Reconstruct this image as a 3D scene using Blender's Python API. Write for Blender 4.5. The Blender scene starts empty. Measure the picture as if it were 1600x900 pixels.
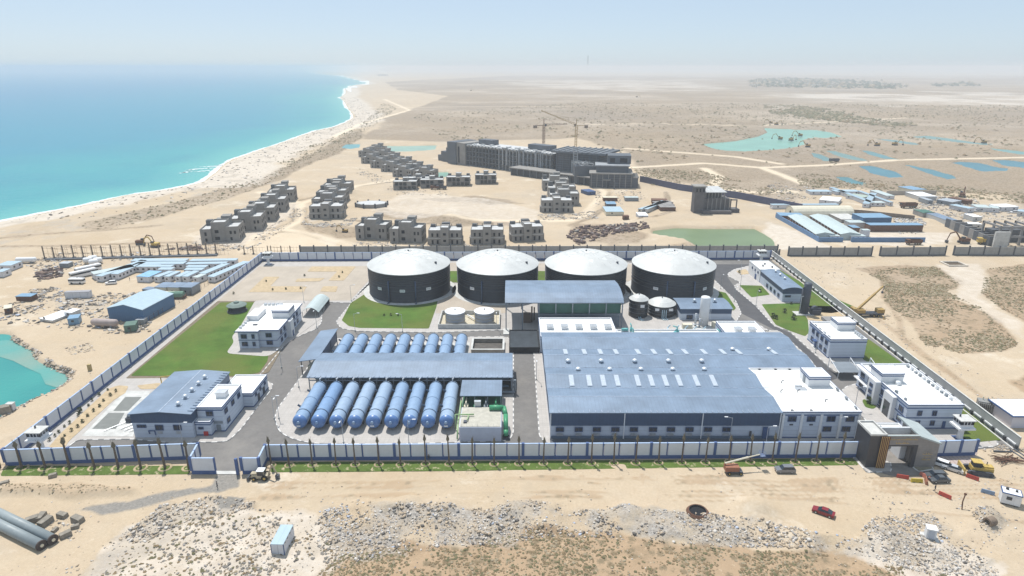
import bpy, math, random
import numpy as np
from mathutils import Vector, Matrix
random.seed(7); RNG=np.random.RandomState(5)
R=math.radians; PI=math.pi
scene=bpy.context.scene; COL=scene.collection
# ---------------------------------------------------------------- camera
CH=93.0; FPX=1000.0; PITCH=math.atan(345/1000.0)
cd=bpy.data.cameras.new("camera"); cam=bpy.data.objects.new("camera",cd); COL.objects.link(cam)
cam.location=(0,0,CH); cam.rotation_euler=(PI/2-PITCH,0,0)
cd.sensor_width=36.0; cd.lens=36.0*FPX/1600.0; cd.clip_start=1.0; cd.clip_end=90000
scene.camera=cam
# ---------------------------------------------------------------- sky, sun, exposure
SUN_EL=R(66); SUN_AZ=R(-27)      # azimuth measured from +Y towards +X
w=bpy.data.worlds.new("World"); scene.world=w; w.use_nodes=True
nt=w.node_tree; bg=nt.nodes['Background']
sky=nt.nodes.new('ShaderNodeTexSky'); sky.sky_type='NISHITA'; sky.sun_disc=False
sky.sun_elevation=SUN_EL; sky.sun_rotation=SUN_AZ; sky.altitude=60; sky.air_density=0.7; sky.dust_density=0.6; sky.ozone_density=2.5
mxs=nt.nodes.new('ShaderNodeMix'); mxs.data_type='RGBA'; mxs.inputs[0].default_value=.62; mxs.inputs[7].default_value=(4.9,5.9,6.85,1)   # dust-laden air evens the sky out
nt.links.new(sky.outputs[0],mxs.inputs[6]); nt.links.new(mxs.outputs[2],bg.inputs[0]); bg.inputs[1].default_value=0.12
sd=bpy.data.lights.new("sun",'SUN'); sd.energy=4.6; sd.angle=R(0.55); sd.color=(1.0,0.965,0.91)
sun=bpy.data.objects.new("sun",sd); COL.objects.link(sun)
sdir=Vector((math.sin(SUN_AZ)*math.cos(SUN_EL),math.cos(SUN_AZ)*math.cos(SUN_EL),math.sin(SUN_EL)))
sun.rotation_euler=(-sdir).to_track_quat('-Z','Y').to_euler(); sun.location=(0,0,400)
vs=scene.view_settings; vs.view_transform='Standard'; vs.look='None'; vs.exposure=0.1; vs.gamma=1.0; vs.use_curve_mapping=False
scene.render.engine='CYCLES'; scene.cycles.max_bounces=5; scene.cycles.diffuse_bounces=2; scene.cycles.volume_bounces=1
HAZE_D=0.00021; HAZE_C=(0.76,0.80,0.84)
# ---------------------------------------------------------------- photo pixel -> place on the ground (or at height z)
CP,SP=math.cos(PITCH),math.sin(PITCH)
def P(px,py,z=0.0):
    a=(px-800)/FPX; b=(450-py)/FPX
    dy=CP+b*SP; dz=-SP+b*CP; t=(z-CH)/dz
    return (a*t,dy*t)
def PP(pts,z=0.0): return [P(x,y,z) for x,y in pts]
# ---------------------------------------------------------------- materials
MATS={}
def mat(name,col,rough=.75,metal=0,var=.12,scale=.6,kind=None,bump=0,spec=.3,**k):
    if name in MATS: return MATS[name]
    m=bpy.data.materials.new(name); m.use_nodes=True; n=m.node_tree; N=n.nodes; L=n.links
    b=N['Principled BSDF']; b.inputs['Roughness'].default_value=rough; b.inputs['Metallic'].default_value=metal
    b.inputs['Specular IOR Level'].default_value=spec
    tc=N.new('ShaderNodeTexCoord')
    no=N.new('ShaderNodeTexNoise'); no.inputs['Scale'].default_value=scale; no.inputs['Detail'].default_value=6; no.inputs['Roughness'].default_value=.62
    L.new(tc.outputs['Object'],no.inputs['Vector'])
    mr=N.new('ShaderNodeMapRange'); mr.inputs[1].default_value=.3; mr.inputs[2].default_value=.7; mr.inputs[3].default_value=1-var; mr.inputs[4].default_value=1+var*.6
    L.new(no.outputs[0],mr.inputs[0])
    mx=N.new('ShaderNodeMix'); mx.data_type='RGBA'; mx.blend_type='MULTIPLY'; mx.inputs[0].default_value=1
    mx.inputs[6].default_value=(*col,1); L.new(mr.outputs[0],mx.inputs[7]); out=mx.outputs[2]
    if kind in('ribX','ribY','ribZ','courses','tiles'):
        sx=N.new('ShaderNodeSeparateXYZ'); L.new(tc.outputs['Object'],sx.inputs[0])
        def line(ax,per,wid,dark,src):
            md=N.new('ShaderNodeMath'); md.operation='WRAP'; md.inputs[1].default_value=per; md.inputs[2].default_value=0
            L.new(sx.outputs[ax],md.inputs[0])
            lt=N.new('ShaderNodeMath'); lt.operation='LESS_THAN'; lt.inputs[1].default_value=wid; L.new(md.outputs[0],lt.inputs[0])
            m2=N.new('ShaderNodeMix'); m2.data_type='RGBA'; m2.blend_type='MULTIPLY'; L.new(lt.outputs[0],m2.inputs[0]); L.new(src,m2.inputs[6]); m2.inputs[7].default_value=(dark,dark,dark,1)
            return m2.outputs[2]
        per=k.get('per',1.0); wd=k.get('wid',.12); dk=k.get('dark',.8)
        if kind=='ribX': out=line(0,per,wd,dk,out)
        if kind=='ribY': out=line(1,per,wd,dk,out)
        if kind in('ribZ','courses'): out=line(2,per,wd,dk,out)
        if kind=='tiles': out=line(0,per,wd,dk,out); out=line(1,per,wd,dk,out)
    L.new(out,b.inputs['Base Color'])
    if bump:
        bp=N.new('ShaderNodeBump'); bp.inputs['Strength'].default_value=1; bp.inputs['Distance'].default_value=bump
        L.new(no.outputs[0],bp.inputs['Height']); L.new(bp.outputs[0],b.inputs['Normal'])
    MATS[name]=m; return m
WHITE=mat('white_roof_membrane',(.80,.80,.78),.8,var=.07,scale=.25)
WHITEP=mat('white_plaster',(.70,.71,.72),.8,var=.06,scale=.5)
WALLC=mat('pale_wall_cladding',(.52,.58,.67),.7,var=.06,scale=.4,kind='ribZ',per=1.15,wid=.09,dark=.72)
PARA=mat('white_parapet',(.72,.73,.74),.75,var=.05)
NAVY=mat('navy_trim',(.055,.10,.22),.55,var=.1)
DBLUE=mat('dark_blue_cladding',(.05,.085,.15),.5,var=.12,scale=.5,kind='ribX',per=.9,wid=.08,dark=.85)
BROOF=mat('blue_grey_metal_roof',(.165,.228,.315),.5,.03,var=.24,scale=.16,kind='ribX',per=1.0,wid=.12,dark=.86,spec=.5)
BROOFY=mat('blue_grey_metal_roof_crosswise',(.165,.228,.315),.5,.03,var=.24,scale=.16,kind='ribY',per=1.0,wid=.12,dark=.86,spec=.5)
SKYL=mat('translucent_skylight_sheet',(.43,.49,.56),.4,var=.15,scale=1.5)
SEAM=mat('pale_metal_flashing',(.36,.43,.52),.4,.3,var=.3,scale=1.2)
GLASS=mat('dark_window_glass',(.02,.03,.045),.12,var=.2,spec=.6)
STEEL=mat('grey_painted_steel',(.22,.25,.28),.5,.2)
DSTEEL=mat('dark_steel',(.07,.08,.10),.55,.1)
WSTEEL=mat('white_painted_steel',(.72,.74,.76),.45)
GALV=mat('galvanised_metal',(.50,.53,.56),.4,.5,var=.2,scale=1.5)
VENT=mat('bright_vent_metal',(.72,.76,.80),.35,.4,var=.1,scale=2)
CONC=mat('weathered_concrete',(.25,.245,.24),.9,var=.22,scale=.35,bump=.03)
CONCL=mat('pale_concrete_slab',(.52,.52,.50),.9,var=.22,scale=.5)
CONCD=mat('dark_raw_concrete',(.095,.105,.12),.9,var=.25,scale=.2)
CONCM=mat('grey_precast_concrete',(.30,.30,.29),.9,var=.15,scale=.5,kind='ribX',per=1.5,wid=.1,dark=.85)
CONCY=mat('grey_cast_wall',(.36,.37,.365),.9,var=.15,scale=.4)
BLACK=mat('black_opening',(.012,.014,.018),.9,var=.1)
ROOMD=mat('dark_grey_and_inner_shade',(.05,.055,.06),.9,var=.3)  # own dark grey of posts and vents; stands in for shade under the shelter
PAVE=mat('pale_paving_slabs',(.43,.405,.38),.85,var=.12,scale=.3,kind='tiles',per=1.2,wid=.09,dark=.86)
PAVER=mat('warm_interlocking_paving',(.42,.365,.30),.9,var=.13,scale=.12,kind='tiles',per=2.0,wid=.12,dark=.92)
KERBM=mat('painted_kerb',(.62,.61,.59),.8,var=.12,scale=1)
KERBD=mat('grey_kerb_unit',(.25,.25,.25),.85,var=.1)
ROADM=None
TRUNK=mat('palm_trunk_bark',(.13,.105,.085),.95,var=.35,scale=4)
FROND=mat('dry_tied_fronds',(.15,.13,.09),.95,var=.35,scale=5)
LEAF=mat('dusty_shrub_leaf',(.07,.095,.04),.9,var=.4,scale=3)
BVES=mat('blue_vessel_paint',(.235,.345,.50),.38,var=.12,scale=.8,spec=.5)
BVES2=mat('blue_vessel_paint_deeper',(.19,.31,.50),.36,var=.12,scale=.8,spec=.5)
BVES3=mat('blue_vessel_paint_faded',(.29,.39,.52),.45,var=.12,scale=.8,spec=.4)
BEND=mat('blue_vessel_head_shade',(.10,.20,.42),.35,var=.1,spec=.5)  # darker than the sunny shells: shade on the front heads put into the colour
BAND=mat('steel_girth_band',(.06,.09,.14),.5,.3)
TANKM=mat('black_bolted_tank_steel',(.014,.018,.024),.38,.1,var=.3,scale=.4,kind='ribZ',per=1.35,wid=.10,dark=2.2,spec=.5)
GREENP=mat('green_pipe_paint',(.06,.28,.14),.4)
LGREENP=mat('light_green_pipe_paint',(.30,.45,.22),.45)
TEAL=mat('teal_machine_paint',(.14,.42,.42),.45)
YEL=mat('construction_yellow',(.50,.36,.10),.6,var=.3,scale=2)
ORG=mat('faded_orange_paint',(.30,.13,.08),.6,var=.25,scale=2)
RED=mat('red_car_paint',(.20,.012,.02),.25,spec=.6,var=.05)
SILV=mat('silver_car_paint',(.55,.57,.60),.25,.3,spec=.6,var=.05)
WCAR=mat('white_car_paint',(.78,.78,.78),.25,spec=.6,var=.04)
GCAR=mat('dark_grey_car_paint',(.10,.11,.12),.25,.2,spec=.6,var=.05)
MCAR=mat('grey_car_paint',(.20,.21,.23),.25,.3,spec=.6,var=.05)
TYRE=mat('black_rubber',(.02,.02,.02),.9)
LAMPG=mat('clear_lamp_glass',(.7,.7,.7),.15)
REDL=mat('red_lamp_glass',(.4,.02,.02),.2)
REDB=mat('red_plastic_barrier',(.42,.07,.05),.6,var=.2,scale=2)
YELB=mat('yellow_plastic_barrier',(.50,.38,.04),.6,var=.2,scale=2)
BLUB=mat('grey_blue_plastic_barrier',(.22,.30,.42),.6,var=.2,scale=2)
RUST=mat('rusty_brown_steel',(.14,.075,.05),.85,var=.35,scale=1.5)
CREAM=mat('cream_sheet_metal',(.62,.58,.46),.6)
LBLUE=mat('light_blue_roof_sheet',(.36,.47,.54),.5,var=.08,kind='ribX',per=1.2,wid=.12,dark=.9)
LGREY=mat('pale_grey_roof_sheet',(.45,.52,.52),.5,var=.08,kind='ribX',per=1.2,wid=.12,dark=.9)
BRIGHTB=mat('blue_sheet_metal',(.18,.31,.44),.5,var=.07,kind='ribX',per=1.0,wid=.12,dark=.9)
CABW=mat('white_cabin_panel',(.60,.61,.64),.7,var=.12,scale=.6,kind='ribX',per=3.0,wid=.15,dark=.7)
PPIPE=mat('grey_polyethylene_pipe',(.27,.31,.32),.45,var=.1,scale=.6)
GOLD=mat('gold_lettering',(.55,.38,.15),.5,0)
BROWN=mat('brown_wood_panel',(.12,.05,.03),.6)
STONE=mat('grey_brown_stone_facing',(.27,.25,.235),.8,var=.18,scale=.7,kind='ribZ',per=.5,wid=.04,dark=.8)
BSTONE=mat('black_stone_facing',(.045,.047,.055),.45,var=.2,scale=.7,spec=.5)
DGREEN=mat('dark_green_sheet',(.05,.14,.11),.6)
SKIN=mat('skin',(.30,.17,.10),.6)
CLOTH=mat('dark_clothes',(.04,.045,.06),.9)
# ---------------------------------------------------------------- mesh builder
EACH={'columns':'column','posts':'post','pilasters':'pilaster','doors':'door','wooden_fins':'wooden_fin','metal_fins':'metal_fin','legs':'leg','guard_posts':'guard_post','machinery':'machine','gable_wall':'gable_wall','eave_clips':'eave_clip','roof_streaks':'roof_streak','skids':'skid','gutter':'gutter','rack_posts':'rack_post','cabin_posts':'cabin_post','bracing':'brace','wheels':'wheel','tyres':'tyre','windows':'window','balcony':'balcony','sheets':'sheet','dark_cladding_band':'dark_cladding_band','balconies':'balcony','air_conditioner':'air_conditioner','yard_posts':'post','slabs':'slab','headlights':'headlight','tail_lights':'tail_light'}
class MB:
    def __init__(s): s.v=[]; s.f=[]; s.mi=[]; s.cur=0; s.pc=[]
    def add(s,vs,fs):
        vs=list(vs); fs=list(fs); s.pc.append((vs,fs)); o=len(s.v); s.v+=[tuple(q) for q in vs]; s.f+=[tuple(i+o for i in f) for f in fs]; s.mi+=[s.cur]*len(fs); return s
    def box(s,x0,x1,y0,y1,z0,z1):
        return s.add([(x0,y0,z0),(x1,y0,z0),(x1,y1,z0),(x0,y1,z0),(x0,y0,z1),(x1,y0,z1),(x1,y1,z1),(x0,y1,z1)],
          [(0,3,2,1),(4,5,6,7),(0,1,5,4),(1,2,6,5),(2,3,7,6),(3,0,4,7)])
    def prism(s,poly,z0,z1):
        a=sum(poly[i][0]*poly[(i+1)%len(poly)][1]-poly[(i+1)%len(poly)][0]*poly[i][1] for i in range(len(poly)))
        if a<0: poly=poly[::-1]
        n=len(poly)
        return s.add([(x,y,z0) for x,y in poly]+[(x,y,z1) for x,y in poly],
          [tuple(range(n))[::-1],tuple(range(n,2*n))]+[(i,(i+1)%n,n+(i+1)%n,n+i) for i in range(n)])
    def bar(s,p,q,r=.1,n=6,r2=None):
        p=Vector(p); q=Vector(q); d=(q-p).normalized(); r2=r if r2 is None else r2
        u=d.orthogonal().normalized(); w=d.cross(u)
        vs=[p+(u*math.cos(2*PI*i/n)+w*math.sin(2*PI*i/n))*r for i in range(n)]+[q+(u*math.cos(2*PI*i/n)+w*math.sin(2*PI*i/n))*r2 for i in range(n)]
        return s.add(vs,[tuple(range(n))[::-1],tuple(range(n,2*n))]+[(i,(i+1)%n,n+(i+1)%n,n+i) for i in range(n)])
    def tube(s,pts,r=.1,n=6):
        for a,b in zip(pts,pts[1:]): s.bar(a,b,r,n)
        return s
    def lathe(s,prof,c=(0,0,0),n=32,axis='z',a0=0,a1=2*PI):
        vs=[];fs=[];k=len(prof); full=abs(a1-a0-2*PI)<1e-6; m=n if full else n+1
        for i in range(m):
            a=a0+(a1-a0)*i/n
            for r,h in prof:
                if axis=='z': vs.append((c[0]+r*math.cos(a),c[1]+r*math.sin(a),c[2]+h))
                elif axis=='y': vs.append((c[0]+r*math.sin(a),c[1]+h,c[2]+r*math.cos(a)))
                else: vs.append((c[0]+h,c[1]+r*math.cos(a),c[2]+r*math.sin(a)))
        for i in range(n):
            j=(i+1)%m
            for t in range(k-1): fs.append((i*k+t,j*k+t,j*k+t+1,i*k+t+1))
        return s.add(vs,fs)
    def build(s,name,m,parent=None,smooth=False,off=None):
        if name in EACH:
            pcs=s.pc; nm=EACH[name]; name=nm
            if len(pcs)>1 and parent:
                first=None
                for vs_,fs_ in pcs:
                    q=MB(); q.add(vs_,fs_); EACH.pop('_',None); o_=q._b(nm,m,parent,smooth,off); first=first or o_
                return first
        return s._b(name,m,parent,smooth,off)
    def _b(s,name,m,parent=None,smooth=False,off=None):
        me=bpy.data.meshes.new(name)
        if off is None: off=OFF.get(parent.name,(0,0,0)) if parent else (0,0,0)
        me.from_pydata([(x-off[0],y-off[1],z-off[2]) for x,y,z in s.v] if off!=(0,0,0) else s.v,[],s.f)
        ms=m if isinstance(m,(list,tuple)) else [m]
        for q in ms: me.materials.append(q)
        if len(ms)>1: me.polygons.foreach_set('material_index',s.mi)
        if smooth: me.polygons.foreach_set('use_smooth',[True]*len(me.polygons))
        o=bpy.data.objects.new(name,me); COL.objects.link(o)
        if parent: o.parent=parent; OFF[o.name]=off
        return o
OFF={}
def tag(o,label,cat,group=None):
    o['label']=label; o['category']=cat
    if group: o['group']=group
    return o
def T(name,label,cat,loc=(0,0,0),rz=0,group=None,local=False):
    o=bpy.data.objects.new(name,None); COL.objects.link(o); o.location=loc; o.rotation_euler=(0,0,rz); o.empty_display_size=.5
    tag(o,label,cat,group); OFF[o.name]=(0,0,0) if (local or rz) else tuple(float(c) for c in loc)
    return o
def struct(o): o['kind']='structure'; return o
def stuff(o): o['kind']='stuff'; return o
CH_={}
def kids(o): return CH_.setdefault(o.name,[c for c in o.children])
def dup(root,loc,rz=0,label=None,sc=None,swap=None,group=None):
    r=root.copy(); COL.objects.link(r); r.location=loc; r.rotation_euler=(0,0,rz)
    if sc: r.scale=sc if isinstance(sc,tuple) else (sc,sc,sc)
    if label: r['label']=label
    if group: r['group']=group
    def rec(a,b):
        for c in kids(a):
            d=c.copy(); COL.objects.link(d); d.parent=b
            if swap and c.type=='MESH' and c.data.materials and c.data.materials[0].name in swap:
                key=(c.data.name,swap[c.data.materials[0].name].name)
                if key not in SW:
                    me=c.data.copy(); me.materials[0]=swap[c.data.materials[0].name]; SW[key]=me
                d.data=SW[key]
            rec(c,d)
    rec(root,r); return r
SW={}
ORD=['first','second','third','fourth','fifth','sixth','seventh','eighth','ninth','tenth','eleventh','twelfth','thirteenth','fourteenth','fifteenth','sixteenth','seventeenth','eighteenth','nineteenth','twentieth','twenty-first','twenty-second','twenty-third','twenty-fourth','twenty-fifth','twenty-sixth','twenty-seventh','twenty-eighth','twenty-ninth','thirtieth']
WINC={}
def window(par,x,y,z,w,h,face='-y',mull=1,fr=NAVY,t=.14,name='window'):
    """framed window on a wall; (x,y,z) world centre on the wall face"""
    key=(round(w,2),round(h,2),mull,fr.name,t)
    if key not in WINC:
        a=MB(); f=.13
        a.box(-w/2-f,w/2+f,-t,0,h/2,h/2+f); a.box(-w/2-f,w/2+f,-t,0,-h/2-f,-h/2)
        a.box(-w/2-f,-w/2,-t,0,-h/2,h/2); a.box(w/2,w/2+f,-t,0,-h/2,h/2)
        for i in range(mull):
            xx=-w/2+w*(i+1)/(mull+1); a.box(xx-.04,xx+.04,-t*.8,0,-h/2,h/2)
        g=MB(); g.box(-w/2+.001,w/2-.001,-t*.45,-.01,-h/2+.001,h/2-.001)
        oa=a.build('window',fr); og=g.build('pane',GLASS); WINC[key]=(oa.data,og.data)
        bpy.data.objects.remove(oa); bpy.data.objects.remove(og)
    da,dg=WINC[key]; off=OFF[par.name]
    o=bpy.data.objects.new(name,da); COL.objects.link(o); o.parent=par
    o.location=(x-off[0],y-off[1],z-off[2]); o.rotation_euler=(0,0,{'-y':0,'+x':PI/2,'+y':PI,'-x':-PI/2}[face])
    p=bpy.data.objects.new('pane',dg); COL.objects.link(p); p.parent=o
    return o
# ---------------------------------------------------------------- polygons and terrain masks
def sdist(X,Y,poly):
    """signed distance, positive inside"""
    poly=np.array(poly); n=len(poly); d=np.full(X.shape,1e18); ins=np.zeros(X.shape,bool)
    for i in range(n):
        x0,y0=poly[i]; x1,y1=poly[(i+1)%n]; ex,ey=x1-x0,y1-y0; L2=ex*ex+ey*ey+1e-12
        t=np.clip(((X-x0)*ex+(Y-y0)*ey)/L2,0,1); d=np.minimum(d,(X-x0-t*ex)**2+(Y-y0-t*ey)**2)
        c=((y0>Y)!=(y1>Y))&(X<(x1-x0)*(Y-y0)/(y1-y0+1e-12)+x0); ins^=c
    d=np.sqrt(d); return np.where(ins,d,-d)
def ldist(X,Y,pts):
    d=np.full(X.shape,1e18)
    for (x0,y0),(x1,y1) in zip(pts,pts[1:]):
        ex,ey=x1-x0,y1-y0; L2=ex*ex+ey*ey+1e-12
        t=np.clip(((X-x0)*ex+(Y-y0)*ey)/L2,0,1); d=np.minimum(d,(X-x0-t*ex)**2+(Y-y0-t*ey)**2)
    return np.sqrt(d)
def sm(x,a,b): t=np.clip((x-a)/(b-a),0,1); return t*t*(3-2*t)
def vnoise(X,Y,s,seed=0):
    xs=X/s; ys=Y/s; xi=np.floor(xs).astype(np.int64); yi=np.floor(ys).astype(np.int64); fx=xs-xi; fy=ys-yi
    fx=fx*fx*(3-2*fx); fy=fy*fy*(3-2*fy)
    def h(a,b): 
        q=(a*374761393+b*668265263+seed*144269)&0x7fffffff; q=((q^(q>>13))*1274126177)&0x7fffffff; return ((q^(q>>16))&0xffff)/65535.0
    return (h(xi,yi)*(1-fx)+h(xi+1,yi)*fx)*(1-fy)+(h(xi,yi+1)*(1-fx)+h(xi+1,yi+1)*fx)*fy
def fbm(X,Y,s,o=4,seed=0):
    r=0;a=.5
    for i in range(o): r=r+a*vnoise(X,Y,s/2**i,seed+i*17); a*=.5
    return r/(1-.5**o)
# ================================================================ GROUND, SEA, PONDS
COASTPX=[(-500,470),(-200,388),(0,345),(60,333),(130,320),(200,304),(250,297),(300,288),(322,281),(336,270),(352,256),(366,248),(400,236),(440,223),(470,212),(495,203),(525,197),(545,189),(553,183),(553,179),(544,168),(540,160),(532,152),(541,145),(540,138),(548,134),(574,130),(560,125),(535,119),(500,115.5),(478,111),(420,108.5)]
COAST=PP(COASTPX)+[(-26000,26000),(-30000,20000),(-30000,0)]
LAGOON=PP([(-120,540),(0,519),(12,521),(24,530),(36,536),(54,546),(60,562),(72,568),(90,574),(104,580),(106,590),(96,598),(82,607),(60,618),(42,628),(20,638),(0,648),(-140,690)])
PONDS=[('green_pond',[(1020,357),(1055,353),(1105,354),(1180,354),(1196,362),(1212,372),(1216,387),(1205,390),(1090,390),(1086,381),(1070,372),(1040,367),(1019,363)],(.14,.19,.10)),
('turquoise_lake',[(1096,224),(1150,219),(1185,212),(1199,206),(1193,199),(1212,200),(1235,201),(1250,202),(1275,202),(1300,206),(1318,213),(1290,215),(1272,214),(1255,218),(1258,225),(1235,231),(1200,234),(1160,236),(1125,234),(1108,229)],(.17,.33,.27)),
('small_blue_pond',[(533,229),(540,224),(563,224),(561,230),(548,232),(536,231)],(.10,.27,.29)),
('milky_pond',[(575,231),(580,226),(620,227),(682,226),(680,233),(660,235),(612,237),(596,235)],(.22,.33,.27)),
('villa_pond',[(671,268),(700,267),(706,273),(694,276),(678,275)],(.16,.29,.23)),
('excavation_pond',[(1342,258),(1362,257),(1383,262),(1405,268),(1414,276),(1390,277),(1360,269)],(0.053,0.167,0.211)),
('excavation_pond',[(1410,255),(1425,257),(1460,264),(1490,272),(1495,278),(1480,279),(1450,270)],(0.060,0.174,0.211)),
('excavation_pond',[(1487,253),(1500,251),(1530,253),(1562,260),(1578,262),(1572,266),(1535,267)],(0.053,0.167,0.211)),
('excavation_pond',[(1550,249),(1570,248),(1640,256),(1640,263),(1600,262),(1570,258)],(0.053,0.167,0.211)),
('excavation_pond',[(1304,274),(1325,275),(1352,284),(1356,289),(1335,287),(1315,281)],(0.060,0.174,0.198)),
('excavation_pond',[(1288,234),(1302,234),(1330,241),(1360,250),(1345,251),(1315,245)],(0.128,0.223,0.211)),
('excavation_pond',[(1345,233),(1362,235),(1395,245),(1410,249),(1385,248),(1360,241)],(0.090,0.205,0.218)),
('excavation_pond',[(1360,215),(1395,217),(1440,223),(1430,226),(1395,221)],(0.128,0.223,0.218)),
('excavation_pond',[(1408,213),(1450,211),(1490,216),(1530,222),(1560,224),(1540,226),(1490,221),(1440,215)],(0.128,0.236,0.224)),
('excavation_pond',[(1545,230),(1570,232),(1640,240),(1640,244),(1590,240),(1556,234)],(0.120,0.248,0.238)),
('excavation_pond',[(1265,236),(1285,240),(1305,250),(1290,251),(1272,244)],(0.105,0.205,0.205)),
]
def polar(a0,a1,da,r0,r1,q):
    na=int((a1-a0)/da)+1; nr=int(math.log(r1/r0)/math.log(q))+1
    th=np.radians(np.linspace(a0,a1,na)); rr=r0*q**np.arange(nr); rr[-1]=r1
    TH,RR=np.meshgrid(th,rr); return RR*np.sin(TH),RR*np.cos(TH),na,nr
def gridmesh(name,X,Y,Z,na,nr,keep=None):
    i=(np.arange(nr-1)[:,None]*na+np.arange(na-1)[None,:]).ravel()
    F=np.stack([i,i+1,i+na+1,i+na],1)
    if keep is not None: F=F[keep.ravel()[F].any(1)]
    me=bpy.data.meshes.new(name); V=np.stack([X.ravel(),Y.ravel(),Z.ravel()],1)
    if keep is not None:
        u,inv=np.unique(F,return_inverse=True); F=inv.reshape(F.shape); V=V[u]
    else: u=np.arange(len(V))
    me.vertices.add(len(V)); me.vertices.foreach_set('co',V.ravel())
    me.loops.add(F.size); me.loops.foreach_set('vertex_index',F.ravel().astype(np.int32))
    me.polygons.add(len(F)); me.polygons.foreach_set('loop_start',(np.arange(len(F))*4).astype(np.int32)); me.polygons.foreach_set('loop_total',np.full(len(F),4,np.int32))
    me.polygons.foreach_set('use_smooth',np.ones(len(F),bool)); me.update(); me.validate()
    return me,u
def colattr(me,name,arr):
    a=me.attributes.new(name,'FLOAT_COLOR','POINT'); c=np.ones((len(arr),4),np.float32); c[:,:3]=arr; a.data.foreach_set('color',c.ravel())
X,Y,na,nr=polar(-56,56,.17,58,26000,1.0062)
sh=X.shape; x=X.ravel(); y=Y.ravel(); r=np.hypot(x,y)
COMPX=PP([(10,727),(410,408),(1203,404),(1590,703),(1527,712),(1440,714),(1340,716),(415,719),(313,718)])
incomp=sdist(x,y,COMPX)
seaD=sdist(x,y,COAST)
lagD=sdist(x,y,LAGOON)
z=(fbm(x,y,9,3,1)-.5)*.25
def region(px,soft=3,wob=3,ws=14,seed=0,world=False):
    p=px if world else PP(px); mg=25+wob+soft; x0,y0=np.min(p,0)-mg; x1,y1=np.max(p,0)+mg
    m=(x>x0)&(x<x1)&(y>y0)&(y<y1); o=np.zeros_like(x)
    if m.any():
        xx,yy=x[m],y[m]; d=sdist(xx,yy,p)+(fbm(xx,yy,ws,4,seed)-.5)*2*wob; o[m]=sm(d,-soft,soft)
    return o
def line(px,wid=3,soft=1.2):
    p=PP(px); x0,y0=np.min(p,0)-30; x1,y1=np.max(p,0)+30; m=(x>x0)&(x<x1)&(y>y0)&(y<y1); o=np.zeros_like(x)
    if m.any(): o[m]=1-sm(ldist(x[m],y[m],p)+(fbm(x[m],y[m],9,2,3)-.5)*1.5,wid-soft,wid+soft)
    return o
scrub=np.zeros_like(x); white=np.zeros_like(x); grey=np.zeros_like(x); track=np.zeros_like(x); dark=np.zeros_like(x); rough=np.zeros_like(x)
mx=np.maximum
# foreground
scrub=mx(scrub,region([(480,920),(515,875),(560,862),(640,845),(720,858),(780,835),(850,820),(1000,838),(1060,852),(1160,855),(1300,862),(1450,888),(1560,905),(1600,960),(480,960)],1.2,3,9,2))
paleL=region([(60,960),(130,905),(150,868),(195,822),(255,800),(300,782),(400,795),(470,800),(530,830),(540,870),(480,930),(470,960)],1.5,3,9,3); white=mx(white,paleL*.75)
G1=region([(492,815),(520,790),(560,783),(640,790),(765,795),(800,782),(870,785),(880,800),(990,793),(1070,800),(1180,812),(1250,826),(1330,840),(1370,812),(1460,800),(1475,840),(1560,880),(1540,900),(1440,888),(1330,862),(1180,852),(1080,850),(960,838),(860,836),(770,850),(700,850),(620,862),(520,880)],1.5,3,7,4)
rough=mx(rough,G1); rough=mx(rough,paleL*.7)
grey=mx(grey,G1*sm(fbm(x,y,9,4,9),.36,.62))
white=mx(white,region([(1300,862),(1380,830),(1470,838),(1560,885),(1560,915),(1420,905)],1,3,5,6)*.8)
G2=region([(1520,800),(1550,795),(1575,815),(1560,835),(1535,830)],1,1,5,6); grey=mx(grey,G2*.6); rough=mx(rough,G2)
G3=region([(180,840),(260,790),(330,778),(400,785),(395,800),(300,815),(220,850)],1,2,6,7); grey=mx(grey,G3*.55); rough=mx(rough,G3)
G4=region([(150,870),(215,815),(270,812),(290,835),(230,870),(170,905),(120,905)],1,2,6,8); grey=mx(grey,G4*.5)
rough=mx(rough,region([(1500,820),(1600,800),(1650,900),(1600,930),(1500,900)],2,3,6,9)*.35)
dark=mx(dark,region([(115,797),(145,789),(200,784),(260,768),(330,757),(345,738),(372,738),(372,760),(340,770),(270,778),(215,797),(160,803)],.8,1.2,6,10))
dark=mx(dark,region([(336,784),(360,776),(384,778),(372,796),(345,800)],.6,.8,5,10)*.9)
berm=region([(0,758),(60,755),(150,761),(210,764),(215,772),(120,777),(0,772)],1,1.5,6,11); scrub=mx(scrub,berm*.45)
for k_ in range(26):
    g0=np.random.RandomState(k_); yy0=g0.uniform(747,782); xx0=g0.uniform(380,1500); scrub=mx(scrub,line([(xx0,yy0),(xx0+g0.uniform(40,160),yy0+g0.uniform(-4,5)),(xx0+g0.uniform(180,320),yy0+g0.uniform(-6,8))],.28,.25)*.62)
for a in ([(1003,742),(1006,765),(1012,785)],[(1026,745),(1030,765),(1026,785)],[(560,762),(640,759),(720,760)],[(420,755),(620,752),(900,748),(1200,752),(1400,768),(1600,775)],[(380,780),(620,772),(900,768),(1250,780),(1600,815)]): scrub=mx(scrub,line(a,.5,.5)*.55)
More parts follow.
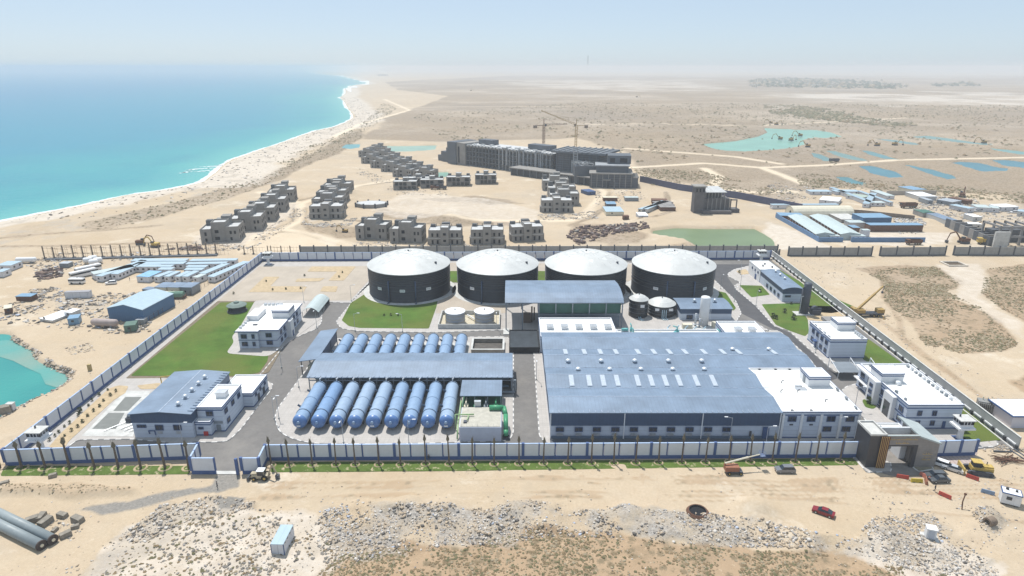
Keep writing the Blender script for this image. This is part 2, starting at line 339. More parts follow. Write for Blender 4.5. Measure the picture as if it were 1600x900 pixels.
# right outside field
for a,sd_ in (([(1336,418),(1400,414),(1462,417),(1490,432),(1502,443),(1478,455),(1490,467),(1530,480),(1560,500),(1585,530),(1590,541),(1560,549),(1500,552),(1445,538),(1430,520),(1408,492),(1382,470),(1380,440),(1350,425)],12),([(1541,420),(1600,414),(1680,414),(1700,520),(1600,503),(1560,480),(1533,458),(1548,446)],13),([(1580,595),(1600,585),(1640,580),(1640,640),(1590,610)],14)):
    scrub=mx(scrub,region(a,1.5,3,9,sd_))
white=mx(white,region([(1460,412),(1530,412),(1540,430),(1548,448),(1530,462),(1560,485),(1600,505),(1600,530),(1570,512),(1530,485),(1490,465),(1500,445),(1480,428)],2,2,9,15)*.6)
white=mx(white,region([(1285,425),(1325,425),(1330,440),(1290,440)],2,2,9,15)*.3)
for a in ([(1378,440),(1385,470),(1405,500),(1410,530),(1440,555),(1500,595)],[(1400,484),(1440,475),(1490,470)],[(1355,485),(1400,520),(1480,580),(1540,625)]): scrub=mx(scrub,line(a,1.2,1)*.7)
# beach and dunes
white=mx(white,sm(-seaD,0,1)*(1-sm(-seaD+(fbm(x,y,30,3,4)-.5)*26,np.where(y<520,20,42),np.where(y<520,32,70)))*.9)
scrub=mx(scrub,region([(118,352),(220,326),(300,309),(360,290),(410,277),(450,258),(500,232),(540,210),(565,200),(570,212),(530,240),(470,262),(440,280),(400,296),(330,318),(250,340),(160,362)],3,6,20,16)*.8)
scrub=mx(scrub,region([(0,372),(40,352),(110,345),(100,358),(30,376)],3,3,12,16)*.4)
# villa site: pale excavated patches and piles
for a,k in (([(580,325),(640,300),(700,305),(745,312),(800,318),(845,330),(840,345),(700,345),(610,340)],.55),([(490,300),(560,270),(560,240),(600,262),(640,290),(600,300),(540,305)],.2),([(300,380),(320,350),(400,350),(450,310),(470,320),(440,350),(380,385)],.7),([(470,350),(500,345),(480,320),(478,360),(540,375),(520,390)],.5),([(1200,345),(1245,360),(1300,385),(1290,392),(1220,390),(1195,360)],.8),([(1300,355),(1500,365),(1490,378),(1400,384),(1310,380)],.7)):
    white=mx(white,region(a,3,4,12,17)*k)
for a in ([(480,352),(540,350),(600,358),(590,372),(520,372)],[(590,325),(690,338),(760,345),(840,345),(800,352),(690,352),(600,342)],[(640,312),(740,305),(820,318),(760,320),(690,316)],[(950,380),(1040,385),(1130,370),(1110,392),(960,395)],[(890,348),(960,352),(1020,365),(1000,382),(900,378)]): scrub=mx(scrub,region(a,3,6,10,18)*(.55+.45*fbm(x,y,5,3,19)))
for a,wd in (([(405,300),(470,318),(468,345),(440,358),(400,368),(382,392),(420,396),(560,390),(700,389),(900,392)],3.2),([(440,358),(480,365),(560,385),(700,388)],3),([(470,318),(560,290),(620,280)],3),([(900,275),(945,300),(915,335),(890,345),(700,345)],3)): track=mx(track,line(a,wd,2)*.8); 
for a in ([(408,369),(388,381),(385,389),(402,396),(420,399),(560,393)],[(463,318),(461,345),(436,357),(398,368),(378,384),(385,396)],[(486,366),(560,385),(640,389),(720,389)],[(475,325),(474,345),(490,366),(540,380)],[(560,300),(500,306),(468,313)],[(640,281),(600,286),(560,291)],[(905,282),(938,300),(934,318),(908,338)],[(950,300),(952,318),(925,340),(890,352)],[(440,362),(470,363),(500,372)],[(560,345),(640,352),(700,350),(800,350),(850,346)],[(1040,300),(1050,330),(1000,345)],[(0,385),(120,384),(240,379),(330,378)],[(0,372),(60,366),(160,360),(250,352)],[(900,390),(1000,386),(1100,392)]): scrub=mx(scrub,line(a,2.1,1.6))
track=mx(track,region([(408,371),(395,386),(410,393),(500,390),(540,387),(480,368),(450,361)],2,1,8,44)*.5)
# far desert plain
far=region([(560,218),(590,200),(600,185),(640,172),(700,150),(620,140),(600,128),(800,118),(1900,118),(1900,300),(1600,330),(1560,305),(1400,300),(1340,292),(1245,298),(1240,330),(1150,300),(1060,285),(990,262),(985,240),(900,215),(700,222)],8,12,60,20)
scrub=mx(scrub,far*(.85+.15*sm(fbm(x,y,160,4,21),.35,.6)))
for a,k in (([(1215,150),(1320,146),(1450,148),(1480,158),(1400,168),(1300,162),(1240,168)],.9),([(1480,143),(1620,143),(1620,165),(1520,160),(1485,155)],.9),([(790,125),(1100,125),(1160,140),(1000,145),(850,140)],.7),([(1320,162),(1420,163),(1480,172),(1380,176)],.8),([(1060,118),(1600,116),(1600,122),(1060,122)],.4),([(780,150),(990,146),(1010,154),(880,160)],.35)):
    white=mx(white,region(a,90,260,420,22)*k*(.35+.65*sm(fbm(x,y,120,4,77),.38,.6)))
for a in ([(985,262),(1100,255),(1190,262),(1290,258),(1400,250),(1600,246)],[(620,168),(700,167),(900,166)],[(980,232),(1060,238),(1150,245),(1220,256)],[(1100,263),(1125,277),(1112,293),(1170,300),(1240,303)],[(1190,262),(1225,275),(1255,287)],[(910,192),(1180,196),(1270,192),(1420,184)],[(520,215),(560,195),(640,172),(600,155)]): track=mx(track,line(a,4.5,2.5))
dunefield=region([(900,190),(1100,180),(1200,190),(1190,205),(1090,222),(980,215),(900,205)],20,15,60,23)
dark=mx(dark,region([(1190,160),(1280,165),(1340,180),(1450,195),(1400,200),(1300,190),(1200,178)],20,20,60,24)*.25)
# sand cleared ground for the camps
clear=region([(-60,395),(60,380),(380,384),(395,405),(180,530),(60,515),(-60,500)],3,3,10,25); grey=mx(grey,clear*.12)
grey=mx(grey,region([(75,470),(110,462),(165,470),(170,482),(110,486)],2,2,9,25)*.6)
grey=mx(grey,region([(1380,318),(1600,318),(1640,350),(1560,345),(1480,352),(1420,330)],3,3,12,26)*.45)
# relief
z+=rough*((fbm(x,y,6.5,5,30)-.42)*3.4)
z+=berm*1.0+dunefield*(fbm(x,y,40,3,31)-.5)*10
z+=scrub*(fbm(x,y,3,3,33)-.5)*.35
MOUNDS=[((700,345),9,4,14,4),((640,317),9,3,12,3),((745,315),8,3,14,2.2),((555,303),6,4,10,3),((1010,345),6,3,9,2.2),((1110,283),4,3,7,1),((1230,302),12,5,12,2.5),((1560,697),7,4,4,1.6),((1180,795),5,3,4,2.4),((640,785),4,3,3,1.6),((690,792),4,3,4,1.5),((505,335),5,4,8,1),((1465,345),5,3,8,1)]
for (pp,_,_,s_,h) in MOUNDS:
    cx,cy=P(*pp); d2=((x-cx)/s_)**2+((y-cy)/(s_*.8))**2; z+=h*np.exp(-d2)*(.7+.6*fbm(x,y,4,3,35))
z*=1-sm(incomp,-3,-.5)
z=np.where(incomp>-.5,-.03,z)
far_k=sm(r,1500,5000); z=z+far_k*(fbm(x,y,1500,3,40)-.5)*14
# water basins
def basin(z,sd_,slope,dep): return np.where(sd_>-8,np.minimum(z,np.where(sd_>0,-np.minimum(sd_*slope,dep),z*sm(-sd_,0,8))),z)
seaW=seaD+(fbm(x,y,22,3,50)-.5)*5*sm(r,0,400)
z=np.where(seaW>-12,np.where(seaW>0,-np.minimum(.55+seaW*.12,4),z*sm(-seaW,0,12)-.55*(1-sm(-seaW,0,9))),z)
def pit(z,poly,seed,wob=2.5,dep=3.2):
    x0,y0=np.min(poly,0)-15; x1,y1=np.max(poly,0)+15; m=(x>x0)&(x<x1)&(y>y0)&(y<y1)
    if m.any():
        d=sdist(x[m],y[m],poly)+(fbm(x[m],y[m],11,3,seed)-.5)*wob; zz=z[m]
        z[m]=np.where(d>-1,np.minimum(zz,-np.clip((d+1)*.9,0,dep)),zz)
    return z
z=pit(z,LAGOON,51,3)
for i,(n,p,c) in enumerate(PONDS): z=pit(z,PP(p),52+i,min(4,2+i*.3),3.4 if i!=0 else 4)
HOLEC=P(1090,800); d=np.hypot(x-HOLEC[0],y-HOLEC[1]); 
wetb=np.clip(np.exp(-np.abs(lagD)/2.5),0,1); dark=mx(dark,wetb*.25*(lagD<3))
shore=np.clip(1-np.abs(seaW)/5,0,1)
grey=mx(grey,np.clip(sm(fbm(x,y,12,4,60),.52,.66)*sm(-seaD,2,10)*(1-sm(-seaD,60,90)),0,1)*.55)
ZG=z.reshape(sh).copy()
def gz(px_,py_):
    px_=np.asarray(px_,float); py_=np.asarray(py_,float); th=np.degrees(np.arctan2(px_,py_)); rr_=np.log(np.hypot(px_,py_)/58)/math.log(1.0062); i_=np.clip(np.round(rr_).astype(int),0,nr-1); j_=np.clip(np.round((th+56)/.17).astype(int),0,na-1); return ZG[i_,j_]
me,u=gridmesh('ground',X,Y,z.reshape(sh),na,nr)
colattr(me,'m1',np.stack([scrub,white,grey],1)); colattr(me,'m2',np.stack([track,dark,rough],1))
ground=bpy.data.objects.new('ground',me); COL.objects.link(ground); struct(ground)
# ground material
m=bpy.data.materials.new('desert_ground'); m.use_nodes=True; n=m.node_tree; N=n.nodes; L=n.links; b=N['Principled BSDF']; b.inputs['Roughness'].default_value=.95; b.inputs['Specular IOR Level'].default_value=.1
geo=N.new('ShaderNodeNewGeometry')
def noise(s,det=5,ro=.6):
    q=N.new('ShaderNodeTexNoise'); q.inputs['Scale'].default_value=s; q.inputs['Detail'].default_value=det; q.inputs['Roughness'].default_value=ro; L.new(geo.outputs['Position'],q.inputs['Vector']); return q.outputs[0]
def attr(nm):
    q=N.new('ShaderNodeAttribute'); q.attribute_name=nm; s=N.new('ShaderNodeSeparateColor'); L.new(q.outputs['Color'],s.inputs[0]); return s.outputs
def mth(op,a,b_=None,clamp=False):
    q=N.new('ShaderNodeMath'); q.operation=op; q.use_clamp=clamp
    for i,v in enumerate((a,b_)):
        if v is None: continue
        if isinstance(v,(int,float)): q.inputs[i].default_value=v
        else: L.new(v,q.inputs[i])
    return q.outputs[0]
def mixc(f,a,b_,mode='MIX'):
    q=N.new('ShaderNodeMix'); q.data_type='RGBA'; q.blend_type=mode
    if isinstance(f,(int,float)): q.inputs[0].default_value=f
    else: L.new(f,q.inputs[0])
    for i,v in ((6,a),(7,b_)):
        if isinstance(v,tuple): q.inputs[i].default_value=(*v,1)
        else: L.new(v,q.inputs[i])
    return q.outputs[2]
def ramp(v,a,b_,lo=0,hi=1):
    q=N.new('ShaderNodeMapRange'); q.inputs[1].default_value=a; q.inputs[2].default_value=b_; q.inputs[3].default_value=lo; q.inputs[4].default_value=hi; L.new(v,q.inputs[0]); return q.outputs[0]
def edge(mask,nz,k=.5,sharp=.18):   # breaks a soft mask up with noise
    s=mth('ADD',mask,mth('MULTIPLY',mth('SUBTRACT',nz,.5),k)); return ramp(s,.5-sharp,.5+sharp)
a1=attr('m1'); a2=attr('m2')
nF=noise(1.6,6,.7); nM=noise(.22,6,.65); nL=noise(.035,6,.6); nX=noise(.004,6,.6); nV=noise(.7,3,.8)
sand=mixc(ramp(nL,.35,.65),(.49,.395,.275),(.55,.46,.345)); sand=mixc(ramp(nM,.3,.7,0,.45),sand,(.46,.35,.235)); sand=mixc(ramp(nX,.4,.7,0,.5),sand,(.58,.48,.355))
sand=mixc(ramp(nF,.25,.75,.0,1.0),mixc(1.0,sand,(.80,.785,.77),'MULTIPLY'),sand)
vor=N.new('ShaderNodeTexVoronoi'); vor.inputs['Scale'].default_value=.42; vor.inputs['Randomness'].default_value=1; L.new(geo.outputs['Position'],vor.inputs['Vector'])
vorS=N.new('ShaderNodeTexVoronoi'); vorS.inputs['Scale'].default_value=.11; L.new(geo.outputs['Position'],vorS.inputs['Vector'])
soil=mixc(ramp(nM,.3,.7),(.27,.205,.14),(.37,.29,.205)); soil=mixc(ramp(nL,.35,.65,0,.6),soil,(.30,.245,.18)); soil=mixc(ramp(nX,.4,.65,0,.5),soil,(.25,.205,.165))
spots=ramp(mth('ADD',vor.outputs['Distance'],mth('MULTIPLY',mth('SUBTRACT',nF,.5),1.0)),.22,.42,1,0)
spots2=ramp(mth('ADD',vorS.outputs['Distance'],mth('MULTIPLY',mth('SUBTRACT',nV,.5),1.2)),.15,.4,1,0)
sxyz=N.new('ShaderNodeSeparateXYZ'); L.new(geo.outputs['Position'],sxyz.inputs[0]); soil=mixc(ramp(sxyz.outputs[1],130,420,.65,0),soil,(.41,.285,.175)); soil=mixc(ramp(noise(.0025,6,.7),.48,.62,0,.45),soil,(.56,.48,.39)); soil=mixc(ramp(noise(.0011,5,.65),.5,.62,0,.45),soil,(.235,.205,.18))
soil=mixc(mth('MULTIPLY',spots,.75),soil,(.17,.14,.09)); soil=mixc(mth('MULTIPLY',spots2,.35),soil,(.22,.17,.11))
bright=ramp(nV,.6,.75); soil=mixc(mth('MULTIPLY',bright,.45),soil,(.62,.51,.37))
wht=mixc(ramp(nM,.3,.7),(.50,.44,.37),(.62,.565,.495)); wht=mixc(ramp(nF,.5,.75,0,.4),wht,(.45,.40,.34))
gry=mixc(ramp(nF,.35,.65),(.22,.20,.18),(.46,.43,.39)); gry=mixc(ramp(nM,.35,.6,0,.75),gry,(.42,.345,.25))
sand=mixc(ramp(noise(.09,6,.75),.52,.72,0,.5),sand,(.40,.325,.235)); sand=mixc(ramp(noise(.016,6,.75),.48,.64,0,.7),sand,(.40,.335,.255)); sand=mixc(ramp(noise(.05,6,.8),.56,.66,0,.5),sand,(.36,.29,.21)); sand=mixc(ramp(noise(.028,6,.75),.57,.7,0,.6),sand,(.66,.60,.50)); sand=mixc(ramp(noise(.35,5,.8),.6,.75,0,.4),sand,(.66,.58,.46))
c=mixc(edge(a1[0],nF,.7,.3),sand,soil)
c=mixc(mth('MULTIPLY',edge(a1[1],mth('ADD',mth('MULTIPLY',nM,.6),mth('MULTIPLY',nF,.4)),1.3,.35),.8),c,wht)
c=mixc(edge(a1[2],nF,.9,.3),c,gry)
c=mixc(mth('MULTIPLY',a2[0],.75),c,(.72,.61,.46))
c=mixc(edge(a2[1],nM,.6,.3),c,mixc(ramp(nF,.3,.7),(.17,.16,.145),(.30,.28,.25)))
L.new(c,b.inputs['Base Color'])
bp=N.new('ShaderNodeBump'); bp.inputs['Distance'].default_value=.35; bp.inputs['Strength'].default_value=1
hh=mth('ADD',mth('MULTIPLY',nF,.35),mth('MULTIPLY',nM,.9)); L.new(mth('MULTIPLY',hh,mth('ADD',mth('MULTIPLY',a2[2],1.5),mth('ADD',mth('MULTIPLY',a1[0],.8),.25))),bp.inputs['Height']); L.new(bp.outputs[0],b.inputs['Normal'])
ground.data.materials.append(m)
# ---- sea
Xs,Ys,ns,ms=polar(-75,4,.5,90,29500,1.02); xs,ys=Xs.ravel(),Ys.ravel(); sdd=sdist(xs,ys,COAST)
keep=(sdd>-14)&(xs<P(600,125)[0]*.0+1e9)
me,u=gridmesh('sea',Xs,Ys,np.full(Xs.shape,-.8),ns,ms,keep.reshape(Xs.shape))
colattr(me,'depth',np.stack([np.clip(sdd[u]/1400,0,1),np.clip(sdd[u]/60,0,1),np.clip(sdd[u]/10,0,1)],1))
sea=bpy.data.objects.new('sea',me); COL.objects.link(sea); struct(sea)
m=bpy.data.materials.new('sea_water'); m.use_nodes=True; n=m.node_tree; N=n.nodes; L=n.links; b=N['Principled BSDF']; b.inputs['Roughness'].default_value=.32; b.inputs['Specular IOR Level'].default_value=.22
geo=N.new('ShaderNodeNewGeometry'); a=attr('depth')
n1=noise(.05,6,.7); n2=noise(.0022,5,.6); n3=noise(.012,5,.6)
d1=mth('ADD',a[0],mth('MULTIPLY',mth('SUBTRACT',n2,.5),.45),True)
c=mixc(ramp(d1,0,.16),(.028,.29,.30),(.012,.215,.30)); c=mixc(ramp(d1,.16,.8),c,(.010,.165,.29))
c=mixc(ramp(n3,.45,.7,0,.35),c,(.010,.165,.25))
c=mixc(ramp(a[1],0,1,.7,0),c,(.12,.42,.37))
fo=ramp(mth('ADD',a[2],mth('MULTIPLY',mth('SUBTRACT',n1,.5),.9)),.50,.62,1,0)
c=mixc(fo,c,(.80,.84,.84))
cap=ramp(noise(.13,3,.9),.79,.82); c=mixc(mth('MULTIPLY',cap,.6),c,(.7,.8,.8))
L.new(c,b.inputs['Base Color'])
bp=N.new('ShaderNodeBump'); bp.inputs['Distance'].default_value=1.6; bp.inputs['Strength'].default_value=.7; L.new(noise(.14,6,.72),bp.inputs['Height']); L.new(bp.outputs[0],b.inputs['Normal'])
sea.data.materials.append(m)
# breakers off the point
bw=MB()
for (px,py,ln) in ((322,262,26),(332,259,30),(318,266,16),(345,257,10),(300,264,8),(290,268,6)):
    cx,cy=P(px,py)
    for k in range(9):
        t=(k-4)/4.; xx=cx+t*ln/2; yy=cy+t*5+random.uniform(-2,2); rr=1.6*(1-abs(t))+.5
        bw.prism([(xx+rr*1.6*random.uniform(.6,1.2)*math.cos(q),yy+rr*random.uniform(.5,1.1)*math.sin(q)) for q in [i*PI/4 for i in range(8)]],-.75,-.62)
stuff(tag(bw.build('breaking_waves',mat('sea_foam',(.82,.86,.86),.9)),'white foam of a wave breaking off the rocky point of the beach','surf'))
# ---- ponds
def pondmat(name,c,c2):
    m=bpy.data.materials.new(name); m.use_nodes=True; n_=m.node_tree; bb=n_.nodes['Principled BSDF']; bb.inputs['Roughness'].default_value=.35; bb.inputs['Specular IOR Level'].default_value=.12
    g=n_.nodes.new('ShaderNodeNewGeometry'); q=n_.nodes.new('ShaderNodeTexNoise'); q.inputs['Scale'].default_value=.035; q.inputs['Detail'].default_value=5; n_.links.new(g.outputs['Position'],q.inputs['Vector'])
    r_=n_.nodes.new('ShaderNodeMapRange'); r_.inputs[1].default_value=.35; r_.inputs[2].default_value=.65; n_.links.new(q.outputs[0],r_.inputs[0])
    x_=n_.nodes.new('ShaderNodeMix'); x_.data_type='RGBA'; x_.inputs[6].default_value=(*c,1); x_.inputs[7].default_value=(*c2,1); n_.links.new(r_.outputs[0],x_.inputs[0]); n_.links.new(x_.outputs[2],bb.inputs['Base Color'])
    bp_=n_.nodes.new('ShaderNodeBump'); bp_.inputs['Distance'].default_value=.15; bp_.inputs['Strength'].default_value=.4; q2=n_.nodes.new('ShaderNodeTexNoise'); q2.inputs['Scale'].default_value=.8; n_.links.new(g.outputs['Position'],q2.inputs['Vector']); n_.links.new(q2.outputs[0],bp_.inputs['Height']); n_.links.new(bp_.outputs[0],bb.inputs['Normal'])
    return m
def water(name,poly,m,z=-1.1,grow=6):
    c=np.mean(poly,0); s=MB(); pts=[tuple(np.array(p)+(np.array(p)-c)/max(1,np.linalg.norm(np.array(p)-c))*grow) for p in poly]
    s.v=[(a_,b_,z) for a_,b_ in pts]; s.f=[tuple(range(len(pts)))]
    o=s.build(name,m); struct(o); return o
water('lagoon',LAGOON,pondmat('lagoon_water',(.025,.21,.21),(.04,.26,.24)),-1.0,3)
SHAL=[(30,529),(56,545),(60,562),(72,568),(90,574),(104,580),(106,590),(90,602),(70,596),(62,580),(40,570),(20,560),(-20,548),(-20,530),(10,528)]
water('lagoon_shallows',PP(SHAL),pondmat('lagoon_shallow_water',(.21,.29,.24),(.10,.30,.27)),-.93,.1)
PMC={}
for nme,p,c in PONDS:
    if c not in PMC: PMC[c]=pondmat(nme+'_water',c,tuple(k*1.15 for k in c))
    water(nme,PP(p),PMC[c],-1.2 if nme!='green_pond' else -1.5,3)
# ---- haze: one closed box of air round the camera and everything
hz=MB(); hz.box(-34000,34000,-500,30000,-6,112); haze=stuff(hz.build('haze',mat('tmp',(1,1,1))))
hm=bpy.data.materials.new('haze_air'); hm.use_nodes=True; nn=hm.node_tree; nn.nodes.remove(nn.nodes['Principled BSDF'])
pv=nn.nodes.new('ShaderNodeVolumePrincipled'); pv.inputs['Density'].default_value=HAZE_D; pv.inputs['Color'].default_value=(*HAZE_C,1); pv.inputs['Anisotropy'].default_value=0.0
nn.links.new(pv.outputs[0],nn.nodes['Material Output'].inputs['Volume']); haze.data.materials.clear(); haze.data.materials.append(hm)
tag(haze,'dusty sea haze that fades the far plain and horizon','haze')
# ================================================================ COMPOUND GROUND
def sheet(name,poly,z,m,world=False):
    p=poly if world else PP(poly); s=MB(); s.v=[(a,b_,z) for a,b_ in p]; s.f=[tuple(range(len(p)))]
    a=sum(p[i][0]*p[(i+1)%len(p)][1]-p[(i+1)%len(p)][0]*p[i][1] for i in range(len(p)))
    if a<0: s.f=[s.f[0][::-1]]
    return struct(s.build(name,m))
def rnd(p,rad=2.5,n=4):
    """round the corners of a world polygon"""
    out=[];N_=len(p)
    for i in range(N_):
        a=Vector(p[i-1]);b_=Vector(p[i]);c_=Vector(p[(i+1)%N_]); u1=(a-b_);u2=(c_-b_); r1=min(rad,u1.length*.45,u2.length*.45)
        if u1.length<1e-3 or u2.length<1e-3: continue
        s0=b_+u1.normalized()*r1; s1=b_+u2.normalized()*r1
        for k in range(n+1):
            t=k/n; out.append(tuple((s0*(1-t)**2)+(b_*2*t*(1-t))+(s1*t*t)))
    return out
def shrink(p,d):
    a=sum(p[i][0]*p[(i+1)%len(p)][1]-p[(i+1)%len(p)][0]*p[i][1] for i in range(len(p))); sg=1 if a>0 else -1
    out=[];n=len(p)
    for i in range(n):
        e1=Vector(p[i])-Vector(p[i-1]); e2=Vector(p[(i+1)%n])-Vector(p[i]); 
        if e1.length<1e-6 or e2.length<1e-6: out.append(p[i]); continue
        n1=Vector((-e1.y,e1.x)).normalized()*sg; n2=Vector((-e2.y,e2.x)).normalized()*sg; m_=(n1+n2)
        m_=m_/max(.5,m_.length_squared/2) if m_.length>1e-3 else n1
        out.append((p[i][0]+m_.x*d,p[i][1]+m_.y*d))
    return out
# asphalt
m=mat('worn_asphalt',(.155,.148,.142),.9,var=.12,scale=.5,bump=.02); n=m.node_tree; N=n.nodes; L=n.links; b=N['Principled BSDF']
geo=N.new('ShaderNodeNewGeometry'); src=b.inputs['Base Color'].links[0].from_socket
st=noise(.06,6,.7); st2=noise(.9,4,.7)
L.new(mixc(ramp(st,.5,.68,0,.55),mixc(ramp(st2,.3,.75,0,.3),src,(.24,.23,.215)),(.25,.235,.215)),b.inputs['Base Color']); ROADM=m
DARKR=mat('newer_dark_asphalt',(.085,.085,.09),.9,var=.15,scale=.3,bump=.02)
sheet('road',[(14,723),(52,700),(410,409),(1203,405),(1585,697),(1530,702),(1445,712),(1420,716),(1340,716),(835,716),(415,716),(372,738),(337,738),(313,714)],.02,ROADM)
sheet('newer_road',[(1100,413),(1176,413),(1145,425),(1136,432),(1150,452),(1180,477),(1210,510),(1234,520),(1312,590),(1285,600),(1270,580),(1217,519),(1177,499),(1159,490),(1150,470),(1126,447),(1113,434)],.026,DARKR)
def island(name,poly,m=PAVE,h=.14,kerb=True,world=False,rad=2.5,kd=True):
    p=poly if world else PP(poly); p=rnd(p,rad)
    q=shrink(p,.3) if kerb else p
    s=MB(); s.prism(q,-.02,h); o=struct(s.build(name,m))
    if kerb:
        # kerb units: alternate light and grey lengths round the edge
        k=MB(); n_=len(p); acc=0
        a=sum(p[i][0]*p[(i+1)%n_][1]-p[(i+1)%n_][0]*p[i][1] for i in range(n_)); sg=1 if a>0 else -1
        for i in range(n_):
            A=Vector(p[i]);B=Vector(p[(i+1)%n_]); ln=(B-A).length
            if ln<.05: continue
            d=(B-A)/ln; nrm=Vector((-d.y,d.x))*sg*.31; t=0
            while t<ln:
                t2=min(ln,t+1.5); k.cur=0 if (int((acc+t)/1.5)%2==0 or not kd) else 1
                a0=A+d*t;a1=A+d*t2; k.prism([tuple(a0),tuple(a1),tuple(a1+nrm),tuple(a0+nrm)],-.02,h+.012); t=t2
            acc+=ln
        struct(k.build('kerb',[KERBM,KERBD]))
    return o
# left block with lawn, gardens, pump house yard
island('pavement',[(15,722),(40,703),(408,410),(600,408),(594,430),(547,474),(505,472),(504,482),(503,504),(495,514),(455,531),(444,541),(410,583),(402,590),(428,600),(424,610),(400,640),(378,670),(357,690),(330,692),(300,691),(285,700),(268,699),(262,692),(207,687),(121,688),(103,702),(60,722)],rad=1.5)
# far block: tanks, lawns, court
island('pavement',[(612,407),(1112,412),(1113,434),(1126,447),(1150,470),(1159,490),(1150,504),(1177,502),(1205,519),(835,519),(797,519),(790,516),(680,520),(560,518),(533,514),(524,503),(536,489),(560,458),(600,418)],h=.14,rad=2)
# vessel block
island('pavement',[(518,529),(795,526),(803,538),(803,677),(796,689),(719,692),(600,695),(490,694),(457,687),(436,676),(428,655),(432,640),(476,580),(500,545)],rad=3.5)
# hall block
island('pavement',[(832,533),(842,528),(1217,516),(1265,560),(1325,640),(1336,668),(1336,690),(860,697),(842,684)],rad=2.5)
# right blocks
island('pavement',[(1176,414),(1200,412),(1355,541),(1358,563),(1313,585),(1300,578),(1267,549),(1232,517),(1210,511),(1180,478),(1150,453),(1146,446),(1157,442),(1139,433),(1136,428),(1147,421)],rad=2)
island('pavement',[(1380,562),(1560,690),(1560,698),(1445,706),(1392,706),(1364,669),(1342,647),(1317,623),(1314,610),(1323,603),(1350,597)],rad=2)
def lawn(px,world=False,h=.2,name='lawn',mt=None):
    p=px if world else PP(px); s=MB(); s.prism(rnd(p,.8),.0,h); o=s.build(name,mt or LAWN); struct(o); return o
m=mat('lawn_grass',(.095,.17,.032),.95,var=.3,scale=.12,bump=0,spec=.1); LAWN=m; n=m.node_tree; N=n.nodes; L=n.links; b=N['Principled BSDF']; geo=N.new('ShaderNodeNewGeometry'); src=b.inputs['Base Color'].links[0].from_socket
L.new(mixc(ramp(noise(3.,5,.75),.35,.75,0,.55),mixc(ramp(noise(.045,4,.6),.42,.62,0,.6),src,(.16,.165,.045)),(.045,.085,.02)),b.inputs['Base Color'])
bp=N.new('ShaderNodeBump'); bp.inputs['Distance'].default_value=.12; L.new(noise(5,4,.8),bp.inputs['Height']); L.new(bp.outputs[0],b.inputs['Normal'])
m=mat('patchy_lawn_grass',(.10,.15,.035),.95,var=.3,scale=.3,spec=.1); PLAWN=m; n=m.node_tree; N=n.nodes; L=n.links; b=N['Principled BSDF']; geo=N.new('ShaderNodeNewGeometry'); src=b.inputs['Base Color'].links[0].from_socket
L.new(mixc(ramp(noise(.55,6,.75),.56,.66),mixc(ramp(noise(3.,5,.75),.35,.75,0,.5),src,(.05,.085,.02)),(.50,.42,.29)),b.inputs['Base Color'])
m=mat('garden_soil',(.46,.36,.23),.95,var=.2,scale=.6,bump=.05); SOIL=m
LIPS=mat('brown_lawn_border_soil',(.19,.155,.11),.95,var=.25,scale=.7)
lawn([(196,592),(341,470),(480,471),(470,500),(440,540),(419,552),(357,552),(360,540),(378,520),(374,510),(398,473),(465,473),(479,473),(476,485)][:3]+[(476,488),(455,520)]+[(420,582),(405,587),(376,590)],h=.15,mt=LIPS)
lawn([(204,588),(345,473),(478,472),(470,490),(420,552),(418,565),(405,583),(376,588)],h=.2)
island('pavement',[(353,553),(366,535),(362,527),(375,512),(399,470),(474,470),(510,478),(500,500),(444,541),(420,558)],h=.24,kerb=False)
lawn([(548,474),(567,462),(600,440),(690,440),(682,480),(670,514),(562,513),(545,510),(534,501)],h=.2)
lawn([(700,424),(722,424),(722,442),(700,442)]); lawn([(838,424),(858,424),(858,440),(838,440)])
lawn([(1120,455),(1134,458),(1150,482),(1146,486),(1128,480),(1120,470)]); 
lawn([(1155,446),(1190,447),(1203,461),(1174,465)]); lawn([(1190,476),(1250,474),(1256,490),(1262,500),(1264,520),(1258,526),(1232,517),(1212,508)])
lawn([(1200,412),(1218,422),(1270,452),(1340,482),(1300,490),(1268,488),(1258,470),(1222,440)]); lawn([(1352,528),(1362,534),(1430,583),(1420,588),(1370,574),(1348,562)])
lawn([(1490,640),(1500,632),(1566,688),(1500,694)])
lawn([(1347,627),(1350,624),(1370,636),(1364,640),(1352,637)])
lawn([(1150,424),(1165,421),(1172,428),(1158,430)],mt=SOIL)
lawn([(1255,478),(1330,480),(1352,500),(1350,512),(1300,505),(1262,500)],mt=SOIL)
lawn([(596,410),(602,440),(640,440),(1118,440),(1100,414)],h=.17,mt=PAVER)
lawn([(690,450),(722,445),(790,470),(792,480),(790,490),(680,490)],h=.18,mt=PAVER)
# sandy paved court with flower beds
sheet('paved_court',[(340,471),(405,417),(586,416),(575,440),(547,470)],.17,PAVER)
BEDS=[[(388,457),(414,433),(437,433),(422,448),(480,448),(474,457)],[(480,425),(487,417),(556,417),(537,439),(513,439),(527,425)],[(500,456),(505,448),(528,448),(525,457)],[(461,441),(465,436),(508,435),(500,440)]]
for bd in BEDS: lawn(bd,mt=SOIL,h=.25,name='flower_bed')
lawn([(76,700),(95,678),(170,608),(185,603),(201,604),(196,615),(178,626),(108,690),(100,702)],mt=SOIL,h=.22,name='planted_bed')
lawn([(214,603),(250,599),(253,608),(220,609)],mt=SOIL,h=.22,name='planted_bed')
# light yard slab with grey grates by the pump house
sheet('yard_slab',[(128,682),(196,611),(235,612),(208,683)],.18,CONCL)
GRAT=mat('grey_grating',(.20,.21,.20),.8,var=.15,kind='tiles',per=.8,wid=.15,dark=.75)
sheet('yard_grating',[(144,671),(170,646),(195,646),(181,671)],.2,GRAT); sheet('yard_grating',[(177,643),(196,621),(222,621),(200,643)],.2,GRAT)
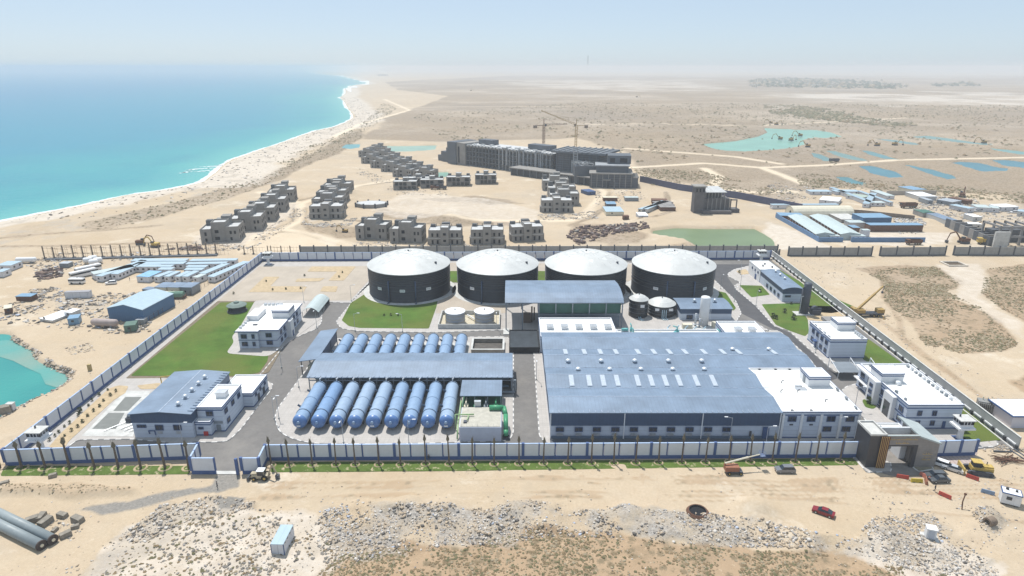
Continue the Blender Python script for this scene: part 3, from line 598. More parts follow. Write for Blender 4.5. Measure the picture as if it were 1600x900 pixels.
# outside the front wall: grass strip and gate aprons
lawn([(8,728),(298,728),(296,741),(0,744)],mt=PLAWN,h=.05,name='grass_strip'); lawn([(425,722),(700,721),(1000,719),(1333,716),(1343,727),(1000,732),(700,736),(422,738)],mt=PLAWN,h=.05,name='grass_strip')
sheet('concrete_apron',[(337,736),(372,736),(374,741),(336,741)],.05,CONCL)
sheet('entrance_drive',[(1352,705),(1412,705),(1430,728),(1448,742),(1400,745),(1370,738)],.04,mat('dusty_asphalt',(.24,.22,.20),.95,var=.2,scale=.5))
island('entrance_pavement',[(1331,713),(1352,716),(1392,722),(1394,733),(1392,738),(1354,739),(1346,730)],m=PAVE,rad=.6); island('entrance_pavement',[(1418,722),(1446,716),(1460,734),(1436,738),(1428,733)],m=mat('planter_gravel',(.28,.25,.18),.95,var=.3,scale=3),rad=.6,kd=False)
sheet('striped_pavement',[(1460,713),(1528,707),(1512,727),(1478,730)],.04,mat('striped_paving',(.44,.36,.33),.9,var=.1,kind='ribX',per=1.0,wid=.35,dark=.8))
# low concrete kerb round the lawns next to right wall
# ================================================================ BOUNDARY WALLS
WP=mat('white_wall_panel',(.62,.64,.68),.85,var=.07,scale=.6); WB=mat('navy_blue_wall_paint',(.07,.12,.27),.6,var=.12,scale=.7); WCOP=mat('pale_blue_wall_coping',(.36,.46,.62),.6)
def wall_run(label,A,B,h=4.3,step=3.85,name='boundary_wall',double=4,group=None,start_pier=True,th=.3):
    A=Vector(A);B=Vector(B); ln=(B-A).length; d=(B-A)/ln; ang=math.atan2(d.y,d.x); n_=max(1,round(ln/step)); st=ln/n_
    t=T(name,label,'wall',(A.x,A.y,0),ang,group,local=True)
    # local x runs along the wall, outer face -y
    pl=MB(); pl.box(0,ln,-th/2-.08,th/2+.08,-.2,.95); pl.build('plinth',WB,t)
    cp=MB(); cp.box(0,ln,-th/2-.06,th/2+.06,h,h+.16); cp.build('coping',WCOP,t)
    pn=MB(); pn.box(.3,st-.12,-th/2,th/2,.95,h); 
    pa=MB(); pa.box(-.14,.14,-th/2-.1,th/2+.1,.95,h+.18); pb=MB(); pb.box(-.34,.34,-th/2-.14,th/2+.14,.95,h+.3)
    panel0=pn.build('panel',WP,t); p0=pa.build('pier',WB,t); p1=pb.build('pier',WB,t); p0.location=(st,0,0)
    big=[0]; 
    for i in range(n_):
        if i>0:
            c_=panel0.copy(); COL.objects.link(c_); c_.parent=t; c_.location=(i*st,0,0)
    for i in range(2,n_+1):
        c_=(p1 if (i%double==0 or i==n_) else p0).copy(); COL.objects.link(c_); c_.parent=t; c_.location=(i*st,0,0)
    return t
wall_run('long white panelled wall with blue piers down the left side of the plant',P(410,408),P(12,725),step=5.0)
wall_run('white panelled front wall between the left corner and the side gate',P(10,727),P(313,716.5))
wall_run('short oblique wall return on the left of the open side gate',P(313,716.5),P(301,739.5),step=3.5)
wall_run('single front wall bay with blue plinth left of the open side gate',P(301,740),P(338,740),step=8)
wall_run('single front wall bay with blue piers just right of the open side gate',P(380,740),P(407,740),step=8)
wall_run('short oblique wall return on the right of the open side gate, behind the backhoe',P(407,740),P(417,719),step=4)
wall_run('long white panelled front wall with blue piers between the side gate and the entrance gatehouse',P(417,719),P(1338,714),step=4.0)
wall_run('short white panelled wall to the right of the gatehouse, behind the parked cars',P(1447,713),P(1522,711),step=4.6,double=1)
wall_run('long back wall of white panels behind the sandy court and the tanks',P(1203,405),P(410,408),step=4.6)
gp=MB(); gp.box(-.3,.3,-.3,.3,0,4.4); g_=gp.build('gate_post',WB); g_.location=(*P(372,741),0); tag(g_,'lone blue gate post standing in the open side gateway','post')
# right-hand wall: grey, with low white railings in front of it
t=T('boundary_wall','long plain grey wall down the right side of the plant, low white bays inside','wall',(*P(1590,703),0)); 
A=Vector(P(1590,703)); B=Vector(P(1205,402)); d=(B-A).normalized(); nr_=Vector((-d.y,d.x)); ln=(B-A).length; ang=math.atan2(d.y,d.x); t.rotation_euler=(0,0,ang); OFF[t.name]=(0,0,0)
s=MB(); s.box(0,ln,-.15,.15,-.2,3.6); s.build('wall_panels',CONCY,t); s=MB(); s.box(0,ln,-.22,.22,3.6,3.7); s.build('coping',CONCL,t)
s=MB(); s.box(0,ln,1.0,1.3,0,.35); s.build('kerb',KERBM,t)
nb=40; st=ln/nb
ra=MB(); ra.box(.7,st-.7,.16,.45,1.0,1.35); rb=MB(); rb.box(-.25,.25,.3,.75,0,1.3)
r0=ra.build('white_band',WHITEP,t); r1=rb.build('dark_post',ROOMD,t)
for i in range(1,nb):
    for q in (r0,r1):
        c_=q.copy(); COL.objects.link(c_); c_.parent=t; c_.location=(i*st,0,0)
# grey precast walls outside: behind the plant and to the right
def grey_wall(label,A,B,h=4.6,step=3.2,m=CONCM):
    A=Vector(A);B=Vector(B); ln=(B-A).length; d=(B-A)/ln; t=T('precast_wall',label,'wall',(A.x,A.y,0),math.atan2(d.y,d.x),local=True)
    s=MB(); s.box(0,ln,-.12,.12,-.2,h); s.build('wall_panels',m,t); s=MB(); s.box(0,ln,-.3,.3,-.2,.5); s.build('plinth',CONCD,t)
    n_=max(2,int(ln/7)); 
    pr=None
    for i in range(n_+1):
        if pr is None: q=MB(); q.box(-.3,.3,-.28,.28,0,h+.7); pr=q.build('column_stub',CONCD,t); continue
        c_=pr.copy(); COL.objects.link(c_); c_.parent=t; c_.location=(i*ln/n_,0,0)
    return t
grey_wall('long dark grey precast wall standing behind the back wall and the white tank domes',P(470,397),P(1214,396),4.2)
grey_wall('grey precast wall section right of the corner tower, in front of the blue roofed barracks',P(1231,400),P(1361,400))
grey_wall('grey precast wall section in the middle, between two gaps in the wall',P(1374,400),P(1476,399))
grey_wall('grey precast wall section running out of the picture on the right',P(1489,399),P(1700,400))
grey_wall('low stretch of precast wall between the plant corner and the first gap',P(1206,400),P(1217,400),3)
# ================================================================ PLANT BUILDINGS (world metres, walls square to the plant)
def ring(s,x0,x1,y0,y1,z0,z1,t=.3):
    s.box(x0,x1,y0,y0+t,z0,z1); s.box(x0,x1,y1-t,y1,z0,z1); s.box(x0,x0+t,y0+t,y1-t,z0,z1); s.box(x1-t,x1,y0+t,y1-t,z0,z1); return s
def flat(t,x0,x1,y0,y1,h,par=.7,wm=None,trim=True,z0=.0,roofm=None,name='walls'):
    s=MB(); s.box(x0,x1,y0,y1,z0,h); wl=s.build(name,wm or WALLC,t)
    s=MB(); s.box(x0+.3,x1-.3,y0+.3,y1-.3,h+.005,h+.06); rf=s.build('roof',roofm or WHITE,t)
    s=MB(); ring(s,x0-.05,x1+.05,y0-.05,y1+.05,h,h+par,.35); s.build('parapet',PARA,rf)
    if trim:
        s=MB(); ring(s,x0-.12,x1+.12,y0-.12,y1+.12,h+par-.28,h+par+.01,.1); ring(s,x0-.06,x1+.06,y0-.06,y1+.06,h-.75,h-.45,.08); s.build('trim',NAVY,t)
        if z0<.5: s=MB(); ring(s,x0-.08,x1+.08,y0-.08,y1+.08,0,.45,.1); s.build('plinth',NAVY,t)
    return wl,rf
def hood(t,x,y,z,r=.75):   # roof ventilator
    s=MB(); s.lathe([(0.01,0),(r*.55,0),(r*.55,.45),(r,.45),(r,.8),(r*.6,1.1),(.01,1.15)],(x,y,z),14); o=s.build('roof_ventilator',VENT,t,True); 
    s=MB(); s.box(x-r*1.3,x+r*1.3,y-r*1.0,y+r*1.0,z-.06,z+.06); s.build('flashing',SEAM,o); return o
def prof_roof(t,ax,lo,hi,a0,a1,prof,m,th=.18,name='roof'):
    """extrude a roof profile [(pos,z)...] ; ax='x' means profile runs over y and is swept along x from a0 to a1"""
    s=MB(); n=len(prof)
    if ax=='x': P3=lambda a,p,z:(a,p,z)
    else: P3=lambda a,p,z:(p,a,z)
    top=[P3(a0,p,z) for p,z in prof]+[P3(a1,p,z) for p,z in prof]; bot=[(q[0],q[1],q[2]-th) for q in top]
    F=[]
    for i in range(n-1):
        F+= [(i,i+1,n+i+1,n+i),(2*n+i,3*n+i,3*n+i+1,2*n+i+1)]
    F+=[(0,n,3*n,2*n),(n-1,3*n-1,4*n-1,2*n-1)]
    for i in range(n-1): F+=[(i,2*n+i,2*n+i+1,i+1),(n+i,n+i+1,3*n+i+1,3*n+i)]
    s.add(top+bot,F); return s.build(name,m,t)
def gable_end(s,ax,a,p0,p1,z0,prof,th=.2):
    """wall under a roof profile"""
    n=len(prof)
    v=[]
    for aa in (a,a+th):
        for p,z in [(p0,z0),(p1,z0)]+[(p,z-.19) for p,z in prof[::-1]]:
            v.append((aa,p,z) if ax=='x' else (p,aa,z))
    k=n+2; s.add(v,[tuple(range(k)),tuple(range(k,2*k))[::-1]]+[(i,(i+1)%k,k+(i+1)%k,k+i) for i in range(k)])
def arc(p0,p1,z0,rise,n=8): return [(p0+(p1-p0)*i/n,z0+rise*(1-(2*i/n-1)**2)) for i in range(n+1)]
# ---- main process hall -------------------------------------------------------------
HX0,HX1,HX2=10.0,70.2,91.0; HY=[147.0,160.5,173.3,186.7,200.4]
t=T('process_hall','huge low hall under blue-grey corrugated roofs with rows of skylight strips and ventilators','industrial hall',(40,172,0))
s=MB(); s.box(HX0+.3,HX1,HY[0]+.3,HY[2],0,7.7); s.box(HX0+.3,HX2-.2,HY[2],HY[4]-.3,0,7.7); s.build('walls',WALLC,t)
s=MB(); 
for x0,x1 in ((10.05,29.3),(29.5,49.7),(49.9,70.1)): s.box(x0,x1,146.9,147.28,4.1,7.75)
s.box(9.95,10.28,147.3,200.1,4.1,7.75); s.build('dark_cladding_band',DBLUE,t)
s=MB(); s.box(10.0,70.2,147.05,147.28,0,.9); s.build('plinth',mat('slate_blue_plinth',(.12,.17,.24),.7),t)
s=MB(); s.box(10,70.2,143.9,146.8,.0,.3); s.build('step_slab',CONCD,t)
rprof=[]
for i in range(4):
    a,b_=HY[i],HY[i+1]; q=[(a,8.0),((a+b_)/2-.3,9.0),((a+b_)/2+.3,9.0),(b_,8.0)]
    x1=(HX1+.3) if i<2 else HX2
    ro=prof_roof(t,'x',0,0,HX0-.25,x1,[(p+(.0 if j else -.25 if i==0 else .02),z) for j,(p,z) in enumerate(q)],BROOF)
    mid=(a+b_)/2
    s=MB(); s.box(HX0-.2,x1,mid-.16,mid+.16,8.995,9.06); s.build('ridge_flashing',SEAM,ro)
    g=MB(); gable_end(g,'x',HX0+.02,a,b_,7.6,q,.25); gable_end(g,'x',x1-.55,a,b_,7.6,q,.25); g.build('gable_wall',DBLUE,ro)
    if i<3:
        s=MB(); xx=HX0
        while xx<x1-1: s.box(xx,xx+random.choice((1.2,2.2,3.2)),b_-.1,b_+.1,8.0,8.1); xx+=random.choice((3,4,6))
        s.build('gutter',SEAM,ro)
# pale sealant marks along the front eave
s=MB()
for k in range(38): xx=HX0+.6+k*1.6; s.box(xx,xx+.12,146.72,147.5+random.random()*.7,8.05+.0,8.16+.06)
s.build('eave_clips',SEAM,t)
for y0,y1,xs_ in ((161.2,166.3,[16.3,21.3,25.3,29.3,35.1,39.0,43.0,46.9,51.8,56.7]),(180.6,185.9,[16.1,22.0,27.0,31.9,38.8,43.8,48.7,53.6,59.5,65.4,70.3,81.2])):
    for k,xx in enumerate(xs_):
        v=[]; up=y0<170
        za,zb=(8.0+1.0*(y0-160.5)/6.1,8.0+1.0*(y1-160.5)/6.1) if up else (8.0+1.0*(186.7-y0)/6.4,8.0+1.0*(186.7-y1)/6.4)
        s=MB(); s.add([(xx,y0,za+.0),(xx+1.3,y0,za),(xx+1.3,y1,zb),(xx,y1,zb),(xx,y0,za+.22),(xx+1.3,y0,za+.22),(xx+1.3,y1,zb+.22),(xx,y1,zb+.22)],[(0,3,2,1),(4,5,6,7),(0,1,5,4),(1,2,6,5),(2,3,7,6),(3,0,4,7)])
        s.build('skylight',SKYL,t)
for xx in (19.5,28.8,38,47.4,56.7): hood(t,xx,170.6,8.3)
for xx in (17.0,27.0,37.2,47.4,57.5): hood(t,xx,176.2,8.35)
for xx in (69.8,81.3): hood(t,xx,185.2,8.1)
for i,px in enumerate((875,904.6,933,962,991,1021,1049,1078,1107,1136)):
    xx=P(px,672,3)[0]; window(t,xx,147.05,2.9,1.9,1.1,mull=1)
    s=MB(); s.box(xx-.8,xx+.8,147.0,147.04,.95,1.7); s.build('louvre',GALV,t)
s=MB(); s.box(66.0,67.6,146.85,147.1,0,3.6); s.build('door',NAVY,t); 
s=MB(); s.box(62.6,63.1,146.9,147.1,1.0,2.4); s.build('control_box',DSTEEL,t)
for xx in (10.1,29.4,49.8,70.1): s=MB(); s.bar((xx,146.8,.2),(xx,146.75,7.8),.14,6); s.build('downpipe',WSTEEL,t)
# flat white office end on the right of the hall
t=T('flat_roofed_annex','pale annex with broad white flat roof on the right end of the hall','annex',(80,160,0))
flat(t,70.6,91.3,147.4,173.1,7.6,.45)
for xx in (73.4,78.4,83.6,88.6): window(t,xx,147.36,5.9,2.0,1.4)
for xx in (83.0,88.0): window(t,xx,147.36,2.9,2.0,1.3)
for xx in (73.4,78.6): s=MB(); s.box(xx-.45,xx+.45,147.2,147.38,4.0,4.35); s.build('wall_light',DSTEEL,t)
s=MB()
for xx in (71.0,75.9,81.0,86.0,90.9): s.box(xx-.3,xx+.3,147.05,147.39,0,7.3)
s.build('pilasters',WHITEP,t)
a=T('stair_tower','small white stair tower box standing on the white annex roof beside the hall','roof tower',(86,164,7.6))
flat(a,83.6,89.6,161.8,167.6,10.6,.25,z0=7.66,wm=WHITEP); s=MB(); s.box(83.4,83.6,164,165.2,7.7,9.8); s.build('door',STEEL,a)
for i,(xx,yy) in enumerate(((77,164),(74.6,158.5),(79.3,158.5),(84.5,153.2))):
    s=MB(); s.bar((xx,yy,7.65),(xx,yy,8.4),.12); s.bar((xx,yy,8.4),(xx+.5,yy-.2,8.6),.14); s.build('roof_vent_pipe',DSTEEL,t)
for xx in (73.8,78.6,82.8,88.5): s=MB(); s.box(xx-.3,xx+.3,172.3,172.9,7.66,8.0); s.build('roof_outlet',DSTEEL,t)
for xx in (73.6,78.6): s=MB(); s.box(xx-.3,xx+.3,148.1,148.7,7.66,7.95); s.build('roof_outlet',DSTEEL,t)
s=MB(); s.box(79.5,82.6,159.6,161.4,7.67,7.8); s.box(80,82,161.8,162.4,7.67,7.9); s.build('roof_hatch',GALV,t)
s=MB(); s.box(90.6,90.9,149,150,7.9,8.3); s.box(90.5,90.9,154,155,7.9,8.4); s.box(90.5,90.9,159,160,7.9,8.4); s.build('air_conditioner',STEEL,t)
# ---- annexes behind the hall ---------------------------------------------------------
t=T('flat_roofed_annex','long white flat roofed annex behind the hall with five square roof cowls','annex',(22,212,0))
flat(t,9.8,36.3,200.9,218.4,5.6,.6)
for k in range(5):
    xx=13.4+k*5.1; s=MB(); s.box(xx-1,xx+1,208.2,210.2,5.7,6.7); c_=s.build('roof_cowl',WSTEEL,t); s=MB(); s.box(xx-1.25,xx+1.25,207.9,210.5,6.7,7.0); s.build('cowl_cap',GALV,c_)
t=T('flat_roofed_annex','short white flat roofed annex behind the hall with two square cowls','annex',(82,212,0))
flat(t,74.0,88.0,201.0,215.5,5.4,.6)
for xx in (79.2,84.0): s=MB(); s.box(xx-1,xx+1,206.0,208.2,5.5,6.5); c_=s.build('roof_cowl',WSTEEL,t); s=MB(); s.box(xx-1.25,xx+1.25,205.7,208.5,6.5,6.8); s.build('cowl_cap',GALV,c_)
t=T('equipment_basin','low white concrete basin crowded with chambers between the hall and the black tanks','basin',(55,206,0))
s=MB(); s.box(37.2,73.2,201,211.5,0,3.9); s.build('basin_block',WHITEP,t); s=MB(); ring(s,37.2,73.2,201,211.5,3.9,4.5,.3); s.build('rim',PARA,t)
for xx in (42.5,47,51.6): s=MB(); s.box(xx-.7,xx+.7,205,206.6,3.95,5.6); s.build('chamber',CREAM,t)
s=MB(); s.box(57.5,66,203,209,3.95,4.3); s.build('cover_slab',CONCL,t)
def machine(label,x,y,z,m,sx=1,rz=0):
    t=T('pump_set',label,'pump',(x,y,z),rz,local=True)
    s=MB(); s.box(-2.2*sx,2.2*sx,-.7,.7,0,.3); s.build('base_frame',GALV,t)
    s=MB(); s.lathe([(.01,-2.1*sx),(.5,-2.1*sx),(.55,-.3),(.5,.2*sx),(.01,.2*sx)],(0,0,1.0),12,'x'); s.build('motor',m,t,True)
    s=MB(); s.lathe([(.01,-.35),(.8,-.3),(.8,.3),(.01,.35)],(1.2*sx,0,1.0),14,'x'); s.tube([(1.2*sx,0,1.6),(1.2*sx,0,2.6),(1.2*sx,1.6,2.6)],.22,8); s.build('pump_casing',m,t,True)
    return t
machine('teal pump and motor set at the left end of the white basin',40.8,208.8,4.5,TEAL)
machine('second teal pump set lying behind the first at the left of the basin',41.2,206.0,4.0,TEAL,.9,.1)
machine('teal pump set tilted across the middle of the white basin',57.2,206.8,4.2,TEAL,1.1,.9)
machine('teal pump set at the right end of the white basin, next to the short annex',71.0,204.5,4.0,TEAL,.9,.3)
# pale pipe racks
t=T('pipe_rack','low rack of pale blue and white pipes between the basin and the silo','pipework',(66,218,0))
s=MB()
for k in range(5): s.tube([(58+k*3.2,212,1.0),(58+k*3.2,221-k*.4,1.0),(59+k*3.2,221-k*.4,2.2)],.22,6)
for yy in (213.5,215.5,217.3): s.tube([(56,yy,1.6),(73,yy,1.6)],.16,6)
s.build('pipes',mat('pale_blue_pipe',(.45,.60,.68),.4),t); s=MB(); 
for k in range(6): s.box(56.5+k*3,56.8+k*3,212.6,218,0,1.4)
s.build('rack_posts',GALV,t)
t=T('process_unit','cluster of thin steel columns, boxes and pipes at the foot of the white silo','process unit',(70,224,0))
s=MB(); s.bar((69.5,225,0),(69.5,225,5.2),.45,8); s.bar((70.8,224,0),(70.8,224,3.6),.35,8); s.tube([(67.0,223.5,1.4),(71.8,223.5,1.4),(71.8,225,3)],.18); s.build('columns',GALV,t,True)
s=MB(); s.box(64,67.5,221.5,223.5,0,2.0); s.box(75.5,78.5,222.8,224.6,0,2.2); s.build('skids',CREAM,t)
s=MB(); s.box(63,80,220.4,226.2,.0,.2); s.build('slab',CONCL,t)
# ---- silo
t=T('white_silo','tall slim white cylindrical silo standing in front of the small blue hall','silo',(72.8,226.0,0))
s=MB(); s.lathe([(.01,0),(1.75,0),(1.75,11.2),(1.6,11.5),(.01,11.8)],(72.8,226.0,0),28); s.build('shell',WHITEP,t,True)
s=MB(); 
for k in range(24): s.bar((74.4,224.9,k*.45+.4),(74.9,224.9,k*.45+.4),.03,4)
s.bar((74.4,224.9,0),(74.4,224.9,11.2),.05,4); s.bar((74.9,224.9,0),(74.9,224.9,11.2),.05,4); s.build('ladder',WSTEEL,t)
# ---- metal sheds with dark band
def band_shed(label,x0,x1,y0,y1,h,rise,ax,name='metal_shed',band=.45,eave=.25,wins=(),vents=(),cat='shed',vr=.6):
    t=T(name,label,cat,((x0+x1)/2,(y0+y1)/2,0))
    s=MB(); s.box(x0,x1,y0,y1,0,h*(1-band)); s.build('walls',WALLC,t)
    s=MB(); s.box(x0+.02,x1-.02,y0+.02,y1-.02,h*(1-band),h-.2); s.build('dark_cladding_band',DBLUE,t)
    if ax=='x': pr=arc(y0-eave,y1+eave,h,rise*.6); g0,g1=x0,x1
    else: pr=arc(x0-eave,x1+eave,h,rise); g0,g1=y0,y1
    ro=prof_roof(t,ax,0,0,g0-eave,g1+eave,pr,BROOF if ax=='x' else BROOFY)
    g=MB(); gable_end(g,ax,g0,*( (y0,y1) if ax=='x' else (x0,x1)),h-.22,pr); gable_end(g,ax,g1-.2,*((y0,y1) if ax=='x' else (x0,x1)),h-.22,pr); g.build('gable_wall',DBLUE,ro)
    for w_ in wins: window(t,*w_)
    for v in vents: hood(t,v[0],v[1],v[2],vr)
    return t
t=band_shed('small blue-grey hall with three roof ventilators behind the white silo',65.3,85.2,231.4,243.5,4.7,1.0,'x',wins=[(69,231.35,1.3,2.2,1.5)],vents=[(72,237,5.6),(76.6,237,5.6),(80,237,5.6)])
# NE building: white flat part and blue roofed part
t=T('long_service_building','long narrow building in the far right corner, half white and half blue roofed','building',(117,271,0))
s=MB(); s.box(112.8,121.5,277.2,291.5,0,5.8); s.build('rear_walls',WHITEP,t); s=MB(); ring(s,112.7,121.6,277.1,291.6,5.8,6.3,.3); s.build('parapet',PARA,t); s=MB(); s.box(113,121.3,277.4,291.3,5.8,5.9); s.build('flat_roof',WHITE,t)
s=MB(); s.box(113.0,121.3,251.6,277.1,0,3.6); s.build('front_walls',WALLC,t); s=MB(); s.box(113.0,121.3,251.55,277.0,3.6,5.5); s.build('dark_cladding_band',DBLUE,t)
pr=arc(112.7,121.6,5.7,.9); ro=prof_roof(t,'y',0,0,251.2,277.0,pr,BROOFY); g=MB(); gable_end(g,'y',251.5,113,121.3,5.4,pr); g.build('gable_wall',DBLUE,ro)
for yy in (262,267,272): hood(t,117.6,yy,6.5,.6)
for k in range(4): window(t,112.95,255.5+k*4.2,1.7,1.5,1.5,'-x')
for k in range(3): window(t,112.75,279.5+k*3.6,4.2,.9,.9,'-x',0)
window(t,115.2,251.5,2.6,2.2,.7,'-y',2)
s=MB(); s.box(112.55,112.8,281.2,282.6,0,2.6); s.build('door',NAVY,t)
for (xx,yy) in ((116,283),(118,286),(119.5,281)): s=MB(); s.lathe([(.01,0),(.3,0),(.3,.6),(.5,.6),(.5,.8),(.01,.9)],(xx,yy,5.9),10); s.build('roof_vent',DSTEEL,t,True)
# dark scrubber columns with stand
t=T('scrubber_column','tall dark grey scrubber column with side duct on a small plinth near the right wall','column',(116.2,238,0))
s=MB(); s.lathe([(.01,.2),(1.5,.2),(1.5,12.5),(1.2,13.0),(.01,13.1)],(116.4,238,0),22); s.build('shell',mat('dark_slate_shell',(.075,.085,.11),.5,var=.2),t,True)
s=MB(); s.bar((114.4,237.6,0),(114.4,237.6,10.6),.32,8); s.tube([(114.4,237.6,10.6),(115.3,237.8,12)],.3,8); s.build('riser_pipe',DSTEEL,t,True)
s=MB(); s.box(112.5,119.5,235.6,240,0,.35); s.build('plinth',CONCL,t)
s=MB(); s.box(118.5,122.0,236,239,.35,2.2); s.tube([(118,237,2.6),(122.4,237,2.6),(122.4,237,.4)],.35,8); s.lathe([(.01,-.6),(1.3,-.6),(1.3,.6),(.01,.6)],(120.2,237.5,2.3),16,'y'); s.build('fan_unit',DSTEEL,t)
s=MB(); s.tube([(113.8,236.4,.3),(113.8,236.4,8),(114.6,236.4,8)],.08); s.build('thin_pipe',WSTEEL,t)
s=MB(); s.box(120.2,126.0,226.5,231.5,.2,1.5); s.build('pit_wall',CONC,t)
# ---- right middle two-storey block
t=T('two_storey_block','two-storey pale blue service block with white flat roof and roof room, behind the carports','building',(112.5,204,0))
flat(t,106.6,118.8,196.6,212.4,6.6,.5)
for yy in (199,202.3,205.6,208.9):
    if yy!=205.6: window(t,106.55,yy,1.9,1.5,1.5,'-x')
    window(t,106.55,yy,4.9,1.5,1.5,'-x')
s=MB(); s.box(106.2,106.6,205,206.3,0,2.6); s.box(105.2,106.6,204.5,206.8,2.6,2.8); s.build('door',NAVY,t)
s=MB(); s.box(105.2,106.6,203.5,207.8,0,.3); s.build('step',CONCL,t)
for yy in (199,202.3,205.6,208.9): s=MB(); s.box(106.9,107.3,yy-.7,yy+.7,6.7,7.3); s.build('air_conditioner',STEEL,t)
for k in range(4): s=MB(); s.box(117.3,118.2,198.2+k*1.2,199.0+k*1.2,6.7,7.6); s.build('air_conditioner',GALV,t)
a=T('roof_room','white roof room standing on the two-storey service block behind the carports','roof tower',(116,209,6.6)); flat(a,112.8,119.0,205.2,210.6,9.4,.2,z0=6.67,wm=WHITEP)
# ---- right lower L-shaped admin building
t=T('administration_building','two-storey pale blue office building with big white flat roof beside the entrance gate','building',(113,163,0))
flat(t,106.3,121.2,152.0,177.2,7.0,.5)
for xx in (109.8,113.8): window(t,xx,151.95,4.9,1.0,1.3); window(t,xx,151.95,1.9,1.0,1.3)
s=MB(); s.box(116.6,117.4,151.8,152.1,.2,2.4); s.build('door',NAVY,t)
s=MB(); ring(s,106.2,121.3,151.9,177.3,3.3,3.6,.12); s.build('floor_band',NAVY,t)
for yy in (154.5,163.5,166.0,170.6,174.6):
    for zz in (1.9,4.9): window(t,106.25,yy,zz,1.7,1.6,'-x')
s=MB(); s.box(105.2,106.3,157.0,161.6,0,6.9); po=s.build('portal',WHITEP,t); s=MB(); s.box(105.15,105.2,157.9,160.7,.1,4.6); s.build('door',GLASS,po)
s=MB(); s.box(104.6,106.3,165.0,168.8,0,7.4); s.build('stair_bay',WHITEP,t)
for zz in (1.6,3.6,5.6): window(t,104.55,166.9,zz,1.3,1.0,'-x')
s=MB(); s.box(104.9,106.3,169.0,177.0,3.2,3.5); s.box(104.9,106.3,169.0,177.0,6.8,7.3); s.build('balcony',PARA,t)
for k in range(11):
    yy=155+k*2.0; s=MB(); s.box(119.6,120.2,yy,yy+.8,7.1,7.6+.2*(k%2)); s.build('air_conditioner',STEEL if k%3 else GALV,t)
for k in range(4): s=MB(); s.box(108.5+k*1.6,109.3+k*1.6,175.6,176.2,7.1,7.8); s.build('air_conditioner',STEEL,t)
s=MB(); s.box(107.2,107.7,155,155.6,7.1,7.7); s.box(107,107.6,159,159.8,7.1,7.8); s.build('roof_outlet',STEEL,t)
a=T('roof_room','white roof room on the left edge of the office building beside the gate','roof tower',(109,169,7)); flat(a,106.2,112.6,165.4,171.2,9.8,.2,z0=7.07,wm=WHITEP); s=MB(); s.lathe([(.01,0),(.7,0),(.7,1),(.01,1.2)],(110.5,164.2,7.1),12); s.build('water_tank',WSTEEL,a,True)
# gate lodge
t=T('gate_lodge','tiny white lodge with open flat roof right behind the gatehouse','lodge',(99,146.5,0)); flat(t,95.6,102.8,143.8,149.2,3.2,.4)
s=MB(); s.bar((99,144.6,3.3),(99,144.6,5),.06); s.bar((96.8,147,3.3),(96.8,147,4.0),.3,8); s.build('aerial',STEEL,t)
window(t,95.55,146.5,1.8,1.6,1.2,'-x')
# ---- watch towers
def watch_tower(label,x,y,z=3.6):
    t=T('watch_tower',label,'watchtower',(x,y,0))
    s=MB(); s.lathe([(1.0,0),(.75,.4),(.65,z)],(x,y,0),16); s.build('pedestal',PARA,t,True); s=MB(); s.box(x-1.5,x+1.5,y-1.3,y+1.3,0,.2); s.build('base',NAVY,t)
    s=MB(); s.prism([(x-2.2,y-2.0),(x+2.2,y-2.0),(x+2.2,y+2.0),(x-2.2,y+2.0)],z,z+.5); s.build('floor',PARA,t)
    s=MB(); s.box(x-1.7,x+1.7,y-1.5,y+1.5,z+.5,z+1.3); cb=s.build('cabin_wall',WHITEP,t)
    s=MB(); s.box(x-1.6,x+1.6,y-1.4,y+1.4,z+1.3,z+2.4); s.build('cabin_glass',GLASS,cb)
    s=MB()
    for i in range(5): s.box(x-1.72+i*.83,x-1.6+i*.83,y-1.52,y-1.4,z+1.3,z+2.4); s.box(x-1.72+i*.83,x-1.6+i*.83,y+1.4,y+1.52,z+1.3,z+2.4)
    for i in range(4): s.box(x-1.72,x-1.6,y-1.52+i*.97,y-1.4+i*.97,z+1.3,z+2.4); s.box(x+1.6,x+1.72,y-1.52+i*.97,y-1.4+i*.97,z+1.3,z+2.4)
    s.build('cabin_posts',WHITEP,cb)
    s=MB(); s.box(x-2.0,x+2.0,y-1.8,y+1.8,z+2.4,z+2.65); s.build('roof',CONCL,t); s=MB(); s.box(x-.9,x-.6,y+.5,y+.8,z+2.65,z+3.3); s.build('floodlight',DSTEEL,t)
    return t
watch_tower('white watchtower on a pedestal beside the office building, behind the short front wall',118.5,147.3)
watch_tower('white watchtower inside the front left corner of the plant wall',-120.5,141.6)
watch_tower('white watchtower in the far left corner of the plant, by the sandy court',-121.4,305.5)
watch_tower('white watchtower in the far right corner of the plant beside the back wall',125.5,309.5)
# ---- left administration building
t=T('administration_building','two-storey pale office building with white roof standing in the green lawn on the left','building',(-88,217,0))
s=MB(); s.prism([(-95,204.4),(-88.2,204.4),(-88.2,205.6),(-81.6,205.6),(-81.6,231),(-95,231)],0,6.6); s.build('walls',WALLC,t)
s=MB(); s.prism([(-95.6,203.6),(-87.7,203.6),(-87.7,204.9),(-81,204.9),(-81,231.4),(-95.6,231.4)],6.6,6.85); rf=s.build('roof',PARA,t)
s=MB(); s.prism([(-95.2,204.0),(-88.0,204.0),(-88.0,205.3),(-81.4,205.3),(-81.4,231.0),(-95.2,231.0)],6.86,6.92); s.build('roof_membrane',WHITE,rf)
s=MB()
for pts in (((-95.75,203.45),(-87.6,203.45)),((-87.6,204.75),(-80.85,204.75))): s.box(pts[0][0],pts[1][0],pts[0][1],pts[0][1]+.14,6.55,6.95)
s.box(-80.98,-80.85,204.75,231.4,6.55,6.95); s.box(-87.62,-87.48,203.45,204.8,6.55,6.95); s.build('trim',NAVY,t)
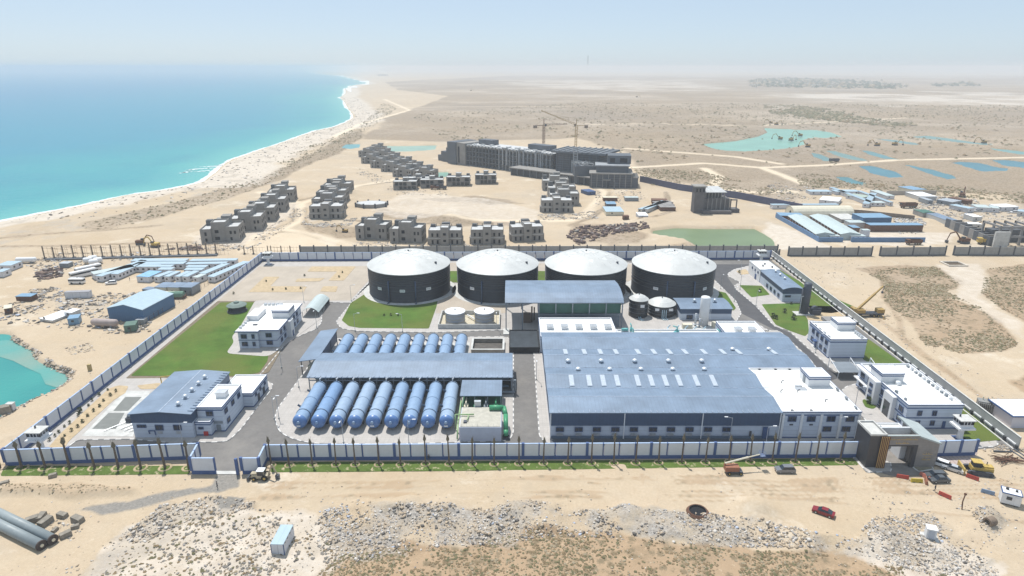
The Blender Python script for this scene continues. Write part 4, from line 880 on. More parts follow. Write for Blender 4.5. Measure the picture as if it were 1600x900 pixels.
for xx in (-93.0,-89.8): 
    for zz in (1.9,4.7): window(t,xx,204.35,zz,1.8 if xx<-92 else .8,1.4)
for zz in (1.9,4.7): window(t,-84.8,205.55,zz,1.9,1.4)
for yy in (208.5,212,219,222.5,226): 
    for zz in (1.9,4.7): window(t,-81.55,yy,zz,1.4,1.3,'+x')
s=MB(); s.box(-81.7,-79.9,214,217.4,0,6.5); s.build('stair_bay',WHITEP,t); s=MB(); s.box(-79.9,-79.85,215,216.4,0,2.4); s.build('door',NAVY,t)
s=MB(); ring(s,-95.1,-81.5,204.3,231.1,3.2,3.4,.1); s.build('floor_band',NAVY,t)
for k in range(5): s=MB(); s.box(-94.8+k*1.5,-93.8+k*1.5,229,230,6.95,7.7); s.build('air_conditioner',GALV,t)
for k in range(4): s=MB(); s.box(-95,-94.2,206+k*2.2,207+k*2.2,6.95,7.6); s.build('air_conditioner',GALV,t)
s=MB(); s.box(-91.5,-90,209,210,6.93,7.2); s.build('roof_hatch',DSTEEL,t)
a=T('roof_room','white roof room on the right of the office building in the lawn','roof tower',(-84,220,7)); flat(a,-87,-80.9,216.2,222.6,9.6,.2,z0=6.95,wm=WHITEP)
a=T('roof_room','low white rooftop plant room on the back left of the office building in the lawn','roof tower',(-93,220,7)); flat(a,-95,-91.2,213.5,221.6,8.6,.15,z0=6.95,wm=WHITEP,trim=False)
# ---- pump house front left
t=T('pump_house','large blue-grey roofed shed with five ventilators in a row, front left','pump house',(-92,159,0))
s=MB(); s.box(-100,-84.2,147.6,171.4,0,4.6); s.build('walls',WALLC,t); s=MB(); s.box(-100.05,-84.15,147.5,171.5,4.6,7.3); s.build('dark_cladding_band',DBLUE,t)
pr=[(-100.4,7.4),(-92.3,8.05),(-91.9,8.05),(-83.8,7.4)]; ro=prof_roof(t,'y',0,0,147.1,171.8,pr,BROOFY); g=MB(); gable_end(g,'y',147.5,-100,-84.2,7.2,pr); g.build('gable_wall',DBLUE,ro)
s=MB(); s.box(-92.4,-92.1,147.2,171.7,8.04,8.1); s.build('ridge_flashing',SEAM,ro)
for k in range(5): hood(t,-88.9,151.0+k*3.9,7.85,.6)
s=MB()
for k in range(16): yy=148.5+k*1.45; s.box(-85.3,-83.9,yy,yy+.08,7.45,7.72)
s.build('roof_streaks',SEAM,ro)
window(t,-97.6,147.55,3.6,2.2,.7,mull=2); window(t,-93.0,147.55,3.2,1.9,1.4); window(t,-88.2,147.55,3.2,1.9,1.4)
for xx in (-93,-88.2): s=MB(); s.box(xx-.6,xx+.6,147.5,147.58,1.3,2.1); s.build('louvre',GALV,t)
s=MB(); s.tube([(-95.8,147.4,1.4),(-95.8,147.2,2.4),(-94.2,147.2,2.4),(-94.2,147.3,1.1)],.14,8); s.build('bent_pipe',NAVY,t)
t=T('control_block','white two-storey block with stepped flat roofs attached to the right side of the pump house','building',(-79,160,0))
flat(t,-84.0,-77.3,150.6,163.6,7.2,.35); flat(t,-84.0,-74.6,163.7,175.4,4.3,.35,name='rear_walls'); flat(t,-84.0,-80.0,148.6,150.5,4.0,.3,name='porch_walls')
window(t,-80.7,150.55,5.6,1.7,1.3); window(t,-82.6,148.55,2.4,1.1,.5,mull=0)
for yy in (152.6,157.0,161.0): window(t,-77.25,yy,5.4,1.5,1.3,'+x'); 
window(t,-77.25,153.2,2.2,1.5,1.3,'+x')
for yy in (166,169.5,173): window(t,-74.55,yy,3.0,.9,.7,'+x',0)
s=MB(); s.box(-74.6,-74.45,167,168.4,0,2.3); s.box(-74.6,-74.45,171,172.4,0,2.3); s.build('doors',DSTEEL,t)
s=MB(); s.box(-80.0,-77.6,150.45,150.6,2.6,3.3); s.box(-79.4,-78.3,150.4,150.6,0,2.2); s.build('entrance_door',STEEL,t)
s=MB(); s.box(-82.0,-80.9,148.3,148.6,.2,1.4); s.build('fire_hose_cabinet',mat('red_painted_box',(.45,.04,.04),.5),t)
a=T('rooftop_unit','grey topped air handling box standing on the white control block roof','rooftop unit',(-80,157,7.2)); s=MB(); s.box(-81.2,-78.6,156,158.4,7.27,8.7); s.build('casing',WSTEEL,a); s=MB(); s.box(-81.4,-78.4,155.8,158.6,8.7,8.9); s.build('lid',GALV,a)
# yard kit beside pump house
t=T('yellow_pipe_frame','tall yellow steel pipe frame standing behind the pump house yard','pipe frame',(-100,172,0))
s=MB(); s.tube([(-105,172,0),(-105,172,5.6),(-97,174,5.6)],.16); s.tube([(-105,172,5.2),(-102.5,168,0)],.12); s.tube([(-102,173.0,5.6),(-102,173,0)],.14); s.build('frame',YEL,t)
for i,(xx,yy) in enumerate(((-105.3,155.8),(-101.6,161.4),(-100.9,166.6))):
    t=T('valve_unit',['dark generator-like valve unit nearest the front in the pump yard','dark valve unit in the middle of the pump yard beside the shed wall','dark valve unit at the back of the pump yard beside the shed wall'][i],'valve unit',(xx,yy,0))
    s=MB(); s.box(xx-1.4,xx+1.4,yy-.8,yy+.8,.2,1.5); s.build('body',DSTEEL,t); s=MB(); s.lathe([(.01,-1),(.5,-1),(.5,1),(.01,1)],(xx,yy,1.8),12,'x'); s.build('drum',STEEL,t,True)
t=T('yard_pipes','thin grey pipes running across the white pump yard slab','pipework',(-104,151,0))
s=MB(); s.tube([(-110,150.4,.4),(-101,163,.4)],.1); s.tube([(-106,151.5,.5),(-101,158,.5)],.14); s.tube([(-104.5,150.6,.5),(-100.2,156,.5)],.14); s.tube([(-103,150.2,.5),(-100.2,153,.5)],.1); s.build('pipes',GALV,t)
# ---- curved carport and gazebo
t=T('curved_carport','small arched grey carport at the end of the side road behind the office lawn','carport',(-79,242,0))
pr=arc(-82.5,-75.8,2.2,2.0,8); prof_roof(t,'y',0,0,234,250,pr,LGREY,.1)
s=MB()
for yy in (234.3,239.5,244.7,249.7): s.bar((-82.3,yy,0),(-82.3,yy,2.2),.1); s.bar((-76,yy,0),(-76,yy,2.2),.1)
s.build('posts',DSTEEL,t)
s=MB(); g=MB(); gable_end(g,'y',249.6,-82.4,-75.9,0,pr,.1); g.build('end_wall',DSTEEL,t)
gx,gy=P(371,486); t=T('gazebo','round garden shelter with a dark green roof in the corner of the lawn','gazebo',(gx,gy,0))
s=MB(); s.lathe([(3.9,2.5),(3.9,2.7),(2.6,3.4),(1.0,3.6),(1.0,4.1),(.1,4.5)],(gx,gy,0),12); s.build('roof',mat('sage_green_roof',(.17,.22,.20),.7),t)
s=MB(); 
for k in range(8): q=k*PI/4; s.bar((gx+3.5*math.cos(q),gy+3.5*math.sin(q),0),(gx+3.5*math.cos(q),gy+3.5*math.sin(q),2.6),.09)
s.build('posts',DSTEEL,t); s=MB(); s.lathe([(.01,.0),(3.9,.0),(3.9,.3),(.01,.3)],(gx,gy,0),16); s.build('floor',CONCD,t)
s=MB(); s.lathe([(3.3,.3),(3.3,1.0)],(gx,gy,0),16); s.build('bench',DSTEEL,t)
# ---- carports right
for k,(x0,x1) in enumerate(((102.6,109.0),(109.3,115.8))):
    t=T('carport',['left carport with grey curved canopy and white cantilever frames','right carport with grey curved canopy next to the office building roof'][k],'carport',((x0+x1)/2,184,0))
    pr=[(181.2,2.5),(183,3.1),(185,3.4),(187.2,3.3)]; prof_roof(t,'x',0,0,x0,x1,pr,STEEL,.08,'canopy')
    s=MB()
    for xx in ((x0,) if k==0 else (x0,x1)):
        s.tube([(xx,188,0),(xx,188,4.3),(xx,181.0,2.4)],.12); s.tube([(xx,188,2.2),(xx,185.4,3.5)],.09); s.bar((xx,181.4,0),(xx,181.4,2.5),.08)
    s.build('frame',WSTEEL,t)
# ---- big canopy building behind hall
t=T('canopy_hall','tall steel canopy with a long curved blue roof, open bays and a grey inner building','canopy',(20,232,0))
pr=[(220.6,11.2),(222.5,12.3),(226,13.2),(230,13.6),(236,13.4),(243.6,12.2)]; prof_roof(t,'x',0,0,-2.6,41.2,pr,BROOF)
s=MB(); gable_end(s,'x',41.0,220.8,243.5,11.0,pr,.15); s.build('gable_trim',BROOFY,t)
s=MB()
for xx in (-2.2,3.9,10.0,16.2,22.4,28.6,34.8,40.8):
    s.box(xx-.2,xx+.2,220.9,221.3,0,11.2)
    if xx in (-2.2,3.9,40.8): s.box(xx-.2,xx+.2,242.8,243.2,0,12.1)
s.box(-2.2,40.8,221.0,221.2,10.7,11.1); s.box(10,40.8,221.0,221.2,6.1,6.4)
s.build('columns',STEEL,t)
s=MB(); s.box(10.3,40.4,224.0,243,0,6.0); s.build('inner_building',mat('grey_blue_panel',(.22,.26,.31),.7,kind='ribX',per=2,wid=.1,dark=.8),t)
s=MB(); s.box(10.3,40.4,222.2,223.9,6.4,10.9); s.build('dark_screen',DGREEN,t)
s=MB()
for a_,b_ in ((10,16.2),(34.8,40.8),(22.4,28.6)): s.bar((a_,221.1,.5),(b_,221.1,6),.07,4); s.bar((b_,221.1,.5),(a_,221.1,6),.07,4)
s.build('bracing',STEEL,t)
s=MB(); s.box(-.3,10.0,203.6,219.0,.25,.6); s.build('ramp',ROOMD,t)
s=MB(); s.box(4.4,7.2,228,231,0,3.4); s.tube([(7.6,229,0),(7.6,229,6.5)],.3,8); s.tube([(8.6,231,0),(8.6,231,5.5)],.25,8); s.build('machinery',mat('brown_machine_paint',(.16,.11,.08),.7),t)
t=T('dark_box_tank','open black rubber-lined basin below the left bay of the tall canopy','basin',(4.3,211,0))
s=MB(); ring(s,-1.0,9.4,200.8,216.5,0,2.2,.3); s.build('walls',mat('black_lining',(.018,.02,.024),.6),t); s=MB(); s.box(-.7,9.1,201.1,216.2,0,1.9); s.build('cover',mat('dark_slate_lining',(.045,.055,.065),.35,var=.4,scale=.5,spec=.5),t)
s=MB(); s.box(-3.2,-1.1,216.5,222,0,.4); s.build('ramp',CONCL,t)
# ---- centre sheds over vessels
t=T('filter_shed','long open-sided shed with blue-grey pitched roof between the two rows of blue vessels','shed',(-30,180,0))
pr=[(171.6,5.6),(180.2,6.9),(188.7,5.7)]; ro=prof_roof(t,'x',0,0,-61.3,0.2,pr,BROOF); s=MB(); s.box(-61.3,.2,180.1,180.3,6.87,6.93); s.build('ridge_flashing',SEAM,ro)
s=MB()
for k in range(38): s.box(-60.5+k*1.6,-60.35+k*1.6,171.5,172.6,5.65,5.85)
s.build('eave_clips',SEAM,ro)
s=MB()
for k in range(13):
    xx=-60.8+k*5.05
    for yy in (172.2,188.2): s.box(xx-.13,xx+.13,yy-.13,yy+.13,0,5.6)
s.box(-60.8,-.3,172.1,172.3,4.2,4.5); s.box(-60.8,-.3,172.1,172.3,5.2,5.5); s.build('columns',STEEL,t)
s=MB(); s.box(-60.2,-.5,176.5,184,0,4.6); s.build('interior_shade_block',mat('dim_teal_interior',(.07,.10,.11),.8,kind='ribX',per=5.05,wid=.2,dark=.5),t)  # dark block stands in for the shade inside the open shed
s=MB(); s.tube([(-60,174.4,1.3),(-1,174.4,1.3)],.35,8); s.tube([(-60,175.4,3.4),(-1,175.4,3.4)],.3,8); s.build('header_pipe',mat('grey_blue_pipe',(.20,.30,.38),.5),t)
s=MB(); s.box(-.1,.05,172.2,188.2,0,5.6); s.build('end_wall',DBLUE,t); s=MB(); s.tube([(.9,172,.8),(.9,172,4.6)],.35,8); s.tube([(-6,171.5,.8),(.9,171.5,.8)],.4,8); s.build('end_pipe',STEEL,t)
t=T('side_shed','short lean-to shed roof at the left end of the vessel block','shed',(-64.5,196,0))
pr=[(-67.6,5.0),(-61.4,5.9)]; prof_roof(t,'y',0,0,183.8,208.8,pr,BROOFY)
s=MB()
for yy in (184.6,192.5,200.5,208.2):
    for xx in (-67.0,-62.0): s.box(xx-.12,xx+.12,yy-.12,yy+.12,0,5)
s.build('columns',DSTEEL,t); s=MB(); s.box(-62.2,-62.0,184.6,208.2,1.2,5.0); s.build('side_cladding',DBLUE,t)
s=MB(); s.box(-66,-63.5,187,190,0,1.8); s.box(-66,-63.5,194,197,0,1.6); s.build('machinery',CREAM,t)
t=T('backwash_basin','concrete basin block with cream top, right of the front row of vessels','basin',(-8,150,0))
s=MB(); s.box(-13.8,-2.8,145.8,156.2,0,4.3); s.build('block',mat('blue_shadowed_plaster',(.50,.53,.60),.8,var=.08),t)
s=MB(); s.box(-13.6,-3.0,146.0,156.0,4.3,4.42); s.build('top_slab',mat('cream_concrete_top',(.45,.43,.37),.9,var=.2,scale=.7),t)
s=MB(); s.box(-12.8,-11.9,147.6,148.8,4.42,4.75); s.build('hatch',DSTEEL,t)
s=MB()
for k in range(8): s.bar((-13.2+k*1.4,146.2,4.4),(-13.2+k*1.4,146.2,5.0),.04,4)
s.build('guard_posts',GALV,t)
t=T('green_pipework','thick dark green elbow pipe wrapped round the right edge of the cream basin','pipework',(-3,152,0))
s=MB(); s.tube([(-6.2,154.6,5.1),(-2.4,154.6,5.1)],.75,12); s.tube([(-2.2,154.8,5.1),(-1.7,152,4.4),(-1.6,148,2.2),(-1.6,147,.9)],.62,12); s.build('pipe',GREENP,t,True); s=MB(); s.lathe([(.9,-.15),(.9,.15)],(-1.6,147,.9),12); s.box(-2.4,-.6,146.4,147.6,.1,.7); s.build('flange',DSTEEL,t)
t=T('light_green_pipework','thin light green pipes along the left side of the cream basin','pipework',(-14,154,0))
s=MB(); s.tube([(-14.4,161,3.6),(-14.4,152,3.6),(-14.4,149,3.2),(-14.4,146,.6)],.2,8); s.tube([(-15.2,151.2,.5),(-15.2,151.2,4.9),(-10.2,151.4,4.9)],.2,8); s.tube([(-11.6,151,4.9),(-11.8,148.5,4.9)],.15,8); s.build('pipe',LGREENP,t,True)
t=T('blower_shed','small blue-roofed steel shelter over green machinery, between the vessels and the cream basin','shelter',(-8.8,163,0))
pr=[(161.6,4.9),(170.8,5.2)]; prof_roof(t,'x',0,0,-14.8,-2.9,pr,BROOF)
s=MB()
for xx in (-14.4,-10.6,-6.9,-3.2):
    for yy in (162,170.4): s.box(xx-.12,xx+.12,yy-.12,yy+.12,0,4.9)
s.build('columns',STEEL,t); s=MB(); s.box(-14.4,-3.0,156.6,170.5,0,1.2); s.build('green_floor',mat('green_painted_floor',(.05,.15,.09),.5,var=.3,scale=1),t)
for k in range(4): s=MB(); xx=-13+k*2.8; s.box(xx-.6,xx+.6,159.5,161.5,1.2,2.6); s.tube([(xx,160,2.6),(xx,160,3.4),(xx,163,3.4)],.22,8); s.build('blower',[CREAM,GREENP,STEEL,GREENP][k],t)
t=T('cable_box','grey equipment box with two feet on the edge of the cream basin','equipment box',(-9.3,157,0)); s=MB(); s.box(-10.4,-8.6,156.4,157.4,4.0,5.9); s.build('casing',GALV,t); s=MB(); s.box(-10.3,-10.0,156.5,157.2,1,4); s.box(-9.0,-8.7,156.5,157.2,1,4); s.build('legs',STEEL,t)
t=T('concrete_pit','open rectangular concrete pit with low walls beside the back row of blue vessels','pit',(-8.3,205,0))
s=MB(); ring(s,-14.0,-2.8,200.2,209.8,0,1.6,.35); s.build('walls',mat('tan_concrete',(.33,.29,.24),.9,var=.2),t); s=MB(); s.box(-13.6,-3.1,200.6,209.4,.145,.3); s.build('floor',mat('dark_mottled_floor',(.09,.08,.07),.6,var=.4),t)  # floor darker than the pit walls, strongly mottled
s=MB(); s.tube([(-13,201.3,1.0),(-4,201.3,1.0)],.25,6); s.build('pipe',GALV,t)
s=MB(); ring(s,-14.2,-2.6,200.0,210.0,1.6,1.75,.7); s.build('rim',CONCL,t)
# ---- gatehouse
t=T('entrance_gatehouse','entrance gatehouse with dark stone pylon, wooden fins and golden lettering on grey-brown stone','gatehouse',(95,139,0))
s=MB(); s.box(86.6,90.4,134.2,140.5,0,9.0); s.build('dark_pylon',BSTONE,t)
s=MB(); ring(s,86.5,90.5,134.1,140.6,9.0,9.5,.3); s.build('pylon_rim',CONCL,t); s=MB(); s.box(86.9,90.1,134.5,140.2,9.0,9.1); s.build('pylon_roof',CONCL,t)
s=MB(); s.add([(98.6,134.4,0),(103.8,134.4,0),(103.8,141.5,0),(98.6,141.5,0),(98.6,134.4,8.6),(103.8,134.4,6.6),(103.8,141.5,6.6),(98.6,141.5,8.6)],[(0,3,2,1),(4,5,6,7),(0,1,5,4),(1,2,6,5),(2,3,7,6),(3,0,4,7)]); s.build('stone_wall',STONE,t)
s=MB(); s.box(90.4,98.6,134.4,135.0,6.3,8.9); s.box(90.4,98.6,135,138.6,6.3,6.7); s.build('lintel',STONE,t)
s=MB(); s.box(90.5,98.5,135.05,138.5,6.71,6.8); s.build('portal_roof',CONCL,t)
s=MB(); s.box(90.3,98.7,138.0,138.6,6.8,8.9); s.build('rear_parapet',mat('pale_grey_parapet',(.50,.52,.54),.8),t)
s=MB(); s.add([(98.4,134.1,8.6),(104.1,134.1,6.5),(104.1,143.8,6.5),(98.4,143.8,8.6),(98.4,134.1,9.0),(104.1,134.1,6.9),(104.1,143.8,6.9),(98.4,143.8,9.0)],[(0,3,2,1),(4,5,6,7),(0,1,5,4),(1,2,6,5),(2,3,7,6),(3,0,4,7)]); s.box(90.4,98.4,134.1,134.5,8.9,9.1); s.build('sloping_roof',mat('pale_green_grey_roof',(.38,.43,.43),.7),t)
s=MB()
for k in range(5): s.box(89.2+k*.42,89.42+k*.42,133.75,134.15,.2,8.9)
s.build('wooden_fins',BROWN,t); s=MB()
for k in range(5): s.box(89.05+k*.42,89.13+k*.42,133.7,133.8,.2,9.0)
s.build('metal_fins',GOLD,t)
s=MB(); s.box(90.6,91.0,134.35,138,0,6.3); s.box(97.6,98.6,134.3,135.2,0,6.3); s.box(90.6,98.6,134.33,134.43,5.95,6.3); s.build('portal_frame',BSTONE,t)
s=MB(); s.box(97.0,98.5,138,141.5,0,5.4); s.build('guard_booth',WHITEP,t)
s=MB(); s.lathe([(.46,0),(.72,0),(.72,.1),(.46,.1)],(0,0,0),24); s.lathe([(.01,0),(.28,0),(.28,.1),(.01,.1)],(0,0,0),8)
for k in range(9): q=k*PI/8; s.bar((.3*math.cos(q),.3*math.sin(q),.05),(.5*math.cos(q),.5*math.sin(q),.05),.035,4)
e_=s.build('round_emblem',GOLD,t); e_.rotation_euler=(PI/2,0,0); e_.location=(101.3-95,134.38-139,5.4); e_.scale=(1.35,1.35,1)
s=MB(); random.seed(3)
def glyphs(s,xc,z,wd,h,y):
    xx=xc-wd/2
    while xx<xc+wd/2:
        w_=random.uniform(.12,.34); s.box(xx,xx+w_,y,y+.05,z,z+h*.22)
        if random.random()<.5: s.box(xx,xx+.06,y,y+.05,z+h*.22,z+h*random.uniform(.5,1))
        if random.random()<.3: s.box(xx+w_*.4,xx+w_*.4+.07,y,y+.05,z+h*1.05,z+h*1.2)
        xx+=w_+random.choice((0,.04,.12))
glyphs(s,94.6,7.75,7.2,.62,134.33); glyphs(s,94.6,6.75,3.0,.5,134.33); glyphs(s,101.3,3.7,2.2,.5,134.33); glyphs(s,101.3,2.9,1.6,.42,134.33); glyphs(s,101.3,2.1,2.2,.42,134.33)
s.build('gold_lettering',GOLD,t)
random.seed(11)
# ================================================================ TANKS AND VESSELS
DOME=mat('pale_aluminium_dome',(.54,.55,.535),.5,.0,var=.12,scale=.15,spec=.5)
DPAN=mat('brighter_dome_panel',(.66,.67,.65),.35,.0,var=.1,scale=.3,spec=.6)
def big_tank(cx,label,k):
    cy=267.2;R_=17.6;h=12.4; t=T('bolted_storage_tank',label,'water tank',(cx,cy,0),0,None)
    s=MB(); s.lathe([(R_+.02,0),(R_+.12,.25),(R_,.3)]+[(R_,h-.0)],(cx,cy,0),72); s.build('shell',TANKM,t,True)
    s=MB()
    for zz in (5.2,6.9,8.0,8.9,9.6,10.3,11.1,11.8): s.lathe([(R_,zz-.06),(R_+.16,zz-.03),(R_+.16,zz+.05),(R_,zz+.07)],(cx,cy,0),72)
    s.build('wind_girders',mat('tank_stiffener_steel',(.11,.12,.135),.4,.4),t)
    n=9; pf=[(R_+.35,h-.1),(R_+.35,h+.12)]+[(R_*math.cos(i/n*PI/2*.999)+.05*0,h+.12+ (17.9-h)*math.sin(i/n*PI/2)**1.35) for i in range(1,n)]
    pf=[(R_+.35,h-.1),(R_+.35,h+.12)]+[((R_+.3)*(1-i/n),h+.12+5.3*(1-(1-i/n)**2)) for i in range(1,n+1)]; pf[-1]=(.01,pf[-1][1])
    s=MB(); s.lathe(pf,(cx,cy,0),72); dm=s.build('dome',DOME,t)
    # star of brighter triangular panels near the crown, and ribs
    rr=random.Random(k); s=MB()
    zf=lambda r: h+.12+5.3*(1-(r/(R_+.3))**2)+.035
    for i in range(34):
        a=rr.uniform(0,2*PI); r=rr.uniform(0,11)*1.0; w=rr.uniform(1.0,2.2); x0,y0=cx+r*math.cos(a),cy+r*math.sin(a)-1.5
        pts=[(x0+w*math.cos(b)*rr.uniform(.7,1),y0+w*math.sin(b)*rr.uniform(.7,1)) for b in (a+.3,a+2.2,a+4.3)]
        s.add([(px,py,zf(math.hypot(px-cx,py-cy))+.02) for px,py in pts],[(0,1,2)])
    stuff(s.build('dome_panels',DPAN,dm))
    s=MB()
    for i in range(24):
        a=i*PI/12; s.tube([(cx+q*math.cos(a),cy+q*math.sin(a),zf(q)) for q in (1,5,9,13,17.5)],.035,3)
    s.build('dome_ribs',mat('dome_rib',(.62,.62,.60),.5,.2),dm)
    s=MB(); s.bar((cx,cy,17.6),(cx,cy,18.3),.35,8); s.bar((cx+12.5,cy-7,14.2),(cx+12.5,cy-7,15.1),.5,8); s.build('dome_vent',DSTEEL,dm)
    for a,lab in ((-.62,1),(-.02,0),(.60,1)):
        if k==1 and a>0: continue
        x0,y0=cx+(R_+.25)*math.sin(a),cy-(R_+.25)*math.cos(a); q=MB(); q.box(-1.1,1.1,-.03,.03,-.6,.6)
        if lab or k==0:
            o=q.build('sign_plate',PARA,t,off=(0,0,0)); o.location=(x0-cx,y0-cy,5.6); o.rotation_euler=(0,0,a)
            q=MB()
            for zz in (.2,-.12): 
                for xx in (-.7,-.25,.2,.6): q.box(xx-.15,xx+.15,-.05,-.03,zz-.07,zz+.1)
            o2=q.build('sign_lettering',STEEL,o,off=(0,0,0))
    for a in (-.35,.28):
        x0,y0=cx+(R_+.5)*math.sin(a),cy-(R_+.5)*math.cos(a); s=MB(); s.tube([(cx+(R_-.1)*math.sin(a),cy-(R_-.1)*math.cos(a),9.2),(x0,y0,9.4),(x0,y0,.6),(x0+.8*math.sin(a),y0-1.6,.5)],.3,8); s.build('drop_pipe',mat('dark_blue_pipe',(.05,.08,.14),.4),t,True)
    s=MB(); s.lathe([(R_,.145),(R_+2.6,.145),(R_+2.6,.0)],(cx,cy,.06),64); struct(s.build('tank_ring_pavement',CONCL))
    return t
for k,(cx,lb) in enumerate(((-44.9,'leftmost of the four huge black tanks with shallow white domes'),(-6.3,'second from left of the four huge black tanks with shallow white domes'),(32.2,'third from left of the four huge domed tanks, half hidden by the tall canopy'),(70.4,'rightmost of the four huge black tanks with shallow white domes'))): big_tank(cx,lb,k)
def small_tank(label,cx,cy,R_,h,rise,sm_,rm,name='storage_tank'):
    t=T(name,label,'tank',(cx,cy,0))
    s=MB(); s.lathe([(R_,0),(R_,h)],(cx,cy,0),40); s.build('shell',sm_,t,True)
    s=MB(); s.lathe([(R_+.15,h-.05),(R_+.15,h+.1),(R_*.7,h+.1+rise*.55),(R_*.35,h+.1+rise*.9),(.01,h+.1+rise)],(cx,cy,0),28); s.build('roof',rm,t)
    s=MB()
    for z_ in (h*.3,h*.55,h*.8): s.lathe([(R_,z_),(R_+.1,z_+.05),(R_,z_+.1)],(cx,cy,0),40)
    s.build('hoops',STEEL if sm_ is TANKM else YEL,t); s=MB(); s.bar((cx,cy,h+rise),(cx,cy,h+rise+.7),.2,6); s.build('roof_vent',DSTEEL,t)
    return t
a=small_tank('narrow black tank with white cone roof beside the wide one, below the fourth big tank',49.9,236.5,3.7,7.0,1.7,TANKM,DOME)
b_=small_tank('wide low black tank with pale dome and white pipes on its front',59.5,238.3,5.4,4.6,2.0,TANKM,DOME)
s=MB()
for xx in (58.6,59.3,60.1): s.tube([(xx,232.8,3.6),(xx,232.5,.4),(xx+.3,230.4,.3)],.15,6)
s.build('pipes',mat('pale_blue_pipe',(.45,.60,.68),.4),b_)
s=MB(); s.box(58,59.0,-0,0,0,0)
for t_,xx,yy in ((a,50.7,232.7),(b_,56.7,233.4),(b_,62.0,233.2)):
    s=MB(); s.box(xx-.8,xx+.8,yy-.1,yy,4.6 if t_ is a else 3.0,5.8 if t_ is a else 4.0); s.build('sign_plate',PARA,t_)
s=MB(); s.tube([(50.2,232.6,.8),(50.2,231.3,.4),(51.2,230.2,.3)],.15,6); s.tube([(49.5,232.6,.8),(49.5,231.3,.4),(50.4,229.9,.3)],.15,6); s.build('pipes',MATS['pale_blue_pipe'],a)
GREYW=mat('pale_grey_tank_paint',(.36,.38,.42),.5,var=.08)
small_tank('left white-topped grey tank inside the low bund wall',-21.7,227.6,3.75,5.2,.35,GREYW,PARA)
small_tank('right white-topped grey tank inside the low bund wall',-10.6,227.8,3.75,5.2,.35,GREYW,PARA)
t=T('bund_wall','low rectangular concrete bund wall round the two white-topped grey tanks','bund wall',(-16,227,0)); s=MB(); ring(s,-27.8,-4.6,222.3,237.0,.14,1.9,.35); s.build('wall',CONCL,t); s=MB(); s.box(-27.4,-5,222.7,236.6,.145,.3); s.build('floor',mat('cream_floor',(.52,.47,.36),.9,var=.2),t); s=MB(); s.bar((-17.5,234,1.2),(-12,226,1.2),.25,6); s.build('pipe',PARA,t)
# ---- blue pressure vessels
def vessel(n,label,x,y0,y1,r,zc,group,body,head=BEND):
    t=T('pressure_vessel',label,'pressure vessel',(x,y0,0),0,group); ln=y1-y0
    hd=[(.01,-.1),(r*.45,0),(r*.8,.35),(r*.96,.8),(r,1.3)]
    s=MB(); s.lathe([(r,1.3),(r,ln-1.3),(r*.96,ln-.8),(r*.8,ln-.35),(r*.45,ln),(.01,ln+.1)],(x,y0,zc),28,'y'); s.build('shell',body,t,True)
    s=MB(); s.lathe(hd,(x,y0,zc),28,'y'); h_=s.build('front_head',head,t,True)
    s=MB(); s.lathe([(.01,-.38),(.42,-.38),(.42,.1)],(x,y0,zc+.35),12,'y'); s.build('manhole',body,h_,True)
    for f in (.20,.52,.93):
        yy=y0+ln*f; s=MB(); s.lathe([(r+.005,-.12),(r+.10,-.1),(r+.10,.1),(r+.005,.12)],(x,yy,zc),28,'y'); s.build('girth_band',BAND if f!=.52 else body,t)
    for f in (.2,.5,.9):
        yy=y0+ln*f; s=MB(); s.box(x-r*.85,x+r*.85,yy-.25,yy+.25,0,zc-r*.55); s.build('saddle',DSTEEL,t)
    for f in (.32,.72):
        yy=y0+ln*f; s=MB(); s.bar((x-r*.75,yy,zc+r*.62),(x-r*1.12,yy,zc+r*.92),.28,10); s.build('side_manhole',BAND,t)
    return t
VM=[BVES,BVES2,BVES3,BVES3,BVES3,BVES,BVES,BVES,BVES3]
for i in range(9):
    x_=-57.2+i*(39.5/8)
    t=vessel(i,f'{ORD[i]} long blue horizontal vessel from the left in the front row',x_,150.2,172.0,1.95,2.75,'front row of blue pressure vessels',VM[i])
    s=MB(); s.tube([(x_,171.4,4.6),(x_,171.2,5.4),(x_+1.6,173.6,5.4),(x_+1.6,174.4,3.4)],.17,6); s.build('top_pipe',WSTEEL,t)
    if i in (0,4,8): s=MB(); s.box(x_-.5,x_+.5,149.95,150.08,1.9,2.3); s.build('name_plate',PARA,t)
for i in range(9):
    x_=-57.4+i*(39.8/8)
    vessel(i,f'{ORD[i]} blue horizontal vessel from the left in the back row behind the shed',x_,186.5,208.4,1.95,2.75,'back row of blue pressure vessels',BVES,BVES)
s=MB(); s.box(-60,-15,186,209.5,.145,.2); struct(s.build('vessel_slab',CONCL))
# ================================================================ PALMS, LAMPS, PLANTS
def tied_palm(h=8.2):
    t=T('tied_palm','','palm',(0,0,0),0,'newly planted palms tied up along the front wall',local=True)
    s=MB(); s.bar((0,0,-.2),(0,0,h*.8),.23,8,.16); s.build('trunk',TRUNK,t)
    s=MB(); s.lathe([(.22,h*.78),(.42,h*.84),(.30,h*.90),(.12,h*.96),(.02,h)],(0,0,0),8)
    for k in range(6): a=k*1.1; s.bar((.1*math.cos(a),.1*math.sin(a),h*.85),(.3*math.cos(a),.3*math.sin(a),h*(.98+.02*k)),.05,4,.01)
    s.build('tied_fronds',FROND,t); s=MB(); s.lathe([(1.25,.02),(1.1,.22),(.85,.05)],(0,0,.03),14); s.build('watering_ring',SOIL,t); return t
tp=None
LEFTP=[(0,731),(34,731),(71,731),(109,731),(148,731),(185,731),(220,731),(258,731),(295,731)]
